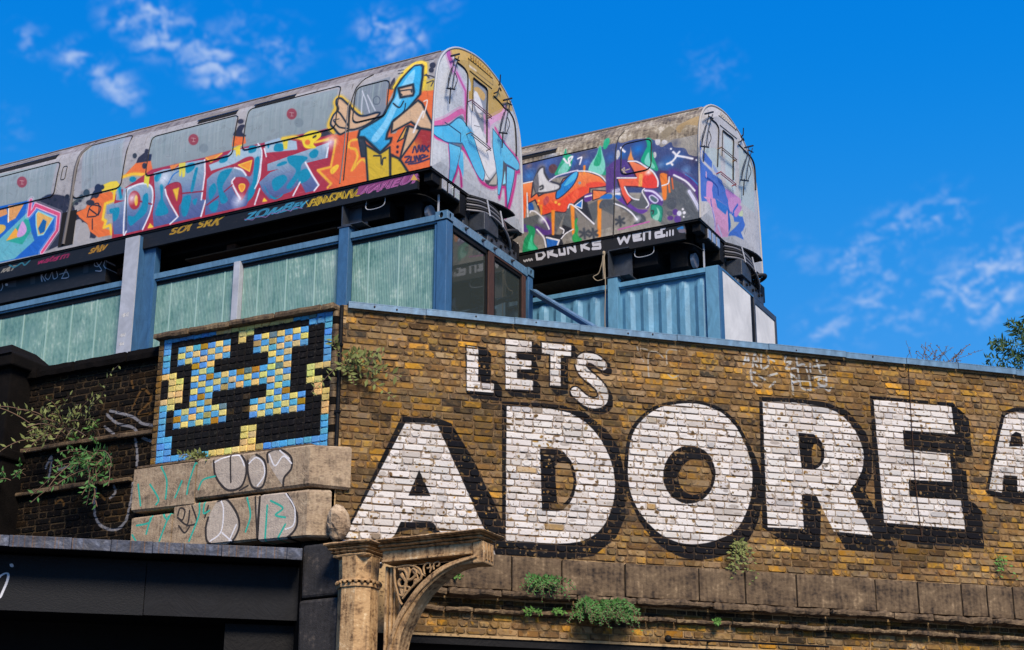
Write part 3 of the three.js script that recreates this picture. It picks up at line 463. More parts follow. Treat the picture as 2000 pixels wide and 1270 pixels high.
// ---------- stone corner blocks under the H, with throw-up graffiti ----------
const stoneFace = (() => { let z = 0.1; for (; z < 0.7; z += 0.005) { const p = FL.onZ(606, 867, z), q = FR.local(FL.world(p.x, p.y, z)); if (q.z > 0.07) break; } return z; })();   // the blocks stand proud of both walls
{
  const X0 = -2.75, X1 = 0.6, Y0 = -2.6, Y1 = -1.5, KX = 400, Wd = 1340, Hd = 440;
  const px = (u) => (u - X0) * KX, py = (y) => (Y1 - y) * KX;
  const P = new Painter(Wd, Hd, KX, (a, b) => { const p = pxL(a, b, stoneFace); return [px(p.x), py(p.y)]; }), x = P.x, r = rng(61);
  x.fillStyle = '#a08b6e'; x.fillRect(0, 0, Wd, Hd); P.patina(0, Hd, [[84, 72, 58], [146, 126, 102], [166, 146, 118], [186, 168, 140]], 4, 2.2, 0.75);
  for (let i = 0; i < 5200; i++) { const c = mix([70, 58, 46], [190, 168, 140], r()); x.fillStyle = css(c, 0.22); x.beginPath(); x.ellipse(r() * Wd, r() * Hd, 1 + 9 * r(), 1 + 6 * r(), r() * 3, 0, 7); x.fill(); }
  for (let i = 0; i < 900; i++) { const u = r() * Wd; if (fbm(u * 0.01, 3, 1, 3) < -0.02) continue; x.fillStyle = `rgba(48,40,30,${0.06 + 0.1 * r()})`; x.beginPath(); x.ellipse(u, (r() < 0.5 ? 18 : 196) + 50 * (r() - 0.3) * r(), 2 + 7 * r(), 3 + 14 * r() * r(), 0, 0, 7); x.fill(); }
  for (let i = 0; i < 420; i++) { const u = r() * Wd, n = fbm(u * 0.006, 9, 2, 3); if (n < -0.08) continue; x.fillStyle = css(mix([46, 40, 32], [92, 84, 66], r()), 0.08 + 0.12 * r()); x.fillRect(u, r() < 0.55 ? 16 * r() : 186 + 20 * r(), 2 + 9 * r(), 14 + 130 * r() * r()); }
  for (let i = 0; i < 500; i++) { x.fillStyle = css([44, 36, 30], 0.5 * r()); x.beginPath(); x.ellipse(r() * Wd, r() * Hd, 0.8 + 2 * r(), 0.8 + 1.6 * r(), 0, 0, 7); x.fill(); }
  P.view(240, 850, 0.23);
  const W = '#c9c6c4', K = '#2b2624', G = '#2fa48e';
  for (const a of [[770, 220, 780, 330, 830, 420, 900, 470, 1000, 440, 1045, 330, 1040, 230, 1000, 170], [1060, 220, 1060, 320, 1100, 440, 1180, 440, 1215, 330, 1200, 220, 1130, 165], [1230, 230, 1230, 150, 1320, 120, 1420, 180, 1430, 280, 1370, 360, 1360, 430], [720, 700, 700, 800, 730, 920, 900, 920, 980, 800, 970, 680, 880, 550, 800, 560], [1160, 520, 1150, 910, 1300, 920, 1450, 820, 1480, 680, 1400, 500]]) { x.globalAlpha = 0.42; P.fill(a, W); x.globalAlpha = 1; P.line(a, K, 0.026); }
  for (const a of [[780, 230, 860, 190, 980, 170, 1030, 260], [1070, 240, 1130, 190, 1190, 240, 1200, 340, 1140, 430], [1240, 160, 1290, 260, 1360, 180, 1430, 240], [830, 560, 850, 640, 830, 820, 740, 900], [840, 830, 920, 900], [960, 760, 900, 900], [1330, 130, 1410, 200], [1390, 500, 1460, 620, 1450, 760, 1380, 800]]) P.line(a, '#d9d8d8', 0.016);
  for (const a of [[910, 170, 915, 400], [460, 680, 480, 620, 520, 640, 500, 720, 460, 700, 540, 760, 560, 640], [540, 770, 620, 740, 580, 600], [470, 770, 520, 830, 560, 780], [690, 700, 720, 600], [990, 470, 1060, 430], [1120, 520, 1140, 940]]) P.line(a, K, 0.02);
  for (const a of [[130, 420, 150, 600], [230, 420, 300, 540, 280, 590], [320, 260, 370, 380, 360, 540], [500, 390, 440, 530], [620, 230, 560, 400, 540, 500], [640, 460, 680, 380, 780, 350], [120, 770, 230, 740, 250, 640], [240, 700, 200, 840], [330, 650, 380, 720, 410, 640], [390, 690, 310, 900], [640, 560, 640, 680, 560, 900], [690, 560, 680, 660, 730, 640], [1050, 530, 1080, 680, 1040, 820], [1230, 600, 1210, 900], [1260, 560, 1360, 620, 1300, 680, 1380, 700], [1380, 760, 1300, 910], [80, 850, 110, 900]]) P.line(a, G, 0.022);
  const tex = P.tex(), mat = std(0xffffff, 0.92, 0, { map: tex, bumpMap: rep(GRAIN, 8, 3), bumpScale: 0.004 });
  const setUV = (g) => { const p = g.attributes.position, uv = g.attributes.uv; for (let i = 0; i < p.count; i++) { const x2 = p.getX(i) < cornerX ? p.getX(i) : p.getX(i); uv.setXY(i, (x2 - X0) * KX / Wd, 1 - (Y1 - p.getY(i)) * KX / Hd); } return g; };
  const cornerX = pxL(606, 867, stoneFace).x, dir = new THREE.Vector2(Math.cos(43 * RAD), -Math.sin(43 * RAD));   // the return runs with the long wall
  const stone = FL.thing('corner_stonework', 'weathered stone corner blocks below the H, sprayed with bubble letters', 'stonework');
  const y1 = pxL(606, 867, stoneFace).y, yj = pxL(590, 955, stoneFace).y, y0 = pxL(420, 1064, stoneFace).y;
  const xs = (X, Y) => pxL(X, Y, stoneFace).x;
  const block = (a, b, lo, hi, ret, seed) => {
    const f = stoneFace + 0.012 * Math.sin(seed * 3), o = ret ? [[a, 0.02], [a, f], [cornerX, f], [cornerX + dir.x * ret, f + dir.y * ret], [cornerX + dir.x * ret - 0.08, f + dir.y * ret - 0.09], [cornerX - 0.2, 0.02]] : [[a, 0.02], [a, f], [b, f], [b, 0.02]];
    part(stone, 'stone_block', setUV(lumpy(plan(o.reverse(), lo, hi, 0.022), 0.016, seed)), mat);
  };
  block(xs(262, 930), xs(384, 900) - 0.006, yj - 0.03, y1 - 0.01, 0, 1); block(xs(386, 900), 0, yj + 0.025, y1, 0.44, 2);
  block(xs(258, 1020), xs(336, 1020) - 0.004, y0, yj - 0.09, 0, 3); block(xs(337, 1020), xs(506, 1020) - 0.008, y0, yj - 0.012, 0, 4); block(xs(508, 1020), 0, y0 - 0.02, yj - 0.01, 0.26, 5);
  const top = box(xs(266, 905), cornerX - 0.02, y1 - 0.002, y1 + 0.02, -0.02, stoneFace - 0.03); part(stone, 'mortar_bed', lumpy(top, 0.012, 9), M.coping);
  part(stone, 'core', box(-2.6, cornerX, y0 - 0.1, y1 - 0.04, -0.4, 0.04), M.soot);
  const kb = new THREE.SphereGeometry(1, 22, 16), kp = FL.onZ(661, 1018, 0.1); kb.scale(0.12, 0.19, 0.12); kb.translate(kp.x, kp.y - 0.02, 0.1); part(stone, 'knob', lumpy(kb, 0.03, 5), M.stone);
}

// lower walls behind pier and shopfront; near-black colour stands in for the shade there
{
  const w = FL.thing('lower_wall', 'dark wall behind the pier and shopfront', 'wall', null, 'structure');
  part(w, 'wall_core', box(-9, 0.12, -7.75, -2.45, -0.62, -0.52), M.soot); const f = FR.thing('lower_wall', 'dark return wall behind the bracket', 'wall', null, 'structure'); part(f, 'wall_core', box(-0.3, 0.75, -7.75, -2.66, -0.42, -0.06), M.soot);
}
// ---------- dark pier of big blocks below the stone ----------
{
  const ZP = stoneFace - 0.03, pier = FL.thing('dark_stone_pier', 'pier of dark painted stone blocks beside the carved bracket', 'pier');
  const x0 = pxL(588, 1150, ZP).x, x1 = pxL(672, 1150, ZP).x, yj = pxL(630, 1168, ZP).y, yt = pxL(630, 1062, ZP).y;
  part(pier, 'stone_block', lumpy(box(x0, x1, yj + 0.012, yt, -0.5, ZP, 0.03), 0.018, 21), M.stoneDark); part(pier, 'stone_block', lumpy(box(x0 - 0.01, x1, yj - 0.62, yj - 0.006, -0.5, ZP + 0.012, 0.03), 0.02, 22), M.stoneDark);
  for (let i = 1; i < 7; i++) part(pier, 'stone_block', lumpy(box(x0, x1, yj - 0.62 - 0.6 * i, yj - 0.632 - 0.6 * (i - 1), -0.5, ZP + 0.004, 0.03), 0.02, 22 + i), M.stoneDark);
}

// ---------- soot-black wall running on behind, with its pier, coping and ledges ----------
{
  const Z = -0.16, F2 = new Frame(FL.world(-2.42, 0, Z), -YAW_L - 0.6), at = (X, Y, z = 0) => F2.onZ(X, Y, z);
  const wall = F2.thing('sooty_brick_wall', 'soot blackened brick wall overgrown with weeds, left of the H', 'wall');
  const X0 = -5.2, KX = 170, Y0 = -2.4, Y1 = 0, Wd = Math.round(-X0 * KX), Hd = Math.round(2.4 * KX);
  const px = (u) => (u - X0) * KX, py = (y) => (Y1 - y) * KX, uvOf = (u, y) => [(u - X0) * KX / Wd, 1 - (Y1 - y) * KX / Hd];
  const P = new Painter(Wd, Hd, KX, (a, b) => { const p = at(a, b, 0.01); return [px(p.x), py(p.y)]; }), x = P.x, r = rng(88);
  x.fillStyle = '#0d0b09'; x.fillRect(0, 0, Wd, Hd);
  const list = courses(X0, 0, -2.35, -0.2, 47, false), pal = [[34, 28, 24], [26, 22, 20], [44, 34, 26], [20, 18, 17], [54, 40, 26], [70, 48, 22], [30, 27, 26]];
  for (const b of list) paintBrick(x, b, px, py, KX, r, pal, 0.5);
  P.view(0, 640, 0.3465);                                            // old letters and tags
  for (const a of [[600, 490, 660, 540, 740, 560, 780, 600], [620, 470, 740, 500, 800, 540, 860, 550], [590, 560, 640, 600], [540, 890, 530, 1030, 560, 1110, 640, 1140, 700, 1100, 730, 1000, 750, 870], [640, 890, 650, 930, 620, 960], [255, 790, 290, 730, 270, 860], [330, 800, 400, 780], [800, 620, 850, 640, 890, 640], [760, 610, 770, 700, 770, 780]]) P.line(a, '#77777a', 0.035);
  for (const a of [[750, 440, 800, 350, 850, 400, 780, 490, 860, 480], [310, 990, 340, 970, 360, 1000], [560, 940, 590, 970], [750, 340, 740, 300]]) P.line(a, '#5c4222', 0.03);
  const mat = new THREE.MeshPhysicalMaterial({ map: P.tex(), roughness: 0.95, specularIntensity: 0.25, bumpMap: rep(GRAIN, 9, 4), bumpScale: 0.006 });
  const back = new THREE.PlaneGeometry(-X0, 2.2); back.translate(X0 / 2, -1.28, 0); { const p = back.attributes.position, uv = back.attributes.uv; for (let i = 0; i < p.count; i++) { const [a, b] = uvOf(p.getX(i), p.getY(i)); uv.setXY(i, a, b); } }
  part(wall, 'mortar', back, mat); part(wall, 'wall_core', box(X0, 0, -6.5, -0.15, -0.4, -0.02), M.soot);
  layBricks(wall, F2, list, mat, uvOf, 29, 1);
  const rb = rng(3); let X = X0, k = 0;
  while (X < -0.02) { const b = Math.min(-0.005, X + 0.55 + 0.3 * rb()); part(wall, 'coping', lumpy(sbox(X + 0.004, b - 0.004, -0.23, -0.09, -0.42, 0.1, 0.06, 0.01), 0.009, k++), M.soot); X = b; }
  for (const [a, b, c, d, lo] of [[24, 882.5, 300, 836, 0.05], [21, 966, 256, 929, 0.05]]) { const p = at(a, b, 0.05), q = at(c, d, 0.05); let u = Math.min(p.x, q.x) - 0.6; while (u < Math.max(p.x, q.x)) { const e = Math.min(Math.max(p.x, q.x), u + 0.35 + 0.3 * rb()); part(wall, 'ledge_slab', lumpy(box(u + 0.004, e - 0.004, (p.y + q.y) / 2 - 0.05, (p.y + q.y) / 2, -0.02, 0.075, 0.012), 0.02, k++), M.coping); u = e; } }
  // end pier with a weathered cap
  const cap = at(28, 670, 0.35), pr = at(108, 700, 0.2);
  const pier = new Frame(F2.world(cap.x, cap.y, 0.35), F2.deg).thing('capped_pier', 'soot black brick pier with sloping stone cap at end of sooty wall', 'pier');
  part(pier, 'shaft', lumpy(box(-0.62, 0.0, -4.4, -0.16, -0.55, 0.0, 0.02), 0.02, 31), M.soot);
  const cg = new THREE.CylinderGeometry(0.30, 0.52, 0.16, 4, 2); cg.rotateY(Math.PI / 4); cg.translate(-0.31, -0.075, -0.27); part(pier, 'cap', lumpy(cg, 0.02, 33), M.soot);
  part(pier, 'cap_moulding', lumpy(box(-0.70, 0.08, -0.30, -0.155, -0.63, 0.08, 0.02), 0.014, 35), M.soot);
  part(pier, 'band', lumpy(box(-0.66, 0.04, -1.42, -1.3, -0.6, 0.05, 0.02), 0.014, 36), M.soot);
}

// ---------- shopfront with the lead-edged canopy ----------
{
  const ZF = stoneFace + 0.06, p0 = FL.onZ(595, 1072, ZF), o = FL.world(p0.x, p0.y, ZF);
  const FS = new Frame(o, 90 - 77.77), e = FS.onZ(0, 1045, 0), h1 = FS.onZ(300, 1058, 0).y - FS.onZ(300, 1080, 0).y;
  const shop = FS.thing('shopfront', 'black shopfront with dark signboard under a lead covered canopy', 'shopfront');
  const rr = rng(15); let X = -7.4;
  while (X < -0.03) { const b = Math.min(-0.02, X + 0.3 + 0.5 * rr()); part(shop, 'lead_sheet', lumpy(box(X + 0.0015, b - 0.0015, -h1 - 0.004 * rr(), 0.0, -0.03, 0.003 * rr(), 0.003), 0.006, X * 7), M.lead); X = b; }
  part(shop, 'canopy', box(-7.4, -0.02, -h1 + 0.01, -0.006, -1.6, -0.03), M.black);
  const b0 = FS.onZ(300, 1203, -0.34), b1 = FS.onZ(585, 1213, -0.34);
  // signboard: dark boards, the tail of white script lettering
  const joint = FS.onZ(282, 1160, -0.34).x, sw = 0.9, c = document.createElement('canvas'); c.width = 512; c.height = 256; const x = c.getContext('2d'); x.fillStyle = '#16181b'; x.fillRect(0, 0, 512, 256);
  const r = rng(7); for (let i = 0; i < 1800; i++) { x.fillStyle = css(mix([12, 13, 15], [44, 47, 52], r()), 0.3); x.fillRect(r() * 512, r() * 256, 1 + 7 * r(), 1 + 2 * r()); }
  const sx0 = FS.onZ(-90, 1130, -0.34).x, sx1 = joint - 0.004, syT = -h1 - 0.02, syB = b0.y, sp = (X, Y) => { const p = FS.onZ(X, Y, -0.34); return [(p.x - sx0) / (sx1 - sx0) * 512, (syT - p.y) / (syT - syB) * 256]; };
  x.strokeStyle = '#c9ccd2'; x.lineCap = 'round'; const st = (a, w) => { x.lineWidth = w; x.beginPath(); const q = []; for (let i = 0; i < a.length; i += 2) q.push(sp(a[i], a[i + 1])); x.moveTo(...q[0]); for (let i = 1; i < q.length - 1; i++) x.quadraticCurveTo(q[i][0], q[i][1], (q[i][0] + q[i + 1][0]) / 2, (q[i][1] + q[i + 1][1]) / 2); x.lineTo(...q[q.length - 1]); x.stroke(); };
  st([-14, 1145, -4, 1128, 10, 1119, 17, 1121, 14, 1136, 4, 1158, 0, 1168, -8, 1170], 7); st([22, 1103, 23, 1106], 10);
  const t = new THREE.CanvasTexture(c); t.colorSpace = THREE.SRGBColorSpace; t.magFilter = THREE.LinearFilter;
  const g = box(sx0, sx1, syB, syT, -0.36, -0.34); { const p = g.attributes.position, uv = g.attributes.uv; for (let i = 0; i < p.count; i++) uv.setXY(i, (p.getX(i) - sx0) / (sx1 - sx0), (p.getY(i) - syB) / (syT - syB)); }
  part(shop, 'signboard', g, new THREE.MeshPhysicalMaterial({ roughness: 0.6, specularIntensity: 0.35, map: t, bumpMap: rep(GRAIN, 3, 2), bumpScale: 0.002 }));
  part(shop, 'signboard', box(joint + 0.004, b1.x, b1.y, syT, -0.36, -0.342), M.charcoal); part(shop, 'signboard', box(-7.4, sx0 - 0.004, syB, syT, -0.36, -0.341), M.charcoal);
  part(shop, 'edge_trim', box(b1.x + 0.002, b1.x + 0.02, b1.y - 0.01, syT, -0.38, -0.325), M.steel);
  const pl = FS.onZ(440, 1215, -0.5).x; part(shop, 'door_panel', box(pl, b1.x, -7.7, b1.y - 0.03, -0.6, -0.5), M.black); part(shop, 'interior', box(-7.4, b1.x, -7.7, b1.y + 0.2, -1.6, -1.5), M.void);  // interior sheet near-black, the unlit room put into its colour
  part(shop, 'wall_infill', box(-7.4, -0.02, -h1 - 0.5, -h1 + 0.004, -1.58, -0.40), M.black);
}

// ---------- carved bracket on its octagonal shaft ----------
{
  const ZB = stoneFace + 0.1, ZK = ZB - 0.22, at = (a, b, z = ZB) => pxL(640 + a * 0.19685, 1020 + b * 0.19685, z), xy = (a) => { const o = []; for (let i = 0; i < a.length; i += 2) { const p = at(a[i], a[i + 1]); o.push([p.x, p.y]); } return o; };
  const br = FL.thing('carved_bracket', 'weathered ochre stone bracket with arched rib and leaf scrollwork', 'bracket');
  const curve = (pts, n) => new THREE.SplineCurve(pts.map((p) => new THREE.Vector2(p[0], p[1]))).getPoints(n).map((p) => [p.x, p.y]);
  const upE = curve(xy([1500, 300, 1250, 380, 1100, 450, 960, 560, 860, 665, 760, 805, 680, 940, 610, 1130, 570, 1330]), 26), loE = curve(xy([1500, 398, 1300, 432, 1150, 510, 1000, 635, 880, 790, 790, 960, 720, 1130, 680, 1330]), 26);
  part(br, 'arched_rib', extrude([...upE, ...loE.reverse()], ZB - ZK, 0.012).translate(0, 0, ZK), M.iron);
  const up2 = curve(xy([1490, 330, 1260, 408, 1120, 478, 985, 588, 885, 695, 785, 835, 705, 970, 635, 1160, 600, 1330]), 26), lo2 = curve(xy([1490, 352, 1270, 428, 1135, 498, 1003, 608, 903, 715, 803, 855, 723, 990, 655, 1170, 620, 1330]), 26);
  part(br, 'rib_moulding', extrude([...up2, ...lo2.reverse()], 0.03, 0.006).translate(0, 0, ZB - 0.004), M.iron);
  // beam with its stepped cornice
  const tl = at(630, 190), tr = at(1490, 78), bl = at(620, 385), bend = at(1480, 300);
  const xL = tl.x, xR = tr.x - 0.06, yT = (tl.y + tr.y) / 2, yB = bl.y, H = yT - yB;
  part(br, 'beam', box(xL - 0.1, xR, yB + H * 0.02, yT - H * 0.5, ZK, ZB, 0.01), M.iron);
  part(br, 'fillet', box(xL - 0.1, xR + 0.0, yB - 0.012, yB + 0.012, ZK - 0.01, ZB + 0.018, 0.006), M.iron);
  const steps = [[0.50, 0.36, 0.03], [0.36, 0.22, 0.065], [0.22, 0.14, 0.09], [0.14, 0.0, 0.125]];
  for (const [a, b, out] of steps) part(br, 'cornice', lumpy(sbox(xL - 0.12, xR + 0.06 + out, yT - H * a, yT - H * b, ZK - out, ZB + out, 0.03, 0.008), 0.008, a * 50), M.iron);
  // end block
  const e0 = at(1480, 250), e1 = at(1500, 400); part(br, 'end_block', lumpy(box(e0.x - 0.045, e0.x + 0.075, e1.y - 0.005, yT - H * 0.48, ZK - 0.004, ZB + 0.006, 0.012), 0.004, 8), M.iron);
  part(br, 'end_flutes', [ZB - 0.17, ZB - 0.11, ZB - 0.05].map((z) => box(e0.x + 0.07, e0.x + 0.088, e1.y + 0.03, yT - H * 0.56, z - 0.012, z + 0.012, 0.006)), M.iron);
  // leaf scrollwork; back panel near-black, shade and grime behind it put into the colour
  const back = [...xy([650, 410, 1180, 360]), ...upE.slice(4, 22)]; part(br, 'spandrel_panel', extrude(back, 0.03).translate(0, 0, ZK + 0.03), M.soot);
  const sc = (a, w, name = 'scroll') => { const q = []; for (let i = 0; i < a.length; i += 2) { const p = at(a[i], a[i + 1], ZB - 0.03); q.push(V(p.x, p.y, ZB - 0.035)); } part(br, name, tube(q, w, 0, 6), M.iron); };
  sc([660, 460, 665, 600, 690, 700, 720, 800, 740, 820], 0.013); sc([680, 450, 800, 430, 900, 460, 930, 520, 920, 560], 0.013); sc([740, 760, 830, 650, 930, 560], 0.011);
  sc([760, 700, 770, 620, 790, 560, 760, 480, 700, 470], 0.016, 'leaf_stem'); sc([790, 560, 810, 490, 800, 450], 0.015, 'leaf_stem'); sc([780, 580, 840, 560, 880, 500, 850, 460], 0.015, 'leaf_stem'); sc([770, 640, 720, 640, 700, 600, 720, 560], 0.015, 'leaf_stem'); sc([770, 690, 800, 680, 810, 650, 780, 640], 0.012); sc([700, 720, 740, 730, 760, 700], 0.013);
  sc([960, 520, 950, 450, 980, 410, 1010, 410, 1010, 450, 985, 460], 0.011); sc([1050, 470, 1050, 420, 1080, 395, 1105, 400, 1100, 430, 1080, 440], 0.010); sc([1010, 500, 1030, 450, 1060, 430], 0.009);
  const leaf = (a) => part(br, 'carved_leaf', extrude(xy(a), 0.03, 0.008).translate(0, 0, ZB - 0.06), M.iron);
  leaf([800, 470, 830, 440, 900, 470, 950, 530, 910, 530, 870, 500, 880, 560, 840, 520]); leaf([690, 520, 720, 490, 760, 560, 770, 620, 730, 570]); leaf([830, 560, 900, 540, 880, 590, 830, 640]); leaf([690, 650, 720, 640, 750, 690, 740, 750, 700, 700]); leaf([720, 440, 780, 430, 790, 470, 770, 520, 740, 470]);
  // jambs beside the panel
  for (const [a, b] of [[540, 565], [575, 600], [608, 625]]) { const p = at(a, 430), q = at(b, 1330); part(br, 'jamb_moulding', box(p.x, at(b, 430).x, q.y, p.y, ZK - 0.02, ZB - 0.06 - (a - 540) * 0.0006, 0.008), M.iron); }
  // shaft, bead band and capital
  const zc = ZB - 0.13, c = at(300, 800, zc), R = 0.5 * (at(500, 800, zc).x - at(150, 800, zc).x) * 1.0, ring = (r0, r1, y0, y1, name, n = 8) => { const g = new THREE.CylinderGeometry(r1, r0, y1 - y0, n, 1); g.rotateY(Math.PI / 8); g.translate(c.x, (y0 + y1) / 2, zc); const h = g.toNonIndexed(); h.computeVertexNormals(); return part(br, name, fixUV(h), M.iron); };
  const yb = at(300, 640, zc).y, yc = at(300, 370, zc).y;
  ring(R, R, -7.7, yb - 0.02, 'shaft'); ring(R * 0.96, R * 1.02, yb + 0.04, yc, 'capital_bell'); ring(R * 1.08, R * 1.08, yb - 0.03, yb + 0.004, 'ring'); ring(R * 1.1, R * 1.06, yb + 0.03, yb + 0.045, 'ring');
  for (let i = 0; i < 22; i++) { const a = i / 22 * 2 * Math.PI, g = new THREE.SphereGeometry(0.02, 7, 5); g.scale(1, 1.1, 1); g.translate(c.x + Math.cos(a) * R * 1.06, yb + 0.018, zc + Math.sin(a) * R * 1.06); part(br, 'bead', fixUV(g), M.iron); }
  const sq = (w, y0, y1) => part(br, 'capital', lumpy(sbox(c.x - w, c.x + w, y0, y1, zc - w, zc + w, 0.03, 0.008), 0.008, w * 40), M.iron);
  const yt = at(300, 160, zc + 0.3).y, hh = yt - yc; sq(R * 0.98, yc - 0.01, yc + hh * 0.22); sq(R * 1.07, yc + hh * 0.22, yc + hh * 0.42); sq(R * 1.15, yc + hh * 0.42, yc + hh * 0.62); sq(R * 1.2, yc + hh * 0.62, yc + hh * 0.74); sq(R * 1.33, yc + hh * 0.74, yc + hh);
}

// ---------- roof slab that carries the containers ----------
{
  const y = FC.o.y - 2.59 - CORNER.y, o = FR.thing('roof_deck', 'flat roof behind the parapets carrying the containers and carriages', 'roof', null, 'structure');
  const p = FL.world(-9.5, 0, -0.75), q = FL.world(-0.3, 0, -0.6), lp = FR.local(p), lq = FR.local(q);
  part(o, 'slab', plan([[lq.x, lq.z], [10.3, -0.42], [10.3, -13], [lp.x, -13], [lp.x, lp.z]].reverse(), y - 0.25, y - 0.004), M.black);
  part(o, 'end_wall', box(10.3, 10.4, -7.75, y, -13, -0.42), M.soot);
}
function corrugated(x0, x1, y0, y1, z, pitch, depth, flat = 0.28) {   // trapezoid sheet seen from z+; the outward folds end in rounded shoulders below the rail
  const n = Math.round((x1 - x0) / pitch), w = (x1 - x0) / n, rows = [y0, y1 - 0.17, y1 - 0.13, y1 - 0.10, y1 - 0.075, y1 - 0.055, y1 - 0.04, y1], v = [];
  const prof = (t, y) => { const d = t < flat ? 0 : t < 0.5 ? (t - flat) / (0.5 - flat) : t < 0.5 + flat ? 1 : 1 - (t - 0.5 - flat) / (0.5 - flat); const k = Math.min(1, Math.max(0, (y1 - 0.04 - y) / 0.13)), c = Math.abs(t - 0.64) / 0.36; return depth * d * Math.sqrt(Math.max(0, 1 - (1 - k) * (1 - k))) * (k < 1 ? Math.max(0, 1 - (1 - k) * c * 1.6) : 1); };
  const ts = [0, 0.14, 0.28, 0.36, 0.42, 0.5, 0.64, 0.78, 0.86, 0.93, 1];
  for (let i = 0; i < n; i++) for (let q = 0; q + 1 < ts.length; q++) for (let k = 0; k + 1 < rows.length; k++) {
    const a = x0 + (i + ts[q]) * w, b = x0 + (i + ts[q + 1]) * w, lo = rows[k], hi = rows[k + 1], A = prof(ts[q], lo), B = prof(ts[q + 1], lo), C = prof(ts[q + 1], hi), D = prof(ts[q], hi);
    v.push(a, lo, z + A, b, lo, z + B, b, hi, z + C, a, lo, z + A, b, hi, z + C, a, hi, z + D);
  }
  const s = new THREE.BufferGeometry(); s.setAttribute('position', new THREE.Float32BufferAttribute(v, 3)); s.computeVertexNormals(); return fixUV(s);
}
function casting(parent, x, y, z, mat) {                            // corner casting with its slotted holes
  const w = 0.178, h = 0.118, d = 0.162, o = [], sl = (cx, cy, rx, ry) => Array.from({ length: 14 }, (_, i) => { const t = -i / 14 * 2 * Math.PI; return [cx + Math.cos(t) * rx, cy + Math.sin(t) * ry]; });
  const f = extrude([[-w, -h], [0, -h], [0, 0], [-w, 0]], 0.016, 0.003, [sl(-w / 2, -h / 2, 0.028, 0.04)]); f.translate(x, y, z - 0.012);
  const e2 = extrude([[0, -h], [d, -h], [d, 0], [0, 0]], 0.016, 0.003, [sl(d / 2, -h / 2, 0.026, 0.038)]); e2.rotateY(Math.PI / 2); e2.translate(x - 0.012, y, z);
  const m = part(parent, 'corner_casting', [f, e2, box(x - w, x, y - 0.012, y - 0.001, z - d, z), box(x - w, x, y - h, y - h + 0.012, z - d, z)], mat); part(m, 'slot', [box(x - w + 0.01, x - 0.02, y - h + 0.014, y - 0.014, z - d + 0.01, z - 0.02)], M.void);
}
const bolt = (p, ax) => { const g = [bar(p, p.clone().addScaledVector(ax, 0.05), 0.012, 6), bar(p, p.clone().addScaledVector(ax, 0.02), 0.026, 6)]; return g; };
// ribbed plastic glazing: dirt streaks, watermarks, whitish haze of mirrored sky live in its colour
function glazingMat(seed, marks) {
  const W = 1024, H = 640, P = new Painter(W, H, 400, (a, b) => [a, b]), x = P.x, r = rng(seed);
  x.fillStyle = '#88aa98'; x.fillRect(0, 0, W, H); P.patina(0, H, [[66, 108, 100], [100, 138, 127], [120, 154, 141], [176, 196, 182]], seed, 1.0, 0.8);
  for (let i = 0; i < 260; i++) { const a = r() * W, y = r() * H * 0.6; x.fillStyle = css(mix([84, 122, 108], [170, 186, 168], r()), 0.10 + 0.1 * r()); x.fillRect(a, y, 2 + 12 * r(), 30 + 400 * r() * r()); }
  for (let i = 0; i < 160; i++) { x.fillStyle = css(mix([52, 96, 98], [196, 208, 190], r()), 0.05 + 0.1 * r()); x.beginPath(); x.ellipse(r() * W, r() * H, 10 + 70 * r(), 20 + 90 * r(), (r() - 0.5), 0, 7); x.fill(); }
  for (let i = 0; i < 300; i++) { x.fillStyle = css(mix([60, 78, 66], [220, 226, 214], r()), 0.35); x.fillRect(r() * W, r() * H, 1 + 2 * r(), 2 + 24 * r() * r()); }
  for (const [w, ...a] of marks || []) for (let t = 0; t < 1; t += 0.004) { const n = a.length / 2 - 1, f = t * n, i = Math.min(n - 1, Math.floor(f)), k = f - i, X = a[2 * i] + (a[2 * i + 2] - a[2 * i]) * k + 5 * fbm(t * 9, w, 1, 2) * 6, Y = a[2 * i + 1] + (a[2 * i + 3] - a[2 * i + 1]) * k + 30 * fbm(t * 7, w, 4, 2); x.fillStyle = `rgba(206,222,212,${0.05 + 0.05 * r()})`; x.beginPath(); x.ellipse(X, Y, w * (0.6 + 1.2 * r()), w * (0.8 + 1.6 * r()), 0, 0, 7); x.fill(); }
  const t = P.tex(); t.wrapS = t.wrapT = THREE.RepeatWrapping;
  return new THREE.MeshPhysicalMaterial({ map: t, roughness: 0.28, clearcoat: 0.3, clearcoatRoughness: 0.15, specularIntensity: 0.8 });
}
M.strip = std(0x9dbcae, 0.4);
function glazing(parent, x0, x1, y0, y1, z, mat, flip) {
  const n = Math.round((x1 - x0) / 0.026), w = (x1 - x0) / n, v = [], uv = [];
  const q = (a, za, b, zb) => { v.push(a, y0, za, b, y0, zb, b, y1, zb, a, y0, za, b, y1, zb, a, y1, za); const U = (s) => (s - x0) / 2.2, A = U(a), B = U(b); uv.push(A, 0, B, 0, B, 1, A, 0, B, 1, A, 1); };
  for (let i = 0; i < n; i++) { const a = x0 + i * w; q(a, z, a + w * 0.5, z + 0.005); q(a + w * 0.5, z + 0.005, a + w, z); }
  const g = new THREE.BufferGeometry(); g.setAttribute('position', new THREE.Float32BufferAttribute(v, 3)); g.setAttribute('uv', new THREE.Float32BufferAttribute(uv, 2)); g.computeVertexNormals();
  const pn = part(parent, 'ribbed_panel', g, mat); for (let a = x0 + 0.26; a < x1 - 0.1; a += 0.47) part(pn, 'joint_strip', box(a - 0.011, a + 0.011, y0, y1, z - 0.001, z + 0.007), M.strip); return pn;
}
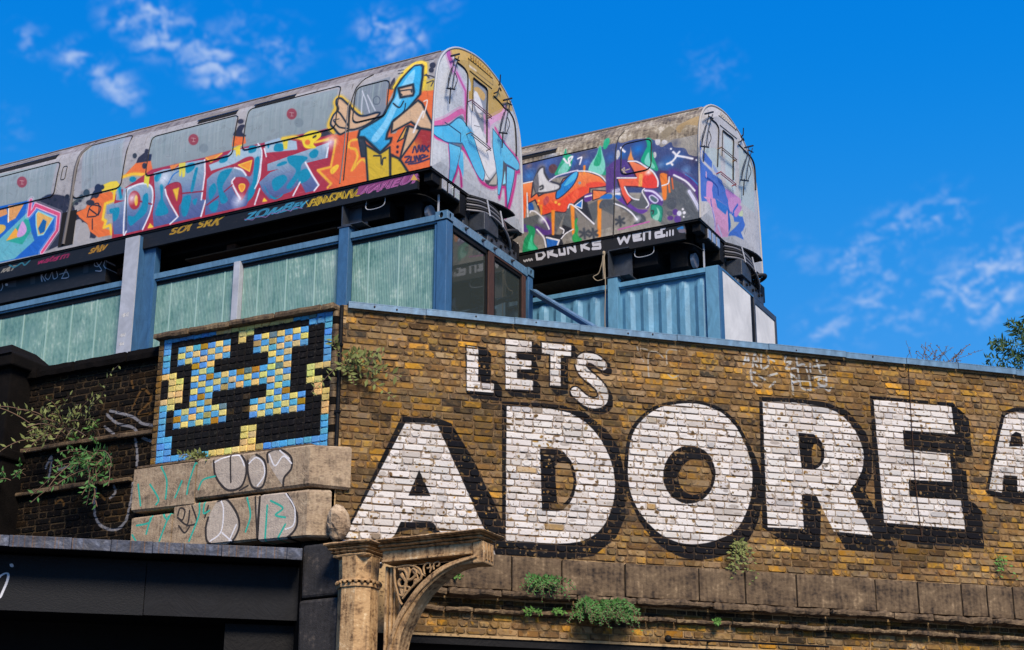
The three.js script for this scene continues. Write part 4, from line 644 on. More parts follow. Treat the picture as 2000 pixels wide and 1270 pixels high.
// ---------- container with ribbed glazing, under the first carriage ----------
{
  const c = FC.thing('glazed_container', 'blue framed container glazed with ribbed green plastic, dark windows in its end', 'container');
  const B = M.blue, yLow = -2.58, xP = [FC.onZ(665, 450).x, FC.onZ(684, 450).x], xM = [FC.onZ(458, 507).x, FC.onZ(470, 507).x], xE = FC.onZ(299, 533).x;
  part(c, 'corner_post', box(-0.145, 0, yLow, -0.118, -0.16, 0, 0.006), M.blueDeep); casting(c, 0.012, 0.012, 0.012, B);
  part(c, 'top_rail', [box(xP[1], -0.166, -0.10, -0.015, -0.10, -0.005, 0.004), box(xE, xP[0], -0.10, -0.015, -0.10, -0.005, 0.004)], B);
  part(c, 'rail_lip', box(xE, -0.15, -0.125, -0.10, -0.06, -0.03), B);
  part(c, 'support_post', box(xP[0], xP[1], yLow, 0.06, -0.12, 0.035, 0.005), M.blueDeep); part(c, 'post_plate', box(xP[0] - 0.02, xP[1] + 0.03, 0.06, 0.075, -0.16, 0.045), M.steel);
  part(c, 'mullion', box(xM[0], xM[1], yLow, -0.10, -0.10, 0.012, 0.004), M.grey);
  part(c, 'frame_jamb', box(xE - 0.02, xE + 0.03, yLow, -0.10, -0.10, 0.0), M.blueDeep); part(c, 'frame_jamb', box(-0.19, -0.145, yLow, -0.15, -0.12, -0.02), M.blueDeep);
  const head = -0.165; part(c, 'rail_shade_strip', box(xE, -0.145, head - 0.01, -0.125, -0.12, -0.06), M.black);  // black strip: shade under the top rail put into colour
  glazing(c, xE + 0.03, xM[0] - 0.004, yLow, head, -0.075, glazingMat(3));
  glazing(c, xM[1] + 0.004, xP[0] - 0.004, yLow, head, -0.075, glazingMat(5));
  glazing(c, xP[1] + 0.004, -0.19, yLow, head, -0.075, glazingMat(9));
  part(c, 'back_wall', box(-11.9, -0.12, yLow, -0.05, -2.43, -2.38), M.inner); part(c, 'ceiling', box(-11.9, -0.05, -0.06, -0.03, -2.4, -0.10), M.charcoal); part(c, 'floor', box(-11.9, -0.06, yLow - 0.004, yLow + 0.05, -2.4, -0.13), M.ply);
  part(c, 'partition', box(xP[0] - 0.02, xP[0] + 0.03, yLow, -0.06, -2.38, -0.13), M.charcoal);
  // end of the container: rail with bolts, two windows
  const z = (X, Y) => FC.onX(X, Y, 0).z, zA = z(877, 520), zB = z(955, 560), zC = z(966, 560), zD = z(1021, 590), zE = z(1032, 590), zEnd = -2.438;
  part(c, 'end_rail', box(-0.09, 0, -0.135, -0.01, zEnd + 0.16, -0.162, 0.005), B); casting2(c, 0.012, 0.012, zEnd - 0.0, B);
  for (const X of [[909, 448], [942, 472], [965, 488], [999, 512]]) { const p = FC.onX(X[0], X[1], 0); part(c, 'bolt', bolt(V(0.0, -0.07, p.z), V(1, 0, 0)), M.steel); }
  part(c, 'corner_post', box(-0.14, 0, yLow, -0.118, zEnd, zE, 0.006), M.blueDeep);
  const win = (z0, z1, mat, name) => { const m = part(c, name, [box(-0.07, -0.02, yLow, -0.15, z0 - 0.045, z0, 0.004), box(-0.07, -0.02, yLow, -0.15, z1, z1 + 0.045, 0.004), box(-0.07, -0.02, -0.205, -0.15, z1, z0, 0.004)], mat); part(m, 'pane', box(-0.05, -0.044, yLow, -0.2, z1 + 0.03, z0 - 0.03), M.glass); };
  win(-0.162, zB, M.black, 'window_frame'); win(zC, zD - 0.02, M.black, 'window_frame'); part(c, 'timber_frame', [box(-0.075, -0.006, yLow, -0.137, zC, zB, 0.004), box(-0.075, -0.008, yLow, -0.15, zE + 0.06, zD, 0.004), box(-0.075, -0.007, -0.16, -0.137, zD, zB)], M.wood);
}
function casting2(parent, x, y, z, mat) { const h = 0.118, d = 0.162, sl = Array.from({ length: 14 }, (_, i) => { const t = -i / 14 * 2 * Math.PI; return [d / 2 + Math.cos(t) * 0.026, -h / 2 + Math.sin(t) * 0.038]; }); const e = extrude([[0, -h], [d, -h], [d, 0], [0, 0]], 0.016, 0.003, [sl]); e.rotateY(Math.PI / 2); e.translate(x - 0.012, y, z + d); const m = part(parent, 'corner_casting', [e, box(x - 0.178, x, y - 0.012, y - 0.001, z, z + d), box(x - 0.178, x, y - h, y - h + 0.012, z, z + d), box(x - 0.178, x - 0.01, y - h, y, z - 0.006, z + 0.008)], mat); part(m, 'slot', box(x - 0.15, x - 0.02, y - h + 0.014, y - 0.014, z + 0.012, z + d - 0.01), M.void); }
// ---------- the next glazed container and the tall grey column ----------
{
  const x1 = FC.onZ(246, 546).x, c = FC.at(x1, 0, 0).thing('glazed_container', 'blue railed container of ribbed green plastic beside the tall grey column', 'container');
  part(c, 'top_rail', box(-6, -0.01, -0.10, -0.015, -0.10, -0.005, 0.004), M.blue); part(c, 'rail_lip', box(-6, -0.01, -0.125, -0.10, -0.06, -0.03), M.blue); part(c, 'rail_shade_strip', box(-6, -0.01, -0.2, -0.125, -0.12, -0.06), M.black);  // black strip below the rail is painted shade here too
  glazing(c, -6, -0.02, -2.58, -0.19, -0.075, glazingMat(14)); part(c, 'back_wall', box(-6, 0, -2.58, -0.05, -2.43, -2.38), M.inner);
  const k = FC.thing('steel_column', 'tall pale grey steel column with blue flank, scratched with faint tags', 'column');
  const xa = FC.onZ(257, 461).x, xb = FC.onZ(284, 457).x, xc = FC.onZ(299, 533).x, yt = FC.onZ(284, 457, 0.12).y;
  part(k, 'grey_face', box(xa, xb - 0.004, -2.58, yt, 0.10, 0.12), M.grey); part(k, 'web', box(xb - 0.04, xb, -2.58, yt, -0.12, 0.10), M.blueDeep); part(k, 'blue_flange', box(xb, xc - 0.004, -2.58, yt - 0.16, -0.14, -0.02, 0.004), M.blueDeep); part(k, 'back_flange', box(xa, xb, -2.58, yt, -0.14, -0.12), M.grey);
  for (const [y, s] of [[-0.62, 1], [-0.92, 0.8], [-1.05, 0.7]]) { const q = []; for (let i = 0; i < 14; i++) q.push(V(xa + 0.05 + (i % 7) * 0.02 * s, y + 0.035 * Math.sin(i * 2.3) * s, 0.1205)); part(k, 'scratched_tag', tube(q, 0.0022, 50, 4), M.white); }
}
// ---------- blue corrugated container under the second carriage ----------
{
  const c = FC2.thing('corrugated_container', 'light blue corrugated container with white panelled end under the second carriage', 'container'), B = M.blueSide;
  const xp = [FC2.onZ(1189, 560).x, FC2.onZ(1208, 560).x], zD = FC2.onX(1466, 600, 0).z, zE = FC2.onX(1472, 600, 0).z, zF = FC2.onX(1516, 640, 0).z, yL = -2.58;
  part(c, 'corner_post', box(-0.19, 0, yL, 0.0, -0.14, 0, 0.008), B);
  part(c, 'top_rail', box(-11.8, -0.19, -0.075, -0.005, -0.10, 0.0, 0.004), B);
  part(c, 'corrugated_side', corrugated(-11.8, -0.19, yL, -0.07, -0.075, 0.278, 0.036), B);
  part(c, 'rail_lip', box(-11.8, -0.19, -0.09, -0.074, -0.07, -0.02), B);
  part(c, 'support_post', box(xp[0], xp[1], yL, 0.075, -0.1, 0.04, 0.005), B); part(c, 'post_plate', box(xp[0] - 0.03, xp[1] + 0.04, 0.075, 0.09, -0.16, 0.05), M.steel);
  part(c, 'end_frame', [box(-0.03, 0.012, yL, -0.004, -0.15, -0.002, 0.004), box(-0.03, 0.014, -0.03, 0.0, zE, -0.15)], M.blueDeep);
  part(c, 'door_panel', box(-0.03, 0.006, yL, -0.03, zD, -0.15, 0.004), M.white);
  part(c, 'door_gap', box(-0.05, 0.004, yL, -0.02, zE, zD), M.black); part(c, 'door_post', box(-0.03, 0.02, yL, -0.01, zE - 0.03, zE + 0.02, 0.004), M.steel);
  part(c, 'glazed_panel', box(-0.03, 0.0, yL, -0.1, zF + 0.07, zE - 0.03, 0.004), M.white);
  part(c, 'panel_frame', [box(-0.03, 0.012, -0.1, -0.01, zF, zE - 0.03, 0.004), box(-0.03, 0.013, yL, -0.1, zF, zF + 0.07, 0.004)], M.steel);
  part(c, 'tail_lamp', box(-0.02, 0.06, -0.72, -0.6, zF - 0.04, zF + 0.002, 0.008), std(0x6a1f24, 0.4));
  part(c, 'body', box(-11.8, -0.06, yL, -0.03, zF + 0.02, -0.12), M.blueDeep);
  // brace between the two containers
  const a = FC.onX(1041, 566, 0.03), aw = FC.world(a.x, a.y, a.z), bz = FR.onZ(1168, 643, -0.5), bw = FR.world(bz.x, bz.y, -0.5);
  const br = new Frame(aw, -YAW_T), e = br.local(bw), st = br.thing('diagonal_brace', 'blue steel angle brace slanting down from the glazed container to the coping', 'brace');
  part(st, 'angle_flange', beam(V(0, 0, 0), e, 0.09, 0.014), M.flash); part(st, 'angle_web', beam(V(0, -0.04, 0.04), e.clone().add(V(0, -0.04, 0.04)), 0.012, 0.07), M.blueDeep);
  // rope hung from the underframe
  const rp = FC2.onZ(1180, 495, 0.12), R = new Frame(FC2.world(rp.x, rp.y, 0.12), -YAW_T), ro = R.thing('hanging_rope', 'knotted rope hanging from the second carriage past the blue container', 'rope');
  part(ro, 'long_strand', tube([V(0, 0, 0), V(0.012, -0.5, 0.0), V(0.0, -1.0, 0.01), V(0.01, -1.55, 0)], 0.007, 20, 5), M.rope); part(ro, 'loop', tube([V(-0.01, 0, 0), V(-0.05, -0.2, 0.01), V(-0.1, -0.3, 0), V(-0.17, -0.34, 0.02), V(-0.12, -0.4, 0), V(-0.03, -0.4, 0)], 0.007, 30, 5), M.rope);
  part(ro, 'bundle', [tube([V(-0.01, 0.03, 0), V(-0.02, -0.15, 0.01), V(-0.015, -0.4, 0)], 0.012, 12, 5), tube([V(0.01, 0.03, 0), V(-0.005, -0.2, 0.02), V(0, -0.4, 0.01)], 0.010, 12, 5)], M.rope); const kn = new THREE.SphereGeometry(0.03, 9, 7); kn.scale(0.8, 1.3, 0.9); kn.translate(-0.005, 0.0, 0); part(ro, 'knot', fixUV(kn), M.rope);
}

// ---------- underground carriages ----------
const HALF = [[0, 0], [0.012, 0.3], [0.03, 0.7], [0.05, 1.06], [0.08, 1.35], [0.11, 1.5], [0.15, 1.62], [0.20, 1.71], [0.26, 1.79], [0.35, 1.885], [0.45, 1.96], [0.55, 2.02], [0.66, 2.07], [0.80, 2.115], [0.95, 2.15], [1.12, 2.18], [1.3, 2.19]];
const ARC = HALF.reduce((a, p, i) => { a.push(i ? a[i - 1] + Math.hypot(p[0] - HALF[i - 1][0], p[1] - HALF[i - 1][1]) : 0); return a; }, []), ARCMAX = ARC[ARC.length - 1];
function onSkin(F, X, Y) {                                          // photograph pixel -> place along the side and round the profile
  const [o, d] = F.ray(X, Y); let best = null;
  for (let i = 0; i + 1 < HALF.length; i++) {
    const [p0, y0] = HALF[i], [p1, y1] = HALF[i + 1], nz = y1 - y0, ny = (p1 - p0);              // outward normal in (z,y): z = -p
    const den = d.z * nz + d.y * ny; if (Math.abs(den) < 1e-9) continue;
    const t = ((-p0 - o.z) * nz + (y0 - o.y) * ny) / den; if (t < 0) continue;
    const y = o.y + d.y * t, z = o.z + d.z * t, k = Math.abs(y1 - y0) > 1e-6 ? (y - y0) / (y1 - y0) : (-z - p0) / (p1 - p0);
    if (k < -0.001 && i > 0) continue; if (k > 1.001 && i < HALF.length - 2) continue;
    if (k < -0.3 || k > 1.6) { if (i > 0) continue; }
    best = { x: o.x + d.x * t, s: ARC[i] + k * (ARC[i + 1] - ARC[i]), y, z }; break;
  }
  return best;
}
const skinAt = (s, out = 0) => { let i = 0; while (i < ARC.length - 2 && ARC[i + 1] < s) i++; const k = (s - ARC[i]) / (ARC[i + 1] - ARC[i]), a = HALF[i], b = HALF[i + 1], nz = (b[1] - a[1]), ny = (b[0] - a[0]), l = Math.hypot(nz, ny); return { z: -(a[0] + (b[0] - a[0]) * k) + out * nz / l, y: a[1] + (b[1] - a[1]) * k + out * ny / l }; };
class Skin extends Painter {
  constructor(F, L, w) { const k = w / L, h = Math.ceil(ARCMAX * k); super(w, h, k, (X, Y) => { const p = onSkin(F, X, Y); return p ? [(p.x + L) * k, h - p.s * k] : null; }); this.F = F; this.L = L; this.k2 = k; this.h = h; }
  uv(x, s) { return [(x + this.L) / this.L, s * this.k2 / this.h]; }
}
function skinGeo(S, x0, x1, s0, s1, out, nx = 1, ns = 20, corner = 0) {   // a patch of the side, lifted off by out, with rounded corners
  const P = [], U = [], N = (a, s) => { const q = skinAt(s, out); return [a, q.y, q.z]; };
  const push = (a, s) => { P.push(...N(a, s)); U.push(...S.uv(a, s)); };
  for (let j = 0; j < ns; j++) {
    const a = s0 + (s1 - s0) * j / ns, b = s0 + (s1 - s0) * (j + 1) / ns, ins = (s) => { const e = Math.min(s - s0, s1 - s); if (e >= corner || !corner) return 0; const t = 1 - e / corner; return corner * (1 - Math.sqrt(Math.max(0, 1 - t * t))); };
    for (let i = 0; i < nx; i++) { const f = (s, t) => x0 + ins(s) + (x1 - x0 - 2 * ins(s)) * t, A = f(a, i / nx), B = f(a, (i + 1) / nx), C = f(b, (i + 1) / nx), D = f(b, i / nx); push(A, a); push(B, a); push(C, b); push(A, a); push(C, b); push(D, b); }
  }
  const g = new THREE.BufferGeometry(); g.setAttribute('position', new THREE.Float32BufferAttribute(P, 3)); g.setAttribute('uv', new THREE.Float32BufferAttribute(U, 2)); g.computeVertexNormals(); return g;
}
function skinLine(pts, r, out = 0.004, sides = 6, closed = false) {   // a rubber strip or seam lying on the side: [x, s] points
  const c = new THREE.CatmullRomCurve3(pts.map(([x, s]) => { const q = skinAt(s, out); return V(x, q.y, q.z); }), closed, 'catmullrom', 0.15); return fixUV(new THREE.TubeGeometry(c, pts.length * 4, r, sides, closed));
}
const rrect = (x0, x1, s0, s1, c) => { const o = [], cn = (cx, cs, a) => { for (let i = 0; i <= 3; i++) { const t = (a + i * 30) * RAD; o.push([cx + Math.cos(t) * c, cs + Math.sin(t) * c]); } }; cn(x1 - c, s1 - c, 0); for (let i = 1; i < 4; i++) o.push([x1 - c + (x0 + c - x1 + c) * i / 4, s1]); cn(x0 + c, s1 - c, 90); for (let i = 1; i < 3; i++) o.push([x0, s1 - c + (s0 - s1 + 2 * c) * i / 3]); cn(x0 + c, s0 + c, 180); for (let i = 1; i < 4; i++) o.push([x0 + c + (x1 - x0 - 2 * c) * i / 4, s0]); cn(x1 - c, s0 + c, 270); for (let i = 1; i < 3; i++) o.push([x1, s0 + c + (s1 - s0 - 2 * c) * i / 3]); return o; };
function dirty(S, seed, n, cols, al) { const r = rng(seed), x = S.x; for (let i = 0; i < n; i++) { x.fillStyle = css(cols[Math.floor(r() * cols.length)], al * (0.4 + r())); const X = r() * S.c.width, Y = r() * S.c.height; if (r() < 0.5) x.fillRect(X, Y, 1 + 2 * r(), 4 + 40 * r() * r()); else { x.beginPath(); x.ellipse(X, Y, 2 + 18 * r() * r(), 1 + 8 * r() * r(), r(), 0, 7); x.fill(); } } }

function carriage(F, name, label, L, S, FRONT, spec) {
  const car = F.thing(name, label, 'train carriage', 'retired underground carriages on the roof');
  const side = new THREE.MeshPhysicalMaterial({ map: S.tex(), roughness: 0.5, metalness: 0.0, clearcoat: 0.12, clearcoatRoughness: 0.4, bumpMap: rep(COARSE, 14, 5), bumpScale: 0.006 });
  const plain = std(0xffffff, 0.7, 0.0, { map: mottle([138, 132, 124], 0.55, 10, 301), bumpMap: C1, bumpScale: 0.004 }), LL = spec.length || 16;
  part(car, 'side_skin', skinGeo(S, -L, 0, 0, ARCMAX, 0, 40, 44), side);
  if (LL > L) { const g = skinGeo(S, -LL, -L, 0, ARCMAX, 0, 1, 22); part(car, 'side_skin', fixUV(g), plain); }
  { // far half of the shell and the floor
    const P = [], q = (a, b) => { const A = [-a[0], a[1]], B = [-b[0], b[1]]; P.push(-LL, A[1], A[0], 0, A[1], A[0], 0, B[1], B[0], -LL, A[1], A[0], 0, B[1], B[0], -LL, B[1], B[0]); };
    const far = HALF.map(([p, y]) => [2.6 - p, y]).reverse(); for (let i = 0; i + 1 < far.length; i++) q(far[i], far[i + 1]);
    const g = new THREE.BufferGeometry(); g.setAttribute('position', new THREE.Float32BufferAttribute(P, 3)); g.computeVertexNormals(); part(car, 'far_side', fixUV(g), plain);
    part(car, 'floor', box(-LL, -0.01, -0.03, 0.0, -2.59, -0.012), M.black); part(car, 'end_wall', box(-LL - 0.03, -LL, 0, 1.9, -2.5, -0.1), plain);
  }
  // cab end: profile plate with rounded rim
  const ring = [...HALF.map(([p, y]) => [-p, y]), ...HALF.slice(0, -1).reverse().map(([p, y]) => [-(2.6 - p), y])];
  const fx = 0.03, tri = [], tuv = [], fuv = (z, y) => [(-z) / 2.6, y / 2.2], pushF = (z, y, X) => { tri.push(X, y, z); tuv.push(...fuv(z, y)); };
  const bulge = (z, y) => { const k = Math.max(Math.abs(z + 1.3) / 1.3, 0), e = Math.min(1, Math.max(0, 1 - k)); return 0.05 * Math.sqrt(Math.min(1, e * 3)); };
  const NR = 7, cy = 1.0, cz = -1.3, at = (i, k) => { const [z, y] = ring[i], f = k / NR; return [cz + (z - cz) * f, cy + (y - cy) * f]; };
  const XF = (z, y, k) => bulge(z, y) * (k === NR ? 0 : 1);
  for (let i = 0; i < ring.length; i++) { const j = (i + 1) % ring.length; for (let k = 0; k < NR; k++) { const a = at(i, k), b = at(j, k), c = at(j, k + 1), d = at(i, k + 1); for (const [p, kk] of [[a, k], [d, k + 1], [c, k + 1], [a, k], [c, k + 1], [b, k]]) pushF(p[0], p[1], XF(p[0], p[1], kk)); } }
  const fg = new THREE.BufferGeometry(); fg.setAttribute('position', new THREE.Float32BufferAttribute(tri, 3)); fg.setAttribute('uv', new THREE.Float32BufferAttribute(tuv, 2)); fg.computeVertexNormals();
  const fmat = new THREE.MeshPhysicalMaterial({ map: FRONT.tex(), roughness: 0.5, clearcoat: 0.12, clearcoatRoughness: 0.4, bumpMap: rep(COARSE, 5, 5), bumpScale: 0.004 });
  const cab = part(car, 'cab_front', fg, fmat);
  const rim = tube(ring.map(([z, y]) => V(0.0, y, z)), 0.018, 90, 6); part(cab, 'rim', rim, spec.rim || plain);
  const f3 = (X, Y, out = 0.06) => F.onX(X, Y, out);                 // pixel -> point on the cab front
  const strip = (name, a, r, mat, out = 0.05, par = cab) => { const q = []; for (let i = 0; i < a.length; i += 2) q.push(f3(a[i], a[i + 1], out)); return part(par, name, tube(q, r, q.length * 6, 6), mat); };
  spec.front({ car, cab, strip, f3, fmat, F });
  // windows, seams, vents on the side
  for (const w of spec.windows) {
    const a = onSkin(F, w[0], w[1]), b = onSkin(F, w[2], w[3]), x0 = Math.min(a.x, b.x), x1 = Math.max(a.x, b.x), s0 = Math.min(a.s, b.s), s1 = Math.max(a.s, b.s), c = w[4] || 0.07;
    const pane = part(car, 'window', skinGeo(S, x0, x1, s0, s1, 0.005, 1, 18, c), new THREE.MeshPhysicalMaterial({ map: side.map, roughness: 0.22, clearcoat: 0.6, clearcoatRoughness: 0.08 }));
    part(pane, 'gasket', skinLine(rrect(x0, x1, s0, s1, c), 0.009, 0.006, 6, true), M.rubber);
  }
  for (const v of spec.vents || []) { const a = onSkin(F, v[0], v[1]), b = onSkin(F, v[2], v[3]), s = (a.s + b.s) / 2, h = v[4] || 0.05; const vent = part(car, 'vent_slot', skinGeo(S, a.x, b.x, s - h / 2, s + h / 2, 0.004, 1, 3), M.void); part(vent, 'vent_hood', skinGeo(S, a.x - 0.02, b.x + 0.02, s + h / 2, s + h / 2 + 0.05, 0.026, 1, 3), plain); }  // flat near-black strip, the shade inside the slot put into colour
  for (const l of spec.seams || []) { const q = []; for (let i = 0; i < l.p.length; i += 2) { const p = onSkin(F, l.p[i], l.p[i + 1]); if (p) q.push([p.x, p.s]); } part(car, l.name || 'seam', skinLine(q, l.r || 0.008, l.out ?? 0.001), l.mat || M.seam); }
  // gutter and roof seams
  part(car, 'gutter', skinLine([[-LL, ARC[9] + 0.02], [-LL / 2, ARC[9] + 0.02], [-1.3, ARC[9] + 0.02], [-0.1, ARC[9] + 0.02]], 0.014, 0.006), plain); part(car, 'roof_bead', skinLine([[-LL, ARC[12]], [-LL / 2, ARC[12]], [-0.15, ARC[12]]], 0.012, 0.004), plain);
  // underframe: solebar with its writing, boxes, bogie, suspension
  const sol = (x0, x1, y0, y1, z) => { const g = box(x0, x1, y0, y1, z - 0.05, z); const p = g.attributes.position, uv = g.attributes.uv; for (let i = 0; i < p.count; i++) uv.setXY(i, (p.getX(i) - spec.sol.x0) / (spec.sol.x1 - spec.sol.x0), (p.getY(i) - spec.sol.y0) / (spec.sol.y1 - spec.sol.y0)); return g; };
  const ub = part(car, 'underframe', [box(-LL, -0.25, -0.30, -0.03, -2.45, -0.35), box(-LL, -0.2, -0.06, -0.03, -2.5, -0.075)], M.black);
  part(car, 'solebar', sol(-LL, spec.sol.end ?? -0.3, -0.26, -0.035, -0.025), std(0xffffff, 0.6, 0.1, { map: spec.sol.tex }));
  part(ub, 'floor_beam', Array.from({ length: 7 }, (_, i) => box(-1.6 - i * 2, -1.45 - i * 2, -0.40, -0.29, -2.4, -0.4)), M.rust);
  return car;
}
// lamps, coupler and hoses under the cab: the same on both cars
const hoseLight = std(0x6d6d70, 0.35);
function underCab(car, F, d) {
  const f3 = (X, Y, x) => F.onX(X + d[0], Y + d[1], x);
  const bx = (x0, x1, y0, y1, z0, z1, name, mat = M.black, r = 0.012) => part(car, name, box(x0, x1, y0, y1, z0, z1, r), mat);
  bx(-0.16, -0.03, -0.16, -0.01, -0.30, -0.08, 'step_bracket');
  const lamp = part(car, 'lamp_cluster', [box(-0.2, -0.015, -0.22, -0.03, -0.80, -0.28, 0.02)], M.black); for (const z of [-0.36, -0.53, -0.70]) part(lamp, 'lens', box(-0.02, 0.004, -0.20, -0.05, z - 0.062, z + 0.062, 0.02), M.lens);
  bx(-0.5, -0.05, -0.45, -0.02, -1.15, -0.95, 'draw_plate', M.steel); bx(-0.6, -0.02, -0.36, -0.05, -0.97, -0.80, 'buffer_post');
  // coupler head
  const hd = part(car, 'coupler', [box(-0.35, 0.10, -0.62, -0.30, -1.62, -1.12, 0.02), box(-0.1, 0.14, -0.72, -0.56, -1.95, -1.1, 0.03), box(-0.2, 0.12, -0.60, -0.36, -2.0, -1.62, 0.03)], M.steel); for (let i = 0; i < 7; i++) { const g = new THREE.CylinderGeometry(0.024, 0.024, 0.02, 10); g.rotateZ(Math.PI / 2); g.translate(0.146, -0.605 - (i % 2) * 0.055, -1.2 - i * 0.09); part(hd, 'port', fixUV(g), M.void); }
  part(hd, 'hook', (() => { const g = new THREE.TorusGeometry(0.1, 0.035, 8, 16, 4.6); g.rotateY(Math.PI / 2); g.translate(0.1, -0.42, -1.7); return fixUV(g); })(), M.rubber);
  // bundle of jumper hoses in an arc
  for (let i = 0; i < 6; i++) { const y = -0.05 - i * 0.042, o = 0.0 + i * 0.012; part(car, 'hose', tube([V(-0.02, y + 0.02, -0.98), V(0.10 + o, y + 0.01, -1.15), V(0.17 + o, y - 0.03, -1.4), V(0.18 + o, y - 0.12, -1.65), V(0.13 + o, y - 0.26, -1.86), V(0.05, y - 0.36, -1.95)], 0.017, 26, 7), i % 2 ? hoseLight : M.rubber); }
  for (const [z, q] of [[-1.22, 0.16], [-1.5, 0.215]]) part(car, 'hose_clamp', beam(V(q + 0.012, -0.06 + (z < -1.4 ? -0.05 : 0.02), z), V(q + 0.06, -0.31 + (z < -1.4 ? -0.05 : 0.02), z), 0.02, 0.012), M.grey);
  { const q = []; for (let i = 0; i <= 10; i++) { const t = i / 10; q.push([0.02 + 0.24 * Math.sin(t * Math.PI * 0.62), -1.0 - t * 0.9]); } q.push([-0.2, -1.95], [-0.2, -1.0]); part(car, 'anticlimber', plan(q, -0.035, -0.012), M.black); }
  // angular casting faces, brackets, bolts
  for (const [x0, x1, y0, y1, z0, z1, m] of [[-0.05, 0.20, -0.52, -0.26, -1.50, -1.10, M.steel], [-0.1, 0.17, -0.68, -0.50, -2.1, -1.25, M.steel], [0.0, 0.16, -0.60, -0.34, -2.2, -2.0, M.black], [-0.2, 0.1, -0.76, -0.66, -1.9, -1.4, M.rust]]) bx(x0, x1, y0, y1, z0, z1, 'coupler_casting', m, 0.014);
  for (let i = 0; i < 6; i++) part(car, 'coupler_bolt', bar(V(0.165, -0.59 + 0.05 * (i % 2), -1.35 - i * 0.13), V(0.19, -0.59 + 0.05 * (i % 2), -1.35 - i * 0.13), 0.024, 6), M.black);
  part(car, 'cable_loop', tube([V(0.1, -0.34, -1.68), V(0.24, -0.31, -1.76), V(0.28, -0.28, -1.9), V(0.18, -0.30, -2.0), V(0.06, -0.37, -1.9), V(0.1, -0.42, -1.72)], 0.03, 40, 8), M.rubber);
  part(car, 'brake_pipe', tube([V(0.05, -0.66, -1.6), V(0.1, -0.78, -1.7), V(0.06, -0.8, -1.9), V(0.0, -0.68, -2.05)], 0.03, 24, 8), M.black);
  // brake gear and equipment boxes behind
  for (const [x0, x1, y0, y1, z0, z1] of [[-1.2, -0.75, -0.5, -0.26, -0.7, -0.2], [-0.62, -0.35, -0.55, -0.24, -0.75, -0.35], [-1.9, -1.3, -0.56, -0.26, -1.1, -0.5], [-3.4, -2.2, -0.5, -0.26, -2.2, -0.8]]) bx(x0, x1, y0, y1, z0, z1, 'equipment_box');
  const dr = new THREE.CylinderGeometry(0.11, 0.11, 0.05, 18); dr.rotateZ(Math.PI / 2); dr.translate(-0.30, -0.42, -0.5); part(car, 'headlamp', fixUV(dr), M.lens);
  part(car, 'grab_loop', tube([V(-1.05, -0.23, -0.1), V(-1.05, -0.36, -0.08), V(-1.0, -0.39, -0.08), V(-0.8, -0.38, -0.08), V(-0.76, -0.35, -0.08), V(-0.76, -0.22, -0.1)], 0.007, 30, 5), M.grey);
  part(car, 'air_pipe', tube([V(-1.5, -0.27, -0.12), V(-0.9, -0.26, -0.10), V(-0.5, -0.25, -0.10), V(-0.2, -0.3, -0.2), V(-0.1, -0.36, -0.35)], 0.01, 30, 6), M.black);
  part(car, 'lamp_bracket', box(-0.13, -0.11, -0.62, -0.2, -0.42, -0.40), M.grey); bx(-1.1, -0.4, -0.62, -0.5, -2.4, -0.9, 'bogie_frame');
  part(car, 'ply_soffit', box(-4.3, -1.7, -0.42, -0.40, -2.3, -0.35), M.ply);
}

// years outdoors over the paint: dust drifts, rain runs, scratches, faded patches, rust spots
function weather(S, seed) {
  const x = S.x, r = rng(seed), W = S.c.width, H = S.c.height;
  for (let i = 0; i < 1500; i++) { const X = r() * W, Y = r() * H, n = fbm(X * 0.006, Y * 0.01, seed, 3); x.fillStyle = css(n > 0 ? [64, 54, 44] : [206, 202, 196], 0.03 + 0.05 * r()); x.beginPath(); x.ellipse(X, Y, 3 + 30 * r() * r(), 2 + 14 * r() * r(), r() * 3, 0, 7); x.fill(); }
  for (let i = 0; i < 520; i++) { const X = r() * W, Y = r() * H; x.fillStyle = css(mix([58, 46, 34], [150, 140, 126], r()), 0.07 + 0.12 * r()); x.fillRect(X, Y, 1 + 2 * r(), 10 + 70 * r() * r()); }
  for (let i = 0; i < 260; i++) { x.strokeStyle = css(r() < 0.5 ? [222, 220, 216] : [40, 36, 34], 0.2); x.lineWidth = 0.8 + r(); const X = r() * W, Y = r() * H; x.beginPath(); x.moveTo(X, Y); x.lineTo(X + (r() - 0.5) * 60, Y + (r() - 0.5) * 20); x.stroke(); }
  for (let i = 0; i < 240; i++) { x.fillStyle = css(mix([52, 34, 22], [104, 66, 40], r()), 0.7); const q = 0.8 + 1.8 * r(); x.fillRect(r() * W, r() * H, q, q); }
}
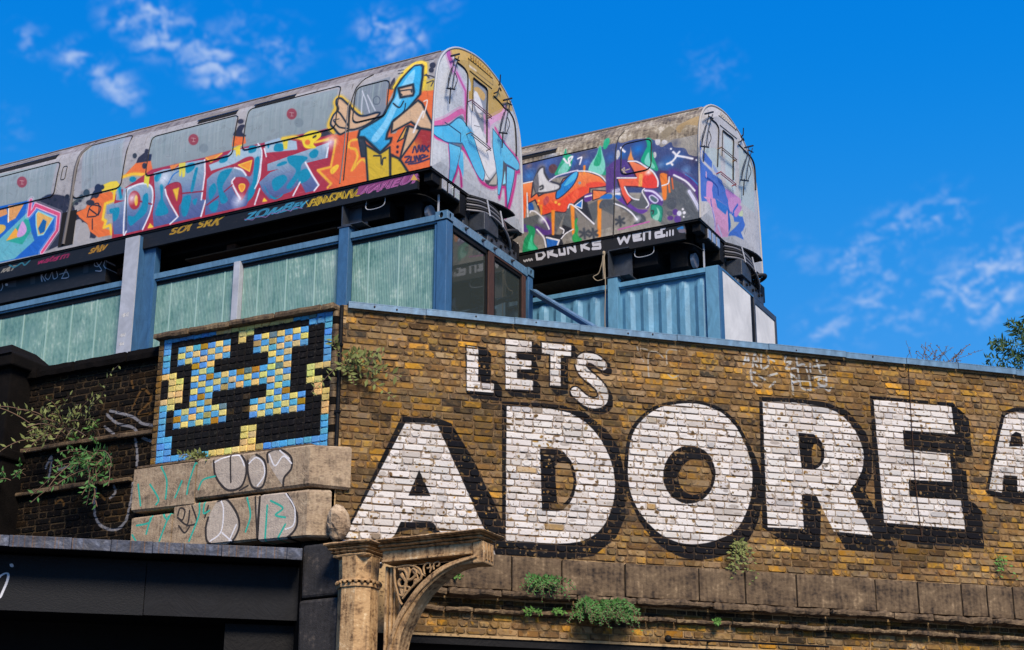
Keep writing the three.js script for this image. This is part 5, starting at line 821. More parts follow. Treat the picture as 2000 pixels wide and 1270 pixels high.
// ---------- first carriage: its painted side ----------
const T1 = new Skin(FT1, 8.4, 2048); T1.soft = 5;
{
  const S = T1, x = S.x;
  x.fillStyle = '#a5a29e'; x.fillRect(0, 0, S.c.width, S.c.height);
  // bare roof metal, weathered brown-grey above the cantrail
  { const h = S.h - ARC[7] * S.k2; x.fillStyle = '#8d857c'; x.fillRect(0, 0, S.c.width, h); S.patina(0, S.h, [[120, 114, 108], [158, 155, 151], [168, 165, 161], [182, 180, 177]], 3, 0.8, 0.7); S.patina(0, h, [[74, 64, 54], [122, 112, 102], [146, 138, 130], [176, 170, 164]], 8, 1.1, 0.8); }
  dirty(S, 4, 2600, [[70, 62, 54], [120, 112, 104], [196, 192, 186], [98, 84, 66]], 0.13);
  { const r = rng(8); for (let i = 0; i < 700; i++) { const Y = S.h - (ARC[6] + r() * 0.9) * S.k2; x.fillStyle = css(mix([58, 46, 34], [150, 132, 110], r()), 0.2); x.fillRect(r() * S.c.width, Y, 3 + 60 * r() * r(), 1 + 3 * r()); } }
  { const r = rng(18); for (let i = 0; i < 420; i++) { const X = r() * S.c.width, s0 = ARC[5] + 0.12 + 0.35 * r(); x.fillStyle = css(mix([74, 54, 34], [120, 104, 84], r()), 0.10 + 0.14 * r()); x.fillRect(X, S.h - s0 * S.k2, 1 + 4 * r(), 6 + 46 * r() * r()); }
    x.fillStyle = 'rgba(40,32,26,0.8)'; for (let X = 0; X < S.c.width; X += 3) if (fbm(X * 0.01, 2, 5, 3) > -0.12) x.fillRect(X, S.h - (ARC[9] + 0.02) * S.k2 + 4 * fbm(X * 0.03, 1, 1, 2), 3, 3); }
  // window plates: milky plastic
  const GL = '#8f9a96';
  const plate = (a, c = GL) => S.fill(a, c, false);
  plate([0, 340, 112, 318, 98, 385, 0, 408]); plate([170, 288, 250, 262, 240, 350, 160, 372], '#959d9c'); plate([296, 268, 462, 226, 456, 296, 288, 338]); plate([485, 214, 660, 174, 660, 250, 478, 290]); plate([694, 172, 762, 150, 762, 222, 690, 240], '#83898c');
  dirty(S, 9, 500, [[120, 132, 128], [160, 168, 162], [90, 98, 96]], 0.1);
  { const r = rng(70); for (const [x0, y0, x1, y1, hh] of [[0, 344, 108, 320, 62], [168, 288, 246, 266, 82], [298, 270, 456, 230, 62], [488, 216, 656, 177, 64], [698, 172, 756, 154, 66]]) for (let i = 0; i < 46; i++) { const t = r(), X = x0 + (x1 - x0) * t, Y = y0 + (y1 - y0) * t + 6 * r(); S.line([X, Y, X - hh * 0.06 * 1, Y + hh * (0.3 + 0.7 * r())], css(r() < 0.5 ? [112, 122, 118] : [176, 182, 178], 0.16), 0.008 + 0.02 * r(), false); } }
  for (const [a, b] of [[43, 356], [378, 273], [570, 223]]) S.blob(a, b, 9.5, 10.5, '#94413a').line([a - 4, b - 3, a + 4, b - 2], '#b88880', 0.010).line([a - 2, b + 4, a + 3, b + 4], '#b88880', 0.010).line([a, b - 3, a, b + 4], '#b88880', 0.01);
  for (const [a, b] of [[398, 290], [584, 240]]) { x.globalAlpha = 0.3; S.blob(a, b, 9, 9, '#6f7a78'); x.globalAlpha = 1; }
  const gb = ['#9db4c0', '#7f98ae', '#5a6f98', '#4c5a8a'], RED = '#a62c38', TE = '#1287a4', OR = '#e66f25', YE = '#efc42a', WHT = '#e6e4e6', DK = '#2b2830';
  S.view(0, 280, 0.2);                                               // the blue piece at the far end
  S.fill([-400, 700, 240, 570, 300, 555, 345, 600, 575, 690, 562, 850, 405, 1075, -400, 1250], '#1d5fb8', false);
  S.fill([-200, 1050, 0, 930, 262, 680, 300, 860, 332, 950, 140, 1125, -200, 1200], '#62aeb8', false); S.fill([60, 950, 180, 800, 270, 720, 302, 850, 215, 985], '#2ba28c', false); S.fill([58, 952, 150, 830, 205, 905], '#efa72c', false); S.fill([165, 905, 210, 770, 240, 788, 257, 850, 222, 902], '#cc9dcc');
  S.fill([72, 772, 80, 612, 232, 590, 150, 730], '#dd9a4e', false); S.fill([-200, 700, 60, 640, 70, 690, -200, 800], '#d8924e', false); S.fill([-60, 810, 40, 800, 40, 850, -60, 915], '#dcb244');
  S.fill([345, 605, 420, 530, 500, 500, 640, 525, 655, 600, 575, 690], DK); S.fill([560, 690, 650, 520, 700, 560, 640, 680, 600, 850, 600, 985, 415, 1068, 560, 860], DK, false);
  S.line([300, 560, 280, 700, 330, 640, 345, 602, 572, 694, 557, 850, 410, 1062], '#e4e0ea', 0.09, false).line([300, 560, 280, 700, 330, 640, 345, 602, 572, 694, 557, 850, 410, 1062], '#d84a70', 0.055, false);
  S.both([350, 690, 372, 662, 520, 730, 422, 890, 370, 900, 352, 800], '#e0ac52', '#8fd0d0', 0.02, false).fill([372, 832, 420, 742, 452, 762, 432, 862, 392, 884], '#125c9c', false); S.line([80, 770, 82, 640], '#e8e8e0', 0.02);
  for (const [a, b, r] of [[655, 520, 20], [485, 540, 12], [535, 550, 14], [470, 590, 10], [500, 600, 9], [420, 540, 10], [620, 525, 6], [600, 620, 8]]) S.blob(a, b, r, r, '#1c191c');
  // black and orange between the doors
  S.line([700, 600, 760, 560, 800, 530], '#3c4644', 0.08); S.blob(845, 487, 30, 36, '#3c4644'); S.blob(796, 520, 20, 17, '#3a4441');
  S.fill([690, 772, 730, 680, 832, 640, 860, 600, 905, 490, 960, 428, 1000, 420, 990, 500, 900, 600, 880, 700, 935, 905, 880, 922, 800, 930, 830, 850, 780, 740], DK);
  S.fill([760, 960, 800, 780, 870, 820, 870, 930, 820, 945], '#a7a29c');
  S.fill([730, 682, 832, 640, 872, 560, 960, 500, 1082, 468, 1112, 520, 1112, 560, 1032, 592, 1002, 732, 1032, 772, 1012, 832, 1082, 852, 1088, 892, 960, 917, 880, 860, 850, 780, 800, 742], OR, false);
  for (const l of [[850, 720, 880, 620, 960, 590, 950, 700, 860, 720], [870, 640, 950, 700], [880, 600, 980, 620, 960, 700], [900, 740, 900, 840]]) S.line(l, '#2c1f1c', 0.018);
  S.fill([988, 430, 1000, 412, 1080, 378, 1140, 372, 1165, 402, 1160, 440, 1110, 480, 1060, 462, 1000, 480], '#ecd01e', false);
  S.line([1115, 480, 1112, 558, 1026, 590, 1002, 740, 1032, 762, 1012, 822, 1072, 800, 1090, 885], '#f2c622', 0.045, false);
  S.fill([1200, 332, 1300, 222, 1332, 190, 1472, 170, 1492, 272, 1482, 312, 1252, 302], OR, false); S.line([1200, 328, 1300, 300, 1440, 310, 1482, 317], '#f3c02a', 0.05);
  S.fill([1330, 192, 1350, 140, 1412, 90, 1420, 55, 1450, 60, 1440, 110, 1482, 110, 1472, 172], '#2d2a34', false); S.blob(1315, 122, 20, 25, '#33383c'); S.blob(1410, 220, 22, 28, '#2d2a34');
  for (const [a, b, rx, ry] of [[705, 650, 22, 40], [725, 720, 40, 30], [700, 745, 26, 20], [960, 440, 34, 40], [935, 500, 30, 34], [880, 580, 40, 26], [1000, 430, 18, 22], [780, 560, 14, 12], [745, 590, 16, 12]]) S.blob(a, b, rx, ry, DK);
  // red ground behind the letters
  S.view(200, 200, 0.2);
  S.fill([110, 1010, 130, 900, 480, 660, 1000, 542, 1280, 462, 1560, 402, 1700, 362, 2100, 285, 2260, 240, 2260, 900, 90, 1380], RED, false);
  const spots = (list) => list.forEach((a) => S.fill(a, TE));
  // first letter
  S.fill([40, 1010, 220, 960, 130, 955, 140, 840, 230, 840, 262, 820, 400, 780, 482, 818, 495, 1000, 440, 1140, 392, 1242, 205, 1285, 110, 1290, 92, 1092, 40, 1092], gb, false);
  S.fill([170, 850, 200, 850, 190, 920, 175, 910], RED, false); S.line([165, 840, 180, 930], TE, 0.05);
  S.line([232, 1260, 205, 1270, 230, 900, 292, 825, 400, 792, 476, 826, 490, 930, 462, 1080, 392, 1240], WHT, 0.026);
  S.blob(312, 955, 58, 90, '#a82c30'); S.blob(328, 958, 15, 52, '#eab92a'); S.line([362, 965, 480, 995], '#8c2030', 0.02);
  // second letter
  S.fill([500, 690, 600, 655, 720, 640, 820, 590, 930, 570, 1000, 560, 990, 720, 962, 940, 1000, 955, 965, 1112, 500, 1218, 490, 1090, 515, 930], gb, false);
  S.both([612, 842, 680, 790, 750, 788, 772, 850, 772, 960, 742, 1020, 742, 1117, 652, 985], RED, '#8c2030', 0.01); S.both([688, 852, 746, 834, 726, 962], '#eab92a', '#c99a20', 0.01, false);
  S.line([612, 850, 622, 902, 662, 990, 737, 1117, 660, 1187], WHT, 0.024, false).line([1000, 562, 1000, 700, 965, 950], WHT, 0.024, false).line([1006, 958, 962, 1112], WHT, 0.026, false);
  S.line([640, 800, 700, 700, 820, 640], '#2f6fb4', 0.02); S.line([772, 890, 982, 868], '#8c2030', 0.02);
  // third letter
  S.fill([1020, 752, 1080, 690, 1200, 640, 1300, 600, 1442, 540, 1472, 440, 1542, 410, 1562, 560, 1532, 640, 1492, 840, 1402, 1012, 1000, 1102, 1012, 902], gb, false);
  S.fill([1040, 612, 1182, 558, 1262, 470, 1482, 440, 1542, 420, 1545, 520, 1402, 560, 1062, 672], '#a3bcc8', false);
  S.fill([1012, 735, 1062, 672, 1262, 612, 1400, 540, 1472, 540, 1474, 640, 1432, 722, 1332, 642, 1202, 640, 1062, 702], RED);
  S.both([1328, 612, 1457, 568, 1436, 672], '#ee9424', '#f2bc34', 0.02, false); S.fill([1258, 772, 1300, 735, 1390, 738, 1432, 790, 1422, 832, 1362, 952, 1320, 920, 1270, 832], RED); S.both([1335, 835, 1340, 802, 1382, 802, 1388, 835, 1360, 872], '#ee9424', '#f2c034', 0.018);
  S.line([1402, 712, 1360, 660, 1290, 638], WHT, 0.026).line([1290, 738, 1264, 780, 1300, 862, 1345, 942], WHT, 0.026).line([1520, 405, 1556, 480, 1540, 640, 1490, 840], WHT, 0.02).line([1535, 845, 1488, 995], WHT, 0.026);
  S.line([1020, 1002, 1140, 912, 1266, 806], '#8c2030', 0.02);
  S.fill([1500, 990, 1600, 960, 1545, 860], RED, false); S.fill([1560, 970, 1582, 932, 1612, 964], YE, false); S.fill([440, 1230, 462, 1180, 500, 1220], YE, false);
  spots([[810, 642, 850, 600, 900, 600, 890, 650, 830, 690], [1140, 572, 1180, 530, 1222, 520, 1215, 570, 1160, 592], [1120, 762, 1160, 680, 1262, 650, 1240, 700, 1170, 832, 1222, 952, 1160, 982, 1130, 852], [1040, 852, 1090, 790, 1110, 862, 1050, 952], [790, 930, 862, 920, 830, 1082, 790, 1112, 770, 1042], [880, 962, 922, 940, 905, 1004], [508, 732, 540, 700, 575, 700, 552, 762, 520, 772], [562, 812, 590, 820, 590, 950, 640, 1052, 620, 1092, 520, 1102, 540, 1002, 570, 932], [1490, 562, 1532, 560, 1490, 862, 1420, 962, 1430, 862, 1470, 762], [400, 912, 442, 900, 430, 1062, 330, 1162, 270, 1202, 250, 1112, 310, 1112, 380, 1012], [862, 850, 905, 660, 930, 640, 920, 700, 885, 860], [1050, 1000, 1130, 960, 1110, 1060, 1060, 1060], [80, 1050, 160, 1030, 150, 1120, 110, 1160, 100, 1080], [1440, 430, 1500, 430, 1490, 480, 1430, 490]]); S.blob(295, 752, 32, 26, TE); S.blob(90, 1060, 22, 22, TE);
  S.fill([1010, 540, 1172, 494, 1062, 582], '#e68a2c', false).line([1012, 545, 1060, 580, 1168, 500], '#f2b63a', 0.022, false); S.fill([660, 622, 752, 600, 680, 672], '#e88a2a', false);
  S.fill([748, 600, 812, 588, 802, 722, 782, 732, 776, 640, 762, 722, 752, 722], '#ddd045', false); S.fill([1262, 462, 1352, 408, 1396, 392, 1345, 430, 1342, 520, 1322, 500, 1310, 532, 1300, 460], '#eed030', false); S.fill([405, 790, 412, 710, 460, 712, 445, 838, 430, 790], '#dcd23a', false);
  S.fill([1268, 432, 1282, 330, 1392, 338, 1402, 400], OR, false); S.fill([1285, 322, 1310, 270, 1340, 225, 1387, 225, 1362, 290, 1402, 332], '#2d2a34'); S.blob(1348, 186, 30, 22, '#33303a');
  // fourth letter and the orange end
  S.view(440, 150, 0.2);
  S.fill([410, 852, 640, 770, 842, 700, 1012, 640, 1002, 790, 790, 842, 912, 1062, 870, 1112, 660, 1162, 732, 1030, 640, 1122, 420, 1202, 360, 1112, 330, 1032, 440, 932, 522, 902, 410, 922], gb, false);
  S.fill([388, 642, 522, 600, 692, 630, 702, 710, 390, 742], '#a4bcc8', false); S.fill([360, 1120, 300, 1235, 440, 1210], RED, false); S.fill([360, 1222, 378, 1182, 410, 1214], YE, false); S.fill([670, 1158, 730, 1030, 782, 1135], RED, false);
  spots([[610, 782, 700, 770, 802, 790, 742, 862, 722, 962, 640, 1082, 600, 1072, 692, 922, 622, 842], [720, 942, 790, 900, 832, 962, 782, 1022, 720, 1032], [820, 752, 870, 710, 907, 730, 890, 782, 840, 792], [460, 1012, 560, 960, 602, 1002, 540, 1082, 480, 1112], [380, 1062, 420, 1142, 500, 1182, 560, 1142, 540, 1172, 460, 1192], [490, 660, 560, 660, 560, 720, 480, 722], [505, 860, 560, 830, 600, 830, 590, 850, 520, 872], [410, 660, 420, 700, 430, 660]]);
  S.line([782, 838, 850, 962, 912, 1058, 868, 1112], WHT, 0.024, false).line([728, 1032, 662, 1160], WHT, 0.024, false).line([380, 700, 400, 780], WHT, 0.02).line([1006, 690, 985, 788], WHT, 0.02).line([350, 800, 335, 980, 288, 1090], WHT, 0.022);
  S.fill([930, 562, 1010, 512, 1066, 545, 940, 584], '#35323a'); S.fill([870, 640, 1060, 568, 1192, 548, 1192, 1120, 1000, 1160, 1032, 1042, 900, 912, 1042, 882, 1082, 622], '#dd5f2c', false);
  S.line([1075, 620, 1060, 730, 1030, 880, 902, 912, 1032, 1045, 1000, 1082], '#f0ae2c', 0.035, false); S.fill([1030, 902, 1090, 858, 1107, 880, 1060, 942, 1032, 942], '#f2c02a');
  S.fill([748, 602, 790, 550, 852, 528, 922, 540, 930, 582, 860, 652, 882, 692, 780, 692], '#ecd226'); S.blob(803, 640, 24, 24, '#e4762a'); S.line([862, 590, 880, 580], '#222', 0.03); S.line([560, 606, 680, 590, 762, 612], '#efc82c', 0.05); S.fill([558, 610, 612, 600, 602, 705, 572, 705], '#e0cc3a', false); S.line([880, 640, 1000, 612], '#efc02c', 0.035);
  S.fill([1190, 548, 1312, 520, 1632, 500, 1622, 560, 2060, 500, 2060, 990, 1100, 1130], '#e66c2c', false);
  S.spray(1025, 640, 75, '245,243,246'); S.view(200, 200, 0.2); S.spray(1330, 962, 70, '244,243,248', 0.85); S.spray(602, 742, 60, '240,243,248', 0.85); S.spray(287, 935, 55, '244,240,246', 0.9);
  // hooded figure on the cab door
  S.view(640, 90, 0.2);
  S.fill([588, 422, 655, 415, 572, 582], '#e4702a', false); S.fill([600, 412, 640, 320, 655, 318, 655, 412], '#3b3640'); S.fill([880, 480, 920, 410, 960, 390, 1055, 388, 1040, 760, 1020, 1260, 700, 1340, 640, 900], '#e66c2c', false); S.fill([900, 380, 1050, 320, 1050, 420, 920, 430], '#c9b04a');
  S.line([655, 400, 740, 272, 850, 168, 925, 162, 952, 200, 945, 330, 915, 420], '#e8c62e', 0.075); S.line([200, 570, 120, 498, 72, 540, 80, 600, 40, 690, 12, 780, 60, 840], '#e6bc2c', 0.06); S.line([190, 560, 320, 672], '#e6bc2c', 0.06);
  S.line([290, 910, 220, 930, 210, 990, 270, 1010, 290, 1080, 250, 1180, 240, 1210, 330, 1110, 390, 1150], '#f0b62c', 0.035); S.fill([900, 805, 1012, 822, 1000, 980, 900, 1010, 850, 920], '#a22e24'); S.spray(860, 960, 60, '236,180,40', 0.5);
  const sk = '#d3ae84', ln = '#23282a';
  S.both([368, 962, 512, 1050, 606, 988, 612, 1290, 392, 1330], '#cfae1c', ln, 0.03, false); S.both([612, 1060, 702, 1102, 805, 1260, 612, 1310], '#d2b01e', ln, 0.03, false);
  S.both([792, 780, 902, 812, 852, 902, 702, 1112, 742, 962], sk, ln, 0.03, false); S.both([760, 790, 782, 780, 742, 900, 680, 935], '#d9a23e', ln, 0.02, false);
  S.both([300, 905, 350, 900, 372, 962, 372, 1080, 330, 1080], '#31363a', ln, 0.02, false);
  S.both([662, 412, 720, 322, 850, 192, 912, 182, 932, 202, 927, 302, 902, 472, 762, 642, 632, 742, 582, 852, 572, 906, 622, 900, 612, 942, 512, 1042, 352, 892, 296, 890, 312, 822, 482, 722, 542, 680, 642, 502], ['#2aa2d2', '#3fb0dc', '#2c9ed0'], ln, 0.035, false);
  x.globalAlpha = 0.5; S.fill([700, 430, 780, 300, 850, 230, 830, 360, 720, 520, 600, 760, 480, 930, 430, 900, 560, 720], '#9ad6ec'); x.globalAlpha = 1;
  S.both([690, 412, 832, 375, 842, 452, 832, 482, 712, 502], '#d0ac86', ln, 0.035, false); S.line([698, 440, 800, 425, 832, 430], ln, 0.018); S.line([815, 435, 822, 450], ln, 0.018); S.line([700, 462, 725, 478], ln, 0.018);
  S.both([85, 562, 92, 520, 132, 512, 200, 572, 320, 682, 482, 652, 502, 672, 392, 762, 270, 812, 200, 822, 120, 862, 60, 802, 30, 762, 55, 682, 102, 622], sk, ln, 0.028); S.line([100, 640, 130, 670, 200, 780], ln, 0.022); S.line([60, 720, 110, 712], ln, 0.012); S.line([210, 590, 205, 800], ln, 0.026); S.line([60, 730, 110, 790, 200, 805], ln, 0.02);
  S.both([632, 742, 882, 530, 922, 560, 1022, 762, 1017, 822, 900, 802, 812, 740, 622, 842], sk, ln, 0.03, false); S.line([640, 560, 700, 600, 740, 540], ln, 0.02); S.line([640, 720, 740, 640, 760, 560], ln, 0.015); S.line([930, 640, 870, 760, 840, 840], '#e8e2da', 0.03); S.line([940, 540, 972, 530, 960, 600, 930, 700], '#e6d8cc', 0.018);
  S.line([450, 1072, 520, 1072, 522, 1150], ln, 0.02, false).line([532, 1160, 540, 1100, 565, 1092], ln, 0.02); for (const [a, b] of [[682, 985], [680, 1035], [630, 1070]]) S.blob(a, b, 12, 14, '#3a2028');
  for (const l of [[755, 1085, 800, 1082, 760, 1135, 805, 1130], [815, 1085, 812, 1130, 850, 1120, 845, 1080], [860, 1125, 865, 1075, 890, 1120, 895, 1070], [910, 1120, 912, 1068, 950, 1070, 920, 1095, 975, 1075], [790, 1152, 880, 1140, 990, 1100]]) S.line(l, '#342a4c', 0.024); for (const l of [[830, 1040, 850, 980, 870, 1040], [880, 1030, 890, 970, 910, 1030, 925, 970, 930, 1030], [940, 1030, 985, 975], [945, 975, 985, 1030]]) S.line(l, '#342a4c', 0.022);
  S.blob(1025, 188, 28, 28, '#2e2c33'); S.blob(1012, 235, 24, 24, '#2e2c33'); for (const l of [[945, 285, 1000, 290, 1040, 305], [960, 275, 990, 310], [970, 360, 1030, 340, 1010, 390], [690, 240, 740, 232], [690, 270, 705, 268], [720, 265, 735, 262], [945, 145, 1030, 128]]) S.line(l, '#3a3838', 0.018);
  x.globalAlpha = 0.75; for (const l of [[330, 660, 350, 480, 410, 650], [340, 440, 352, 480], [390, 480, 465, 630]]) S.line(l, '#cfd2d4', 0.018); S.line([445, 520, 480, 490, 512, 520, 500, 565, 455, 565, 445, 520], '#55595c', 0.012); x.globalAlpha = 1;
  // lettering drawn on the door glass etc. keeps its grime
  weather(S, 77);
}
const FP = (F, w = 1024) => { const k = w / 2.6, h = Math.round(2.2 * k); const p = new Painter(w, h, k, (X, Y) => { const q = F.onX(X, Y, 0.04); return [-q.z * k, h - q.y * k]; }); return p; };
const N1 = FP(FT1); N1.soft = 8;
{
  const S = N1, x = S.x; x.fillStyle = '#b7bcbf'; x.fillRect(0, 0, S.c.width, S.c.height); S.patina(0, S.c.height, [[166, 166, 164], [190, 194, 196], [198, 202, 204], [210, 213, 214]], 53, 1.0, 0.6); dirty(S, 14, 900, [[90, 88, 84], [220, 222, 222], [130, 128, 122]], 0.1);
  S.view(830, 80, 0.1055); const YL = '#bd9c4a', BLU = ['#6cc6e4', '#48b2dc', '#5cc0e2'];
  S.fill([505, 60, 760, 60, 1300, 500, 1640, 1060, 1640, 1300, 1500, 1290, 1430, 1385, 1250, 1430, 1160, 1440, 1160, 880, 890, 680, 890, 1080, 800, 1080, 800, 940, 840, 930, 840, 780, 790, 640, 740, 520, 600, 400, 560, 290, 505, 260], YL, false);
  dirty({ c: { width: S.c.width * 0.95, height: S.c.height * 0.35 }, x }, 5, 260, [[120, 96, 40], [216, 190, 112]], 0.14);
  S.line([470, 120, 470, 280, 505, 520], '#a84f98', 0.11, false); S.line([515, 480, 580, 600, 740, 930, 745, 1300, 740, 1430], '#cfa6cc', 0.11, false); S.line([580, 600, 740, 930, 745, 1300, 745, 1420], '#c05896', 0.045, false);
  for (const [a, b, c, d] of [[805, 318, 1250, 700], [805, 318, 800, 470], [1250, 700, 1245, 820], [800, 470, 1245, 820], [830, 560, 1230, 890]]) S.line([a, b, c, d], '#7c6428', 0.012); S.line([815, 470, 930, 550], '#e0cfae', 0.035);
  S.fill([895, 690, 1150, 890, 1150, 1500, 890, 1300], '#8d9299', false); S.fill([900, 900, 960, 860, 1020, 900, 1100, 1000, 1060, 1100], '#c9a45a');
  S.view(830, 200, 0.1055);
  S.fill([880, 60, 1140, 260, 1120, 420, 1060, 560, 960, 330], '#8b8f96', false); S.fill([980, 210, 1050, 260, 1000, 300], '#d0c6b4', false);
  S.fill([800, 30, 870, 60, 940, 300, 1052, 560, 1062, 620, 1242, 870, 1262, 1062, 1342, 1202, 1252, 1302, 1132, 1442, 1092, 1432, 1082, 1272, 942, 852, 872, 502, 792, 302], '#dcdcda', false); S.fill([895, -160, 960, -170, 1060, 120, 1000, 200, 930, 120], '#dededc');
  S.line([160, 382, 260, 385, 400, 330, 672, 168, 740, 300], '#cf6298', 0.085); S.line([1480, 100, 1420, 230, 1180, 400, 1170, 800], '#d9a2c4', 0.1); S.line([1090, 250, 1100, 560], '#cf94bc', 0.05);
  S.fill([300, 690, 420, 715, 682, 770, 702, 882, 640, 862, 440, 742], '#6c727a'); S.fill([160, 440, 420, 400, 640, 250, 720, 330, 600, 300, 420, 430], '#6c727a');
  S.line([160, 520, 250, 652, 425, 752, 442, 902, 482, 1272, 505, 1500], '#cf3f88', 0.04); S.line([690, 850, 800, 1030, 930, 1272, 1030, 1462, 1200, 1570, 1310, 1560], '#c22a7e', 0.055); S.line([560, 1480, 610, 1160, 650, 1260, 715, 1540], '#c22a7e', 0.05, false);
  S.line([1520, 2095, 1472, 1560, 1402, 1562, 1372, 1762], '#c01f7c', 0.06, false).line([1520, 2095, 1660, 1500, 1690, 1290, 1772, 1272], '#c01f7c', 0.06, false); S.line([1290, 480, 1500, 820, 1690, 1010, 1770, 1120], '#cf5898', 0.05);
  S.both([175, 440, 420, 420, 622, 290, 790, 470, 902, 690, 962, 890, 1042, 1130, 1092, 1302, 1082, 1422, 1042, 1442, 920, 1272, 702, 802, 640, 762, 420, 742, 290, 662, 200, 562], BLU, '#2c4c70', 0.014); S.both([432, 752, 642, 832, 652, 902, 602, 1132, 542, 1490, 502, 1490, 472, 1272], BLU, '#2c4c70', 0.012, false); S.fill([652, 902, 692, 932, 712, 1272, 717, 1402, 682, 1302, 612, 1152], BLU, false);
  S.fill([1340, 1210, 1382, 1222, 1392, 1390, 1312, 1545, 1160, 1530, 1100, 1440, 1190, 1440, 1330, 1262], '#383c42'); S.fill([1330, 1292, 1312, 1522, 1172, 1520], '#b4ae9e', false);
  S.both([1245, 492, 1500, 822, 1770, 1142, 1762, 1232, 1702, 1262, 1472, 1132, 1402, 1562, 1372, 1722, 1342, 1702, 1332, 1432, 1292, 1132, 1242, 822], BLU, '#2c4c70', 0.014, false); S.fill([1440, 1082, 1502, 1172, 1482, 1545, 1420, 1545], '#474c54', false); S.fill([1470, 1262, 1482, 1500, 1430, 1520], '#8adcf0', false); S.both([1502, 1172, 1662, 1252, 1642, 1402, 1522, 1965, 1492, 1562], BLU, '#2c2c60', 0.02, false);
  S.line([370, 370, 650, 580, 645, 730], '#23344a', 0.016, false); S.line([850, 170, 850, 500], '#888c94', 0.01); S.line([900, 430, 1010, 460], '#777', 0.01); S.line([950, 860, 1100, 1280, 1180, 1420], '#555', 0.012); S.spray(830, 570, 60, '20,130,190', 0.9); S.blob(185, 365, 12, 10, '#8a1040'); weather(S, 57);
}
// writing on the first carriage's solebar
function solebar(F, x0, x1, draw) { const P = new Painter(2048, 64, 2048 / (x1 - x0), (X, Y) => { const p = F.onZ(X, Y, -0.025); return [(p.x - x0) / (x1 - x0) * 2048, (-0.035 - p.y) / 0.225 * 64]; }); P.x.fillStyle = '#121213'; P.x.fillRect(0, 0, 2048, 64); const r = rng(31); for (let i = 0; i < 700; i++) { P.x.fillStyle = css(mix([10, 10, 11], [66, 56, 48], r()), 0.35); P.x.fillRect(r() * 2048, r() * 64, 2 + 20 * r(), 1 + 4 * r()); } draw(P); const t = P.tex(); return { tex: t, x0, x1, y0: -0.26, y1: -0.035 }; }
const zig = (P, x0, y0, x1, y1, n, h, col, w, seed) => { const r = rng(seed), a = []; for (let i = 0; i <= n; i++) a.push(x0 + (x1 - x0) * i / n + (r() - 0.5) * 5, y0 + (y1 - y0) * i / n + (i % 2 ? h : -h) * (0.5 + 0.6 * r())); P.line(a, col, w, seed % 2); };
const SOL1 = solebar(FT1, -8.4, 0, (P) => {
  P.words(330, 459, 'SOY', 0.15, '#cfa01c', 1.5, '#5c4410').words(384, 447, 'SRK', 0.15, '#d8ac22', 1.4, '#5c4410').words(478, 430, 'ZOMBEY', 0.14, '#3fa6c8', 1.9, '#1c4456').words(598, 404, 'FINDANCE', 0.15, '#d4ae20', 1.4, '#54420c'); zig(P, 480, 430, 590, 404, 9, 3, '#7a6490', 0.014, 8); zig(P, 600, 398, 690, 378, 15, 8, '#e0bc28', 0.009, 9);
  P.fill([698, 376, 704, 360, 730, 354, 760, 348, 800, 340, 806, 352, 760, 364, 700, 380], '#8a3f70'); P.words(700, 381, 'KANEUP', 0.15, '#d874b0', 1.7, '#3a2440'); P.fill([802, 352, 808, 340, 816, 352], '#d8a84a', false); P.fill([816, 354, 824, 342, 826, 352], '#8c8c94', false);
  P.words(72, 516, 'waterm', 0.11, '#b81f58', 1.6).words(172, 496, 'SNIV', 0.13, '#d0961c', 1.2, '#4c360c').words(0, 534, 'KAIT', 0.11, '#a8a08c', 1.3); zig(P, 20, 520, 60, 512, 4, 4, '#2c6a78', 0.03, 21);
});
const T2 = new Skin(FT2, 5.2, 1500); T2.soft = 6;
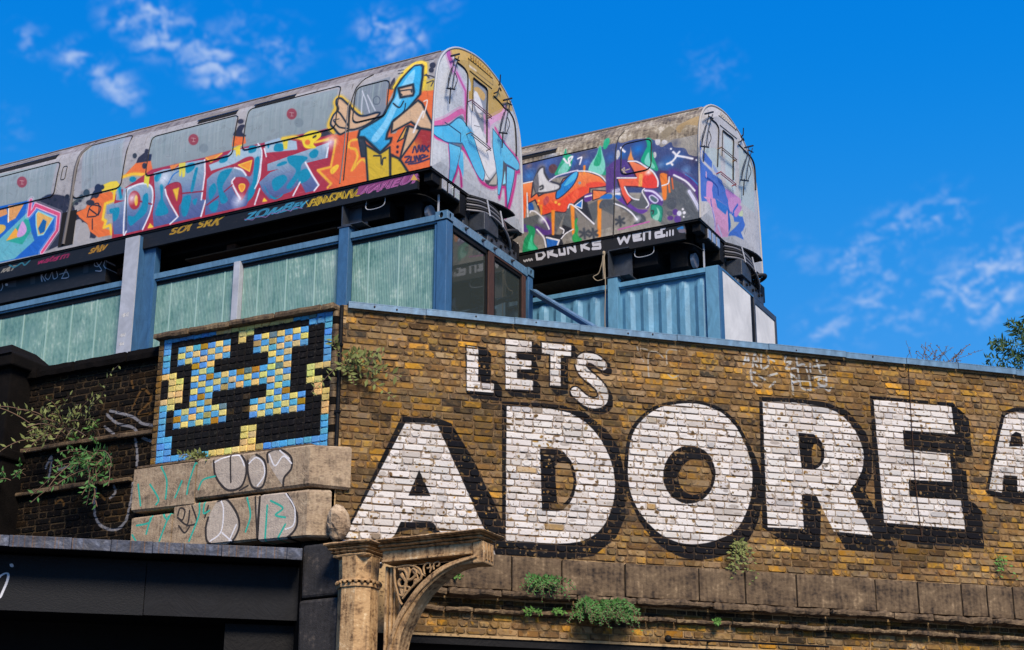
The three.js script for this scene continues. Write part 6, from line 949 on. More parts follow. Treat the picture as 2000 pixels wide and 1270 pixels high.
{
  const S = T2, x = S.x; x.fillStyle = '#8c877b'; x.fillRect(0, 0, S.c.width, S.c.height);
  { S.patina(0, S.h, [[100, 94, 82], [136, 130, 118], [150, 144, 130], [168, 162, 148]], 31, 1.0, 0.8); S.patina(0, S.h - ARC[4] * S.k2, [[70, 60, 42], [128, 114, 88], [162, 150, 124], [206, 198, 178]], 37, 1.5, 0.95); S.keep(); }
  dirty(S, 24, 1400, [[70, 60, 48], [190, 182, 166], [120, 104, 80]], 0.14);
  { const r = rng(19), c2 = S.c; for (let i = 0; i < 5200; i++) { const X = r() * c2.width, s0 = ARC[5] + 1.4 * r(), n = fbm(X * 0.008, s0 * 3, 2, 4); if (n < -0.05) continue; x.fillStyle = css(mix([66, 54, 38], [204, 194, 172], r() * r()), 0.16 + 0.2 * r()); x.beginPath(); x.ellipse(X, S.h - s0 * S.k2, 2 + 16 * r() * r(), 2 + 9 * r() * r(), r() * 3, 0, 7); x.fill(); } for (let i = 0; i < 260; i++) { x.fillStyle = css(mix([60, 48, 34], [140, 126, 104], r()), 0.22); x.fillRect(r() * c2.width, S.h - (ARC[5] + 0.5 * r()) * S.k2, 1 + 3 * r(), 8 + 50 * r() * r()); } }
  const NV = '#3b4874', PU = '#523778', GY = '#575b5b', OG = ['#f29048', '#ee6a30', '#e44a24'], GN = '#24a070', GL = '#7accb4', WHT = '#e4e2e2', BK = '#22232a';
  S.view(980, 250, 0.12);
  S.fill([-600, 800, 320, 600, 1560, 330, 1832, 250, 1832, 780, 1400, 720, 330, 900, -600, 1100], NV, false);
  for (const [a, b, r, c, al] of [[450, 780, 130, '60,130,200', 0.9], [760, 560, 170, '70,110,180', 0.7], [1130, 560, 120, '50,110,190', 0.9], [1370, 560, 90, '70,120,200', 0.8], [1770, 480, 100, '50,100,170', 0.8], [640, 640, 70, '130,116,110', 0.9], [440, 620, 60, '140,112,104', 0.8], [1330, 450, 90, '96,88,92', 0.8]]) S.spray(a, b, r, c, al);
  S.blob(835, 665, 68, 74, '#5c3c3c'); S.fill([870, 765, 920, 640, 1000, 482, 1040, 340, 1062, 420, 1150, 465, 1132, 602, 1060, 722], GN); S.fill([920, 740, 960, 640, 1040, 560, 1090, 640, 1040, 720], GL); S.line([1010, 500, 1080, 570, 1150, 470, 1090, 500, 1110, 610], WHT, 0.03);
  S.fill([1420, 712, 1440, 602, 1540, 442, 1602, 290, 1642, 432, 1682, 602, 1652, 735, 1560, 760], GL); S.fill([1500, 580, 1560, 420, 1602, 290, 1620, 460, 1600, 590, 1540, 620], GN); S.fill([1640, 762, 1742, 600, 1812, 765], GN, false); S.fill([1656, 335, 1662, 240, 1690, 180, 1742, 168, 1752, 232, 1702, 330], GN); S.line([1240, 500, 1300, 480, 1270, 590], WHT, 0.025);
  // grey bodies
  S.fill([-600, 1500, 340, 1480, 700, 1380, 1100, 1280, 1560, 1170, 1830, 1160, 1830, 1600, -600, 2200], '#7f7a70', false); S.fill([340, 1480, 820, 1352, 1042, 1352, 952, 1540, 872, 1742, 602, 1642, 542, 1652, 420, 1592, 340, 1572], GY, false);
  S.fill([1090, 1230, 1150, 1182, 1330, 1095, 1402, 1252, 1492, 1542, 1440, 1522, 1112, 1242], BK, false); S.fill([985, 1570, 1060, 1300, 1110, 1245, 1170, 1300, 1230, 1460, 1180, 1640], GY, false); S.fill([1400, 1260, 1560, 1180, 1830, 1170, 1830, 1420, 1640, 1330, 1560, 1420, 1500, 1550], GY, false);
  S.fill([700, 1722, 960, 1742, 1000, 1700, 985, 1575, 1165, 1642, 1040, 1720, 970, 1802, 1000, 1890, 932, 1922, 730, 1945], '#1f1f23', false);
  S.line([560, 1635, 700, 1702, 800, 1682, 785, 1580, 700, 1490], '#55307c', 0.085); S.fill([345, 1570, 420, 1600, 420, 1690, 345, 1670], '#5a3c84');
  S.fill([345, 2025, 370, 1822, 442, 1702, 400, 1592, 482, 1602, 545, 1662, 512, 1852, 585, 1972, 440, 2010], '#149058'); S.fill([432, 1970, 440, 1872, 490, 1742, 502, 1882, 565, 1970], '#3ac48c'); S.fill([1165, 1560, 1235, 1465, 1215, 1560, 1245, 1642, 1235, 1742, 1305, 1822, 1182, 1855, 1150, 1782, 1202, 1662], '#219a48');
  S.fill([728, 1800, 935, 1830, 912, 1902, 742, 1942], '#1c62b4', false); S.line([728, 1782, 935, 1830, 910, 1900], WHT, 0.025, false);
  // orange letters
  S.both([330, 902, 512, 866, 482, 1130, 576, 1055, 602, 1110, 722, 1045, 892, 1020, 1000, 832, 1232, 706, 1402, 711, 1602, 782, 1717, 902, 1702, 952, 1432, 982, 1432, 1062, 1242, 1162, 1092, 1242, 1032, 1372, 842, 1362, 662, 1432, 542, 1172, 422, 1232, 422, 1122, 340, 1122], OG, '#2c2430', 0.02, false); S.fill([340, 1130, 400, 1060, 415, 1080, 380, 1460, 340, 1470], '#ea6224', false);
  S.fill([930, 1200, 1180, 1020, 1320, 960, 1420, 1000, 1240, 1160, 1090, 1240, 1030, 1360, 860, 1350, 700, 1390, 660, 1260], '#e64826'); S.fill([1130, 1150, 1200, 1010, 1260, 1020, 1230, 1150, 1160, 1230], '#ee5a30'); S.fill([1380, 910, 1560, 880, 1700, 930, 1430, 970], '#e64a2c');
  for (const a of [[808, 1340, 862, 1340, 852, 1742, 820, 1742], [1118, 1240, 1182, 1262, 1182, 1702, 1150, 1742], [1562, 1180, 1672, 1175, 1622, 1262, 1612, 1772, 1560, 1772], [620, 1252, 662, 1252, 652, 1422, 634, 1422], [1330, 610, 1362, 610, 1352, 760, 1332, 760]]) S.fill(a, '#ee8c24', false);
  S.both([888, 1152, 902, 1012, 1022, 852, 1152, 732, 1232, 702, 1232, 792, 1152, 942, 1002, 1092], '#1c80c8', '#2c2440', 0.016); S.fill([1020, 930, 1140, 770, 1225, 720, 1190, 830, 1060, 930], '#4eb4d8'); S.line([332, 906, 512, 868], WHT, 0.02); S.line([1235, 702, 1402, 708, 1605, 778, 1718, 900], WHT, 0.02);
  S.both([525, 872, 602, 682, 682, 638, 702, 742, 782, 862, 942, 922, 902, 1012, 622, 1062, 540, 1002], '#d2d2d0', '#3c3c42', 0.03); S.fill([525, 872, 580, 740, 600, 860, 600, 1000, 560, 1050], '#6a6a6e'); S.line([620, 960, 660, 940, 670, 980, 630, 1000], '#444', 0.03); S.line([780, 860, 900, 780, 1100, 720, 1235, 690], '#d4cee0', 0.022);
  S.blob(1268, 895, 22, 22, '#8a9aa4'); for (const [a, b, r] of [[602, 1185, 18], [592, 1243, 14], [935, 1240, 20], [880, 1210, 22]]) S.blob(a, b, r, r, '#f6b040'); S.fill([680, 1180, 740, 1110, 770, 1180, 700, 1260], '#c0504c'); S.fill([1350, 1100, 1470, 1060, 1470, 1160, 1360, 1200], '#5a3080'); S.line([1360, 1120, 1530, 1080], WHT, 0.025); S.both([1480, 1010, 1752, 1030, 1600, 1140, 1480, 1180], '#ea7c3c', '#2c2430', 0.014, false); S.fill([1600, 1140, 1700, 1080, 1790, 1090, 1770, 1150], '#1c6cbc'); S.both([1190, 1262, 1312, 1170, 1302, 1312], '#1f74c4', WHT, 0.014, false); S.fill([430, 1250, 490, 1220, 520, 1330, 440, 1330], '#1c58a8');
  S.line([460, 1380, 480, 1350, 560, 1370, 700, 1502, 772, 1645], WHT, 0.022).line([1080, 1300, 1110, 1242, 1202, 1292, 1502, 1562], WHT, 0.022).line([570, 1652, 682, 1782, 720, 1935], WHT, 0.022).line([970, 1800, 1040, 1720, 1160, 1650], WHT, 0.02).line([410, 1060, 425, 1440], WHT, 0.02).line([950, 1622, 1010, 1660, 1000, 1715], WHT, 0.02); S.spray(660, 1490, 70, '244,244,246', 0.9);
  for (const [a, b, r] of [[1345, 1720, 80], [1490, 1720, 75], [1925, 1520, 75]]) for (let k = 0; k < 3; k++) { const t = k * 1.05 + 0.4; S.line([a + Math.cos(t) * r, b + Math.sin(t) * r, a - Math.cos(t) * r, b - Math.sin(t) * r], '#3c4044', 0.035); }
  for (const [a, b] of [[135, 1970], [232, 1915]]) for (let k = 0; k < 3; k++) { const t = k * 1.05; S.line([a + Math.cos(t) * 46, b + Math.sin(t) * 46, a - Math.cos(t) * 46, b - Math.sin(t) * 46], '#e2e0dc', 0.02); }
  // right part, on the cab door
  S.view(1160, 220, 0.12);
  S.fill([335, 520, 420, 452, 900, 420, 1052, 482, 1102, 482, 1252, 452, 1480, 580, 1720, 620, 1720, 1300, 335, 1300], NV, false); for (const [a, b, r, c, al] of [[720, 600, 130, '40,120,196', 0.95], [470, 680, 90, '44,110,186', 0.8], [1200, 820, 140, '44,112,180', 0.9], [1380, 720, 110, '50,96,160', 0.8], [1500, 940, 90, '120,170,214', 0.7], [1090, 850, 60, '120,170,210', 0.6], [1640, 760, 120, '70,52,70', 0.8]]) S.spray(a, b, r, c, al);
  S.reveal([1040, 472, 1120, 430, 1250, 438, 1292, 370, 1392, 250, 1740, 130, 1740, 650, 1560, 690, 1480, 582, 1302, 560, 1252, 482, 1102, 562]); S.spray(1330, 500, 90, '60,62,88', 0.6); S.spray(1560, 520, 120, '150,146,132', 0.8); S.fill([1360, 230, 1700, 60, 1740, 200, 1500, 200, 1400, 330], '#a58c5c'); S.spray(1460, 250, 110, '120,100,64', 0.6);
  for (const [a, b, rx, ry] of [[395, 670, 26, 60], [990, 690, 26, 48], [1150, 480, 45, 34], [1040, 470, 40, 60], [380, 730, 12, 40]]) S.blob(a, b, rx, ry, '#c4c2be'); S.reveal([400, 460, 520, 300, 900, 230, 1300, 180, 1250, 380, 1120, 430, 940, 430, 900, 410, 640, 440, 470, 490]); S.fill([930, 360, 990, 330, 1020, 380, 980, 430], '#7c6f58'); S.fill([1110, 320, 1220, 230, 1290, 260, 1230, 370, 1130, 410], '#877a5e');
  S.fill([340, 780, 420, 762, 562, 790, 602, 902, 682, 1052, 380, 1062, 335, 1300, 200, 1300, 200, 900], PU, false); S.fill([560, 780, 600, 640, 600, 560, 620, 700, 650, 790], '#e8943c');
  S.fill([773, 792, 822, 652, 872, 542, 850, 430, 902, 415, 947, 470, 932, 562, 972, 722, 1042, 942, 900, 882], GN); S.fill([830, 812, 892, 652, 912, 762, 992, 882, 950, 900], GL); S.fill([1040, 960, 1160, 950, 1290, 960, 1500, 1020, 1720, 1260, 1500, 1200, 1050, 1120], '#4a2f5a');
  for (let k = 0; k < 4; k++) S.line([1490, 1010 + k * 50, 1600, 1080 + k * 40, 1715, 1190 + k * 30], '#2a90cc', 0.02); S.line([440, 570, 470, 610, 505, 640], WHT, 0.03); for (const l of [[1340, 700, 1460, 720, 1605, 750], [1290, 640, 1340, 700, 1300, 770, 1250, 812, 1190, 836], [1390, 640, 1340, 700], [1250, 812, 1280, 850]]) S.line(l, '#e8e6e4', 0.03); S.blob(1255, 590, 14, 16, WHT); S.blob(1668, 772, 14, 14, WHT); for (const l of [[450, 950, 500, 900, 480, 1000], [460, 930, 530, 1000], [520, 940, 580, 920]]) S.line(l, '#b6a888', 0.016);
  S.view(1160, 340, 0.12);
  S.fill([100, 560, 135, 430, 335, 430, 522, 500, 702, 600, 835, 702, 812, 792, 640, 822, 702, 742, 562, 622, 335, 505], '#4c5256'); S.fill([380, 402, 540, 390, 702, 562, 862, 582, 852, 612, 762, 642, 602, 562], '#603690'); S.fill([820, 240, 1002, 270, 1122, 422, 1092, 522, 932, 482, 872, 562, 822, 332], '#56387e'); S.fill([550, 422, 602, 362, 732, 422, 802, 240, 832, 332, 892, 482, 842, 552, 682, 542], GY);
  S.fill([1120, 522, 1200, 252, 1292, 20, 1502, 72, 1702, 402, 1740, 702, 1422, 772, 1102, 812], '#565a5b'); S.spray(1250, 680, 200, '148,144,128', 0.9); S.line([1262, -30, 1502, 82, 1682, 262, 1730, 402], '#54327a', 0.1); S.line([1302, 16, 1502, 122, 1642, 272], WHT, 0.026); S.line([1550, 280, 1642, 432, 1712, 572], '#cfcfe0', 0.05);
  S.both([550, -210, 640, -212, 852, -120, 962, -40, 1042, 102, 1042, 218, 500, 203, 622, 422, 542, 500, 450, 332, 380, 70, 690, 60, 640, -52], ['#f08a44', '#ee6038', '#e85040'], '#3a1c2c', 0.02, false); S.fill([790, 100, 860, 10, 1000, 40, 1036, 212, 790, 212], '#e23c2a'); S.fill([740, 0, 792, 0, 782, 202, 728, 202], '#f0a04a', false); S.line([380, 64, 690, 62], WHT, 0.022); S.line([560, -205, 700, -200, 852, -112, 962, -36, 1040, 100, 1040, 200], WHT, 0.022); S.spray(890, -30, 60, '246,246,246', 0.9); S.line([500, 210, 560, 330, 640, 400, 730, 420], WHT, 0.02); S.line([820, 240, 790, 300, 890, 482, 850, 545], WHT, 0.02); S.line([830, 268, 960, 285, 1060, 360, 1110, 420], '#dcd4ec', 0.03); S.both([905, 370, 960, 350, 1045, 420, 1000, 470, 930, 430], '#4e6468', '#cac2e0', 0.02);
  S.fill([1080, 0, 1180, 0, 1190, 60, 1180, 380, 1130, 400, 1100, 180], '#ea7c20'); S.line([1270, 70, 1290, 240], '#d86428', 0.02); S.line([1210, 110, 1235, 290], '#e07228', 0.03); S.line([1110, 190, 1210, 150, 1225, 50], WHT, 0.02); S.blob(1265, 480, 80, 95, '#4b5054'); S.blob(1150, 600, 45, 70, '#6a6a66'); for (const [a, b, rx, ry, c] of [[1325, 620, 45, 48, '#553080'], [1245, 715, 48, 36, '#58307e'], [1362, 735, 55, 58, '#5c3c88'], [1235, 640, 45, 40, '#565a5c'], [1390, 640, 36, 40, '#d6d4dc'], [1470, 630, 24, 24, WHT], [1447, 573, 16, 18, WHT], [1463, 697, 13, 15, WHT]]) S.blob(a, b, rx, ry, c);
  S.both([930, 560, 950, 500, 1082, 520, 1115, 602, 1092, 768, 1040, 742, 1000, 720, 940, 700], '#1f9474', '#1c6c58', 0.012); S.fill([960, 700, 1040, 640, 1020, 540, 1070, 620, 1050, 740, 990, 740], '#8ed0b4'); S.line([940, 600, 970, 600, 960, 650], '#333', 0.02); S.line([330, 478, 500, 548, 622, 640, 702, 742], WHT, 0.022); S.spray(710, 730, 60, '246,246,246', 0.9); S.line([320, 280, 400, 260], '#b4b0cc', 0.06); S.line([340, 330, 410, 325], WHT, 0.05); S.fill([340, 350, 420, 350, 440, 380, 390, 410], '#2a68b4'); S.line([400, 905, 900, 775], '#c060a0', 0.02);
  weather(S, 37);
}
const N2 = FP(FT2); N2.soft = 8;
{
  const S = N2, x = S.x; x.fillStyle = '#b4b2ae'; x.fillRect(0, 0, S.c.width, S.c.height); S.patina(0, S.c.height, [[156, 151, 144], [184, 182, 178], [194, 192, 188], [206, 205, 202]], 51, 1.2, 0.65); dirty(S, 44, 1100, [[96, 90, 82], [206, 204, 200], [140, 134, 126]], 0.12);
  S.view(1340, 290, 0.0803);
  S.fill([440, 0, 700, 0, 820, 60, 830, 760, 640, 640, 620, 340], '#b4c0bb', false); S.fill([900, -330, 1150, -120, 1190, 1080, 960, 900, 930, 100], '#b9c6c4', false); S.fill([1260, -60, 1330, 20, 1600, 300, 1660, 1240, 1650, 1560, 1300, 1300], '#aebab6', false);
  S.fill([362, -200, 400, -200, 420, 70, 482, 300, 610, 482, 642, 640, 700, 660, 852, 782, 872, 862, 1032, 1202, 1100, 1500, 1060, 1620, 900, 1500, 780, 1300, 430, 1270, 400, 902, 358, 650], '#4467b6', false); S.line([420, 60, 440, 300, 640, 560, 740, 640], '#c0bcbc', 0.05); S.fill([430, 40, 620, 332, 612, 470, 480, 300], '#4a6cba', false); S.fill([650, 400, 780, 600, 760, 660, 660, 520], '#8fa2c8'); S.line([490, 700, 640, 820, 750, 950, 770, 1130], '#1c2f84', 0.03); S.line([500, 580, 500, 690], '#c9a2c0', 0.03); S.fill([510, 850, 560, 800, 640, 860, 620, 1000, 640, 1270, 520, 1270], '#c88cc0'); S.fill([960, 1000, 1300, 1240, 1260, 1300, 1040, 1300], '#b878b4');
  S.view(1340, 390, 0.1);
  S.fill([370, -60, 450, 40, 532, 302, 602, 562, 612, 682, 640, 720, 840, 720, 832, 332, 762, 122, 600, 0], '#d394b4', false); S.fill([560, -20, 802, 150, 762, 292, 600, 152], '#2f6cb8', false); S.fill([820, 0, 1000, -40, 1060, 60, 930, 250, 850, 230], '#c48ab8'); S.line([480, 0, 500, 150, 600, 520, 610, 680], '#3850a8', 0.025); S.line([500, 160, 560, 340, 620, 640], '#b8b2d8', 0.03); S.line([640, 500, 740, 700], '#c4bcd8', 0.035); S.fill([800, 160, 840, 240, 870, 560, 840, 640, 815, 420], '#2458a8', false);
  S.fill([835, 270, 900, 380, 960, 430, 1040, 430, 930, 580, 860, 640, 870, 480], '#b8b4a2'); S.fill([900, 260, 1080, 300, 1140, 500, 1100, 600, 1060, 640, 1120, 780, 960, 700, 840, 700, 860, 640, 960, 540, 1040, 440, 930, 430], '#3d64b8', false); S.fill([930, 300, 980, 180, 1050, 120, 1070, 180, 980, 330], '#bf80b8'); S.fill([1010, 300, 1080, 220, 1100, 280, 1080, 330], '#c2cc9c'); S.line([870, 250, 900, 300, 920, 220, 1000, 100], '#2c58b0', 0.03); S.line([1130, 680, 1160, 560], '#777', 0.012);
  weather(S, 47);
}
const SOL2 = solebar(FT2, -5.2, 0, (P) => {
  P.view(980, 370, 0.12); const W = '#c6c6ca', Ls = (list, w = 0.034) => list.forEach((l) => P.line(l, W, w, false));
  Ls([[560, 1010, 575, 1135, 650, 1125, 700, 1070, 660, 1010, 560, 1022], [745, 980, 760, 1100], [745, 985, 830, 970, 820, 1020, 755, 1045, 900, 1080], [930, 945, 945, 1060, 1030, 1050, 1010, 930], [1085, 1040, 1070, 915, 1200, 1010, 1180, 890], [1290, 870, 1305, 990], [1410, 850, 1310, 930, 1420, 970], [1600, 835, 1480, 850, 1490, 905, 1600, 890, 1605, 955, 1480, 965]]); zig(P, 360, 1165, 500, 1140, 7, 14, '#b0b0b0', 0.02, 3);
  P.view(1160, 340, 0.12); Ls([[395, 1040, 430, 1130, 490, 1030, 540, 1110, 580, 1000], [760, 955, 640, 975, 655, 1080, 770, 1060], [645, 1030, 740, 1010], [815, 1065, 815, 930, 910, 920, 910, 1045], [1100, 945, 1005, 962, 1010, 1028, 1104, 1010], [1150, 878, 1098, 888, 1106, 1012, 1150, 1000]], 0.036); Ls([[1190, 950, 1190, 1005], [1238, 925, 1238, 995], [1288, 920, 1288, 985]], 0.026); P.fill([1350, 890, 1440, 850, 1560, 850, 1560, 940, 1420, 960], '#3c4a58'); P.fill([1350, 890, 1440, 850, 1460, 890, 1410, 910], '#2a78b4'); zig(P, 1400, 930, 1560, 900, 3, 10, '#77707c', 0.04, 2);
});

// ---------- put the carriages together ----------
const pinky = std(0x8a5a6a, 0.5);
{
  const GK = M.rubber;
  const wiper = (k, a, par) => { const q = (X, Y, o) => k.f3(X + a[0], Y + a[1], o); const w = part(par, 'wiper', [tube([q(0, 0, 0.1), q(-3, 16, 0.09), q(-12, 50, 0.10), q(-14, 62, 0.12)], 0.007, 20, 5), tube([q(7, 2, 0.1), q(2, 20, 0.10), q(-3, 45, 0.10), q(-5, 64, 0.12)], 0.007, 20, 5), tube([q(-7, 24, 0.09), q(-13, 45, 0.10), q(-14, 60, 0.12)], 0.006, 12, 5), tube([q(0, 34, 0.09), q(4, 46, 0.10), q(-2, 64, 0.12)], 0.006, 12, 5), bar(q(-16, 64, 0.12), q(-1, 66, 0.12), 0.012, 6)], M.rubber); part(w, 'blade', bar(q(-9, 62, 0.12), q(-11, 94, 0.1), 0.009, 6), M.rubber); part(w, 'pivot', [bar(q(-8, 1, 0.09), q(8, -3, 0.09), 0.014, 6), bar(q(0, 6, 0.1), q(8, 10, 0.1), 0.011, 6)], M.rubber); };
  const rail = (k, par, a, b, mat, name = 'grab_rail', dy = 5) => { const A = k.f3(...a, 0.12), B = k.f3(...b, 0.12), r = part(par, name, [bar(A, B, 0.007, 7), bar(A.clone().add(V(0, -0.035, 0)), B.clone().add(V(0, -0.035, 0)), 0.007, 7), bar(A, A.clone().add(V(-0.08, -0.02, 0)), 0.009, 6), bar(B, B.clone().add(V(-0.08, -0.02, 0)), 0.009, 6)], mat); return r; };
  const frontOf = (d, opt) => (k) => {
    const sh = (a) => a.map((v, i) => v + 0), P = (a) => { const o = []; for (let i = 0; i < a.length; i += 2) o.push(d.x + a[i] * d.s, d.y + a[i + 1] * d.s); return o; };
    k.strip('window_gasket', P([600, 400, 680, 460, 740, 520, 785, 610, 795, 700, 785, 1000, 775, 1270, 765, 1560]), 0.013, GK, 0.055);
    k.strip('door_seam', P([905, 685, 1000, 765, 1140, 880, 1155, 920, 1150, 1270, 1150, 1440, 1150, 1880]), 0.012, GK, 0.06); k.strip('door_seam', P([895, 690, 888, 1000, 880, 1300]), 0.006, GK, 0.058);
    k.strip('window_gasket', P([1265, 1015, 1370, 1120, 1470, 1240, 1560, 1310, 1640, 1460, 1670, 1600, 1690, 1900, 1692, 2130]), 0.014, GK, 0.05);
    k.strip('panel_line', P([800, 318, 1250, 690]), 0.006, opt.line, 0.052); k.strip('panel_line', P([830, 550, 1240, 880]), 0.005, opt.line, 0.056);
    for (let i = 0; i < 9; i++) { const a = [860 + i * 43, 240 + i * 42 + (i > 4 ? (i - 4) * 3 : 0)]; k.strip('vent_rib', P([...a, a[0] - 2, a[1] + 90]), 0.012, opt.rib, 0.045); }
    const w = P([560, 270]); wiper(k, w, k.cab); const w2 = P([1530, 1090]); wiper(k, w2, k.cab);
    rail(k, k.cab, P([870, 1090]), P([1235, 1395]), opt.rail1); rail(k, k.cab, P([850, 1690]), P([1220, 1990]), opt.rail2);
    const a0 = k.f3(...P([1390, 790]), 0.05), a1 = k.f3(...P([1398, 625]), 0.05); part(k.car, 'aerial', [bar(a0, a1, 0.008, 6), bar(a0, a0.clone().add(V(-0.05, -0.06, 0.02)), 0.012, 6)], M.black);
    k.strip('hand_hook', P([1280, 970, 1350, 935, 1385, 870, 1410, 930]), 0.011, GK, 0.09);
  };
  const c1 = carriage(FT1, 'train_carriage', 'retired tube carriage sprayed with a blue hooded figure, teal lettering and yellow cab top', 8.4, T1, N1, {
    length: 16, sol: { ...SOL1, end: -0.22 }, rim: std(0xa9adb0, 0.5),
    windows: [[-60, 362, 105, 383, 0.08], [169, 288, 236, 366, 0.09], [299, 268, 454, 303, 0.07], [488, 214, 655, 250, 0.07], [697, 172, 755, 225, 0.09]].map(([a, b, c, d, e]) => [a, b, c, d, e]),
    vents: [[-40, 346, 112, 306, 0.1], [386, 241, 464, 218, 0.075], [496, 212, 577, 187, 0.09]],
    seams: [{ p: [671, 352, 676, 300, 682, 240, 686, 200, 696, 172, 712, 155, 730, 146], r: 0.009, out: 0.002, name: 'door_edge', mat: M.seam }, { p: [664, 358, 672, 290, 680, 210, 690, 165], r: 0.010, name: 'seam', mat: std(0x6d6a68, 0.6) }, { p: [124, 478, 138, 400, 148, 330, 158, 302, 178, 286], r: 0.03, out: 0.006, name: 'door_edge', mat: std(0x5c5856, 0.6) }, { p: [246, 450, 247, 370], r: 0.006 }, { p: [762, 338, 764, 300], r: 0.006 }],
    front: frontOf({ x: 830, y: 80, s: 0.1055 }, { line: std(0x6a5426, 0.7), rib: std(0x8a6c2c, 0.6), rail1: pinky, rail2: std(0x8d8478, 0.4, 0.4) }),
  });
  underCab(c1, FT1, [0, 0]);
  // passenger doorway slot as a near-black sheet, its shade in the colour, maker's hatch, long equipment cases with tags
  { const a = onSkin(FT1, 128, 415), b = onSkin(FT1, 136, 470); part(c1, 'door_gap', skinGeo(T1, a.x - 0.06, b.x + 0.07, 0.05, Math.max(a.s, 0.5), 0.006, 1, 6), M.void); const h0 = onSkin(FT1, 118, 352), h1 = onSkin(FT1, 131, 328); part(c1, 'hatch', skinLine(rrect(h0.x, h1.x, h0.s, h1.s + 0.04, 0.03), 0.006, 0.003, 5, true), M.seam); }
  const tagTex = (() => { const P = new Painter(1024, 96, 1024 / 3.6, (X, Y) => { const p = FT1.onZ(X, Y, -0.16); return [(p.x + 9.2) / 3.6 * 1024, (-0.245 - p.y) / 0.33 * 96]; }), x = P.x; x.fillStyle = '#141415'; x.fillRect(0, 0, 1024, 96); const r = rng(6); for (let i = 0; i < 240; i++) { x.fillStyle = css(mix([14, 14, 15], [60, 56, 56], r()), 0.3); x.fillRect(r() * 1024, r() * 96, 4 + 30 * r(), 2 + 10 * r()); }
    P.view(0, 440, 0.2); P.fill([1060, 320, 1180, 290, 1220, 280, 1215, 390, 1080, 425], '#38363a', false); P.fill([70, 540, 160, 510, 155, 600, 70, 610], '#3c3a3e', false); P.fill([815, 370, 865, 350, 860, 460, 810, 470], '#3a383c', false); P.fill([295, 490, 345, 460, 340, 570, 295, 580], '#3a3638', false);
    const W = '#c3c4cc'; for (const l of [[395, 460, 410, 550, 400, 500, 440, 440], [405, 490, 440, 545], [470, 440, 440, 500, 470, 530, 500, 470, 500, 430], [510, 430, 520, 520, 560, 500, 540, 420], [570, 440, 640, 420, 600, 520], [580, 480, 650, 460], [620, 400, 670, 500, 600, 520], [660, 410, 610, 500]]) P.line(l, W, 0.014); for (const l of [[930, 340, 920, 390, 960, 400, 1000, 340], [930, 350, 990, 440, 930, 445], [1010, 390, 1030, 340, 1050, 390, 1030, 420, 1010, 390], [1070, 310, 1090, 400, 1140, 300], [1060, 370, 1185, 345], [1100, 395, 1165, 380], [10, 540, 25, 600, 5, 640]]) P.line(l, W, 0.014); P.blob(62, 580, 14, 14, '#cfd0d4'); return P.tex(); })();
  const g = box(-9.2, -5.6, -0.575, -0.245, -1.2, -0.16); { const p = g.attributes.position, uv = g.attributes.uv; for (let i = 0; i < p.count; i++) uv.setXY(i, (p.getX(i) + 9.2) / 3.6, (p.getY(i) + 0.575) / 0.33); } part(c1, 'equipment_case', g, std(0xffffff, 0.6, 0, { map: tagTex }));
  const c2 = carriage(FT2, 'train_carriage', 'retired tube carriage with orange lettering, green flames and a pale grey cab front', 5.2, T2, N2, {
    length: 16, sol: { ...SOL2, end: -0.25 }, rim: std(0xa8a49c, 0.6),
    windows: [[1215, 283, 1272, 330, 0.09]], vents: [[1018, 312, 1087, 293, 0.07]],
    seams: [{ p: [1198, 462, 1200, 400, 1201, 330, 1203, 290, 1208, 270, 1220, 256], r: 0.009, out: 0.002, name: 'door_edge' }, { p: [1018, 322, 1090, 305, 1166, 288], r: 0.01, name: 'seam' }],
    front: frontOf({ x: 1340, y: 200, s: 0.0803 }, { line: std(0x77746e, 0.7), rib: std(0x9a958c, 0.6), rail1: std(0x8a6a4a, 0.4, 0.3), rail2: std(0xa83a3c, 0.4, 0.2) }),
  });
  underCab(c2, FT2, [0, 0]);
  // steel packers between containers and carriages
  for (const [F, X, Y, lab] of [[FC, 681, 430, 'grey steel packing plate under the first carriage, above the blue post'], [FC2, 1201, 520, 'grey steel packing plate under the second carriage, above the blue post']]) { const p = F.onZ(X, Y, -0.02), k = F.at(p.x, 0.09, 0).thing('packing_stub', lab, 'packing'); const H = (F === FC ? FT1 : FT2).o.y - F.o.y - 0.09 - 0.24; part(k, 'flange', box(-0.09, -0.07, 0, H, -0.3, 0.02), M.steel); part(k, 'web', box(-0.07, 0.22, 0.0, H, -0.16, -0.14), M.steel); part(k, 'base', box(-0.09, 0.24, 0, 0.015, -0.3, 0.02), M.steel); part(k, 'top', box(-0.09, 0.24, H - 0.015, H, -0.3, 0.02), M.steel); }
}

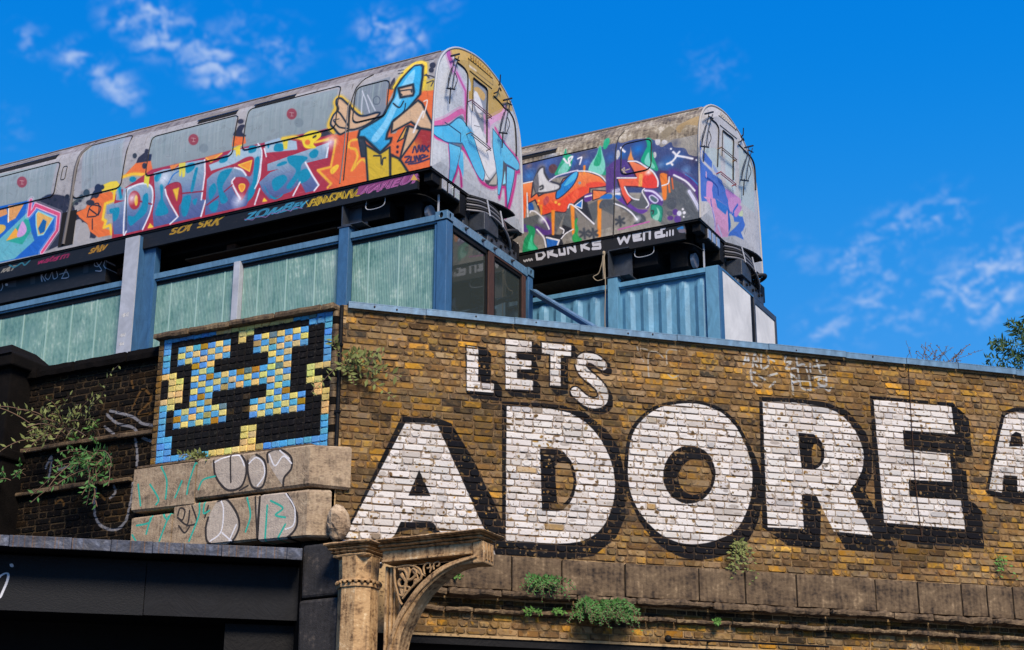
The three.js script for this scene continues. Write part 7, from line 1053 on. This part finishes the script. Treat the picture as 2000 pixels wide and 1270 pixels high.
// ---------- plants ----------
// leaves along bent stems; every leaf is a small folded blade
function leafGeo(P, dir, side, len, wid, fold) {
  const t = P.clone().addScaledVector(dir, len), m = P.clone().addScaledVector(dir, len * 0.45), n = V().crossVectors(dir, side).normalize(), a = m.clone().addScaledVector(side, wid).addScaledVector(n, fold), b = m.clone().addScaledVector(side, -wid).addScaledVector(n, fold);
  return [P, a, m, a, t, m, P, m, b, m, t, b];
}
function plant(F, name, label, category, o, opt, group) {
  const g = F.at(o.x, o.y, o.z).thing(name, label, category, group), r = rng(opt.seed), tri = [], stems = [];
  for (let s = 0; s < opt.stems; s++) {
    const dir = V((r() - 0.5) * opt.spread[0] + (opt.lean?.[0] || 0), opt.rise * (0.6 + 0.6 * r()) + (opt.vary || 0) * (r() - 0.5) + (opt.lean?.[1] || 0), (0.15 + 0.85 * r()) * opt.spread[1]), L = opt.len * (0.45 + 0.75 * r()), pts = [], start = V((r() - 0.5) * opt.base, (r() - 0.5) * opt.base * 0.3, 0);
    for (let k = 0; k <= 6; k++) { const t = k / 6; pts.push(start.clone().addScaledVector(dir, L * t).add(V((r() - 0.5) * 0.03, -opt.droop * L * t * t, 0))); }
    const c = new THREE.CatmullRomCurve3(pts); stems.push(new THREE.TubeGeometry(c, 8, opt.stemR * (0.6 + 0.6 * r()), 4));
    const n = opt.leaves; for (let k = 0; k < n; k++) { const t = opt.from + (1 - opt.from) * (k + r()) / n, p = c.getPoint(Math.min(1, t)), tan = c.getTangent(Math.min(1, t)), sgn = k % 2 ? 1 : -1, rd = V(r() - 0.5, r() - 0.5, r() - 0.5); const side = V().crossVectors(tan, V(0, 0, 1).add(rd)).normalize(), d = tan.clone().multiplyScalar(opt.fern ? 0.35 : 0.5).addScaledVector(side, sgn).addScaledVector(rd, 0.7).normalize(); const w = V().crossVectors(d, V(0.2, 0.3, 1).add(rd)).normalize(), l = opt.leaf * (0.5 + 0.8 * r()) * (opt.fern ? 1 - 0.6 * t : 1); tri.push(...leafGeo(p, d, w, l, l * opt.wid, l * 0.12 * (r() - 0.3))); }
  }
  const fg = new THREE.BufferGeometry(); fg.setAttribute('position', new THREE.Float32BufferAttribute(tri.flatMap((v) => [v.x, v.y, v.z]), 3)); fg.computeVertexNormals();
  part(g, 'stems', stems.map((q) => fixUV(q)), opt.stemMat || M.twig); if (tri.length) part(g, 'foliage', fixUV(fg), opt.mat);
  return g;
}
{
  const R = (X, Y, z = 0.03) => FR.onZ(X, Y, z), Lp = (X, Y, z = 0.03) => FL.onZ(X, Y, z);
  const fern = { stems: 60, spread: [1.9, 1.0], rise: 0.6, len: 0.27, base: 0.16, droop: 1.0, stemR: 0.003, leaves: 15, from: 0.12, leaf: 0.062, wid: 0.26, fern: true, mat: M.leafDark };
  plant(FR, 'fern', 'round dark green fern growing on the stone band beside the bracket', 'fern', R(1060, 1138, 0.11), { ...fern, seed: 5 }, 'ferns on the stone band');
  plant(FR, 'fern', 'wide dark green fern spreading over the broken ledge below the letter D', 'fern', R(1180, 1192, 0.17), { ...fern, stems: 110, base: 0.5, len: 0.26, seed: 9 }, 'ferns on the stone band');
  const weed = { stems: 6, spread: [1.2, 0.6], rise: 0.4, len: 0.16, base: 0.05, droop: 0.5, stemR: 0.002, leaves: 8, from: 0.2, leaf: 0.045, wid: 0.25, mat: M.leaf };
  for (const [X, Y, s, l] of [[1040, 1195, 1, 'small green weed on the ledge below the round fern'], [1092, 1196, 1, 'small green weed on the ledge beside the wide fern'], [885, 1125, 0.9, 'small green weed behind the arched rib'], [1400, 1215, 0.5, 'tiny green sprout under the broken ledge']]) plant(FR, 'weed', l, 'weed', R(X, Y, 0.1), { ...weed, len: weed.len * s, seed: X }, 'weeds in the long wall');
  plant(FR, 'hanging_weed', 'yellow green weed hanging over the bottom of the letter O', 'weed', R(1440, 1060, 0.03), { ...weed, stems: 9, spread: [0.9, 0.5], rise: 0.5, len: 0.34, droop: 1.6, leaves: 16, leaf: 0.06, mat: M.leafPale, seed: 3 }, 'weeds in the long wall');
  plant(FR, 'hanging_weed', 'thin green weed trailing down the wall right of the letter E', 'weed', R(1955, 1085, 0.03), { ...weed, stems: 6, spread: [0.8, 0.4], rise: -0.3, len: 0.3, droop: 0.6, leaves: 9, leaf: 0.05, seed: 13 }, 'weeds in the long wall');
  plant(FR, 'corner_weed', 'leafy buddleia weed sprouting from the corner joint beside the H', 'weed', R(672, 708, 0.06), { ...weed, stems: 16, spread: [2.4, 0.7], rise: 0.1, vary: 1.7, lean: [0.45, 0.0], len: 0.42, droop: 0.2, stemR: 0.004, leaves: 11, leaf: 0.085, wid: 0.2, mat: M.leafPale, seed: 21 });
  plant(FL, 'corner_weed', 'leafy weed growing from the stone joint at the foot of the H', 'weed', Lp(390, 905, 0.12), { ...weed, stems: 10, spread: [1.5, 0.6], rise: 0.8, len: 0.26, leaves: 12, leaf: 0.07, wid: 0.22, mat: M.leafPale, stemR: 0.004, seed: 25 });
  const lw = { ...weed, stems: 22, spread: [2.4, 0.9], rise: 0.5, vary: 1.2, len: 0.75, droop: 0.5, stemR: 0.006, leaves: 8, from: 0.35, leaf: 0.08, wid: 0.17, base: 0.5, mat: M.leafPale };
  plant(FL, 'wall_shrub', 'sprawling buddleia arching across the sooty wall above the upper ledge', 'shrub', Lp(120, 850, 0.05), { ...lw, stems: 34, lean: [0.35, 0.25], seed: 31 });
  plant(FL, 'wall_shrub', 'leafy buddleia hanging over the lower ledge of the sooty wall', 'shrub', Lp(190, 905, 0.06), { ...lw, stems: 36, mat: M.leafDark, len: 0.6, rise: 0.3, seed: 33 });
  plant(FL, 'wall_shrub', 'upright green weed standing against the top of the sooty wall', 'shrub', Lp(178, 850, 0.05), { ...lw, stems: 4, spread: [0.3, 0.3], rise: 1.1, len: 0.45, mat: M.leaf, leaf: 0.07, seed: 35 });
  plant(FL, 'wall_shrub', 'small green weed at the foot of the capped pier', 'shrub', Lp(25, 930, 0.25), { ...lw, stems: 7, spread: [0.9, 0.5], rise: 0.6, len: 0.34, mat: M.leafDark, leaf: 0.07, seed: 37 });
  // dry stalks on the parapet
  const top = (X, Y) => { const p = FR.onZ(X, Y, -0.1); p.y = 0.01; return p; };
  plant(FR, 'dry_weed', 'dry brown weed stalks standing on the blue coping', 'weed', top(1840, 705), { ...weed, stems: 26, spread: [2.6, 0.7], rise: 0.75, len: 0.3, base: 0.5, droop: 0.1, stemR: 0.0035, leaves: 6, from: 0.5, leaf: 0.022, wid: 0.4, mat: M.leafDry, seed: 41 });
  plant(FR, 'dry_weed', 'few thin dry stalks on the coping before the dense dry weeds', 'weed', top(1782, 700), { ...weed, stems: 6, spread: [0.9, 0.4], rise: 1.1, len: 0.26, base: 0.25, droop: 0, stemR: 0.0025, leaves: 3, from: 0.6, leaf: 0.018, wid: 0.4, mat: M.leafDry, seed: 43 });
  // tree beyond the wall
  const FTr = new Frame(along(2010, 760, 27), 0), gy = -FTr.o.y, t = new Frame(V(FTr.o.x, 0, FTr.o.z), 0).thing('tree', 'dark green feathery tree rising behind the far end of the coping', 'tree');
  const r = rng(51), H = FTr.o.y + 0.5; part(t, 'trunk', [tube([V(0.3, 0, 0), V(0.25, H * 0.5, 0), V(0.2, H * 0.86, 0.1)], 0.11, 20, 8), ...Array.from({ length: 9 }, (_, i) => { const y = H * (0.72 + 0.03 * i), a = i * 2.4; return tube([V(0.22, y, 0), V(0.22 + Math.cos(a) * 0.5, y + 0.3, Math.sin(a) * 0.5), V(0.22 + Math.cos(a) * 0.85, y + 0.42, Math.sin(a) * 0.85)], 0.025, 10, 5); })], M.twig);
  const tri = []; for (let i = 0; i < 420; i++) { const a = r() * 6.283, e = Math.acos(2 * r() - 1), R0 = 0.35 + 0.65 * Math.cbrt(r()), c = V(0.42 + Math.cos(a) * Math.sin(e) * 0.95 * R0, H - 0.35 + Math.cos(e) * 1.0 * R0, Math.sin(a) * Math.sin(e) * 0.95 * R0), d0 = V(c.x - 0.42, c.y - H + 0.2, c.z).normalize().add(V((r() - 0.5) * 0.8, (r() - 0.5) * 0.8 - 0.15, (r() - 0.5) * 0.8)).normalize(); for (let k = 0; k < 15; k++) { const p = c.clone().addScaledVector(d0, k * 0.018), rd = V(r() - 0.5, r() - 0.5, r() - 0.5), s = V().crossVectors(d0, rd).normalize(), d = d0.clone().multiplyScalar(0.5).addScaledVector(s, 1).normalize(); tri.push(...leafGeo(p, d, V().crossVectors(d, rd).normalize(), 0.10 + 0.06 * r(), 0.014, 0.01)); } }
  const fg = new THREE.BufferGeometry(); fg.setAttribute('position', new THREE.Float32BufferAttribute(tri.flatMap((v) => [v.x, v.y, v.z]), 3)); fg.computeVertexNormals(); part(t, 'crown', fixUV(fg), M.leafTree);
}

scene.traverse((o) => { if (o.isMesh) { o.castShadow = true; o.receiveShadow = true; } });
renderer.render(scene, camera);
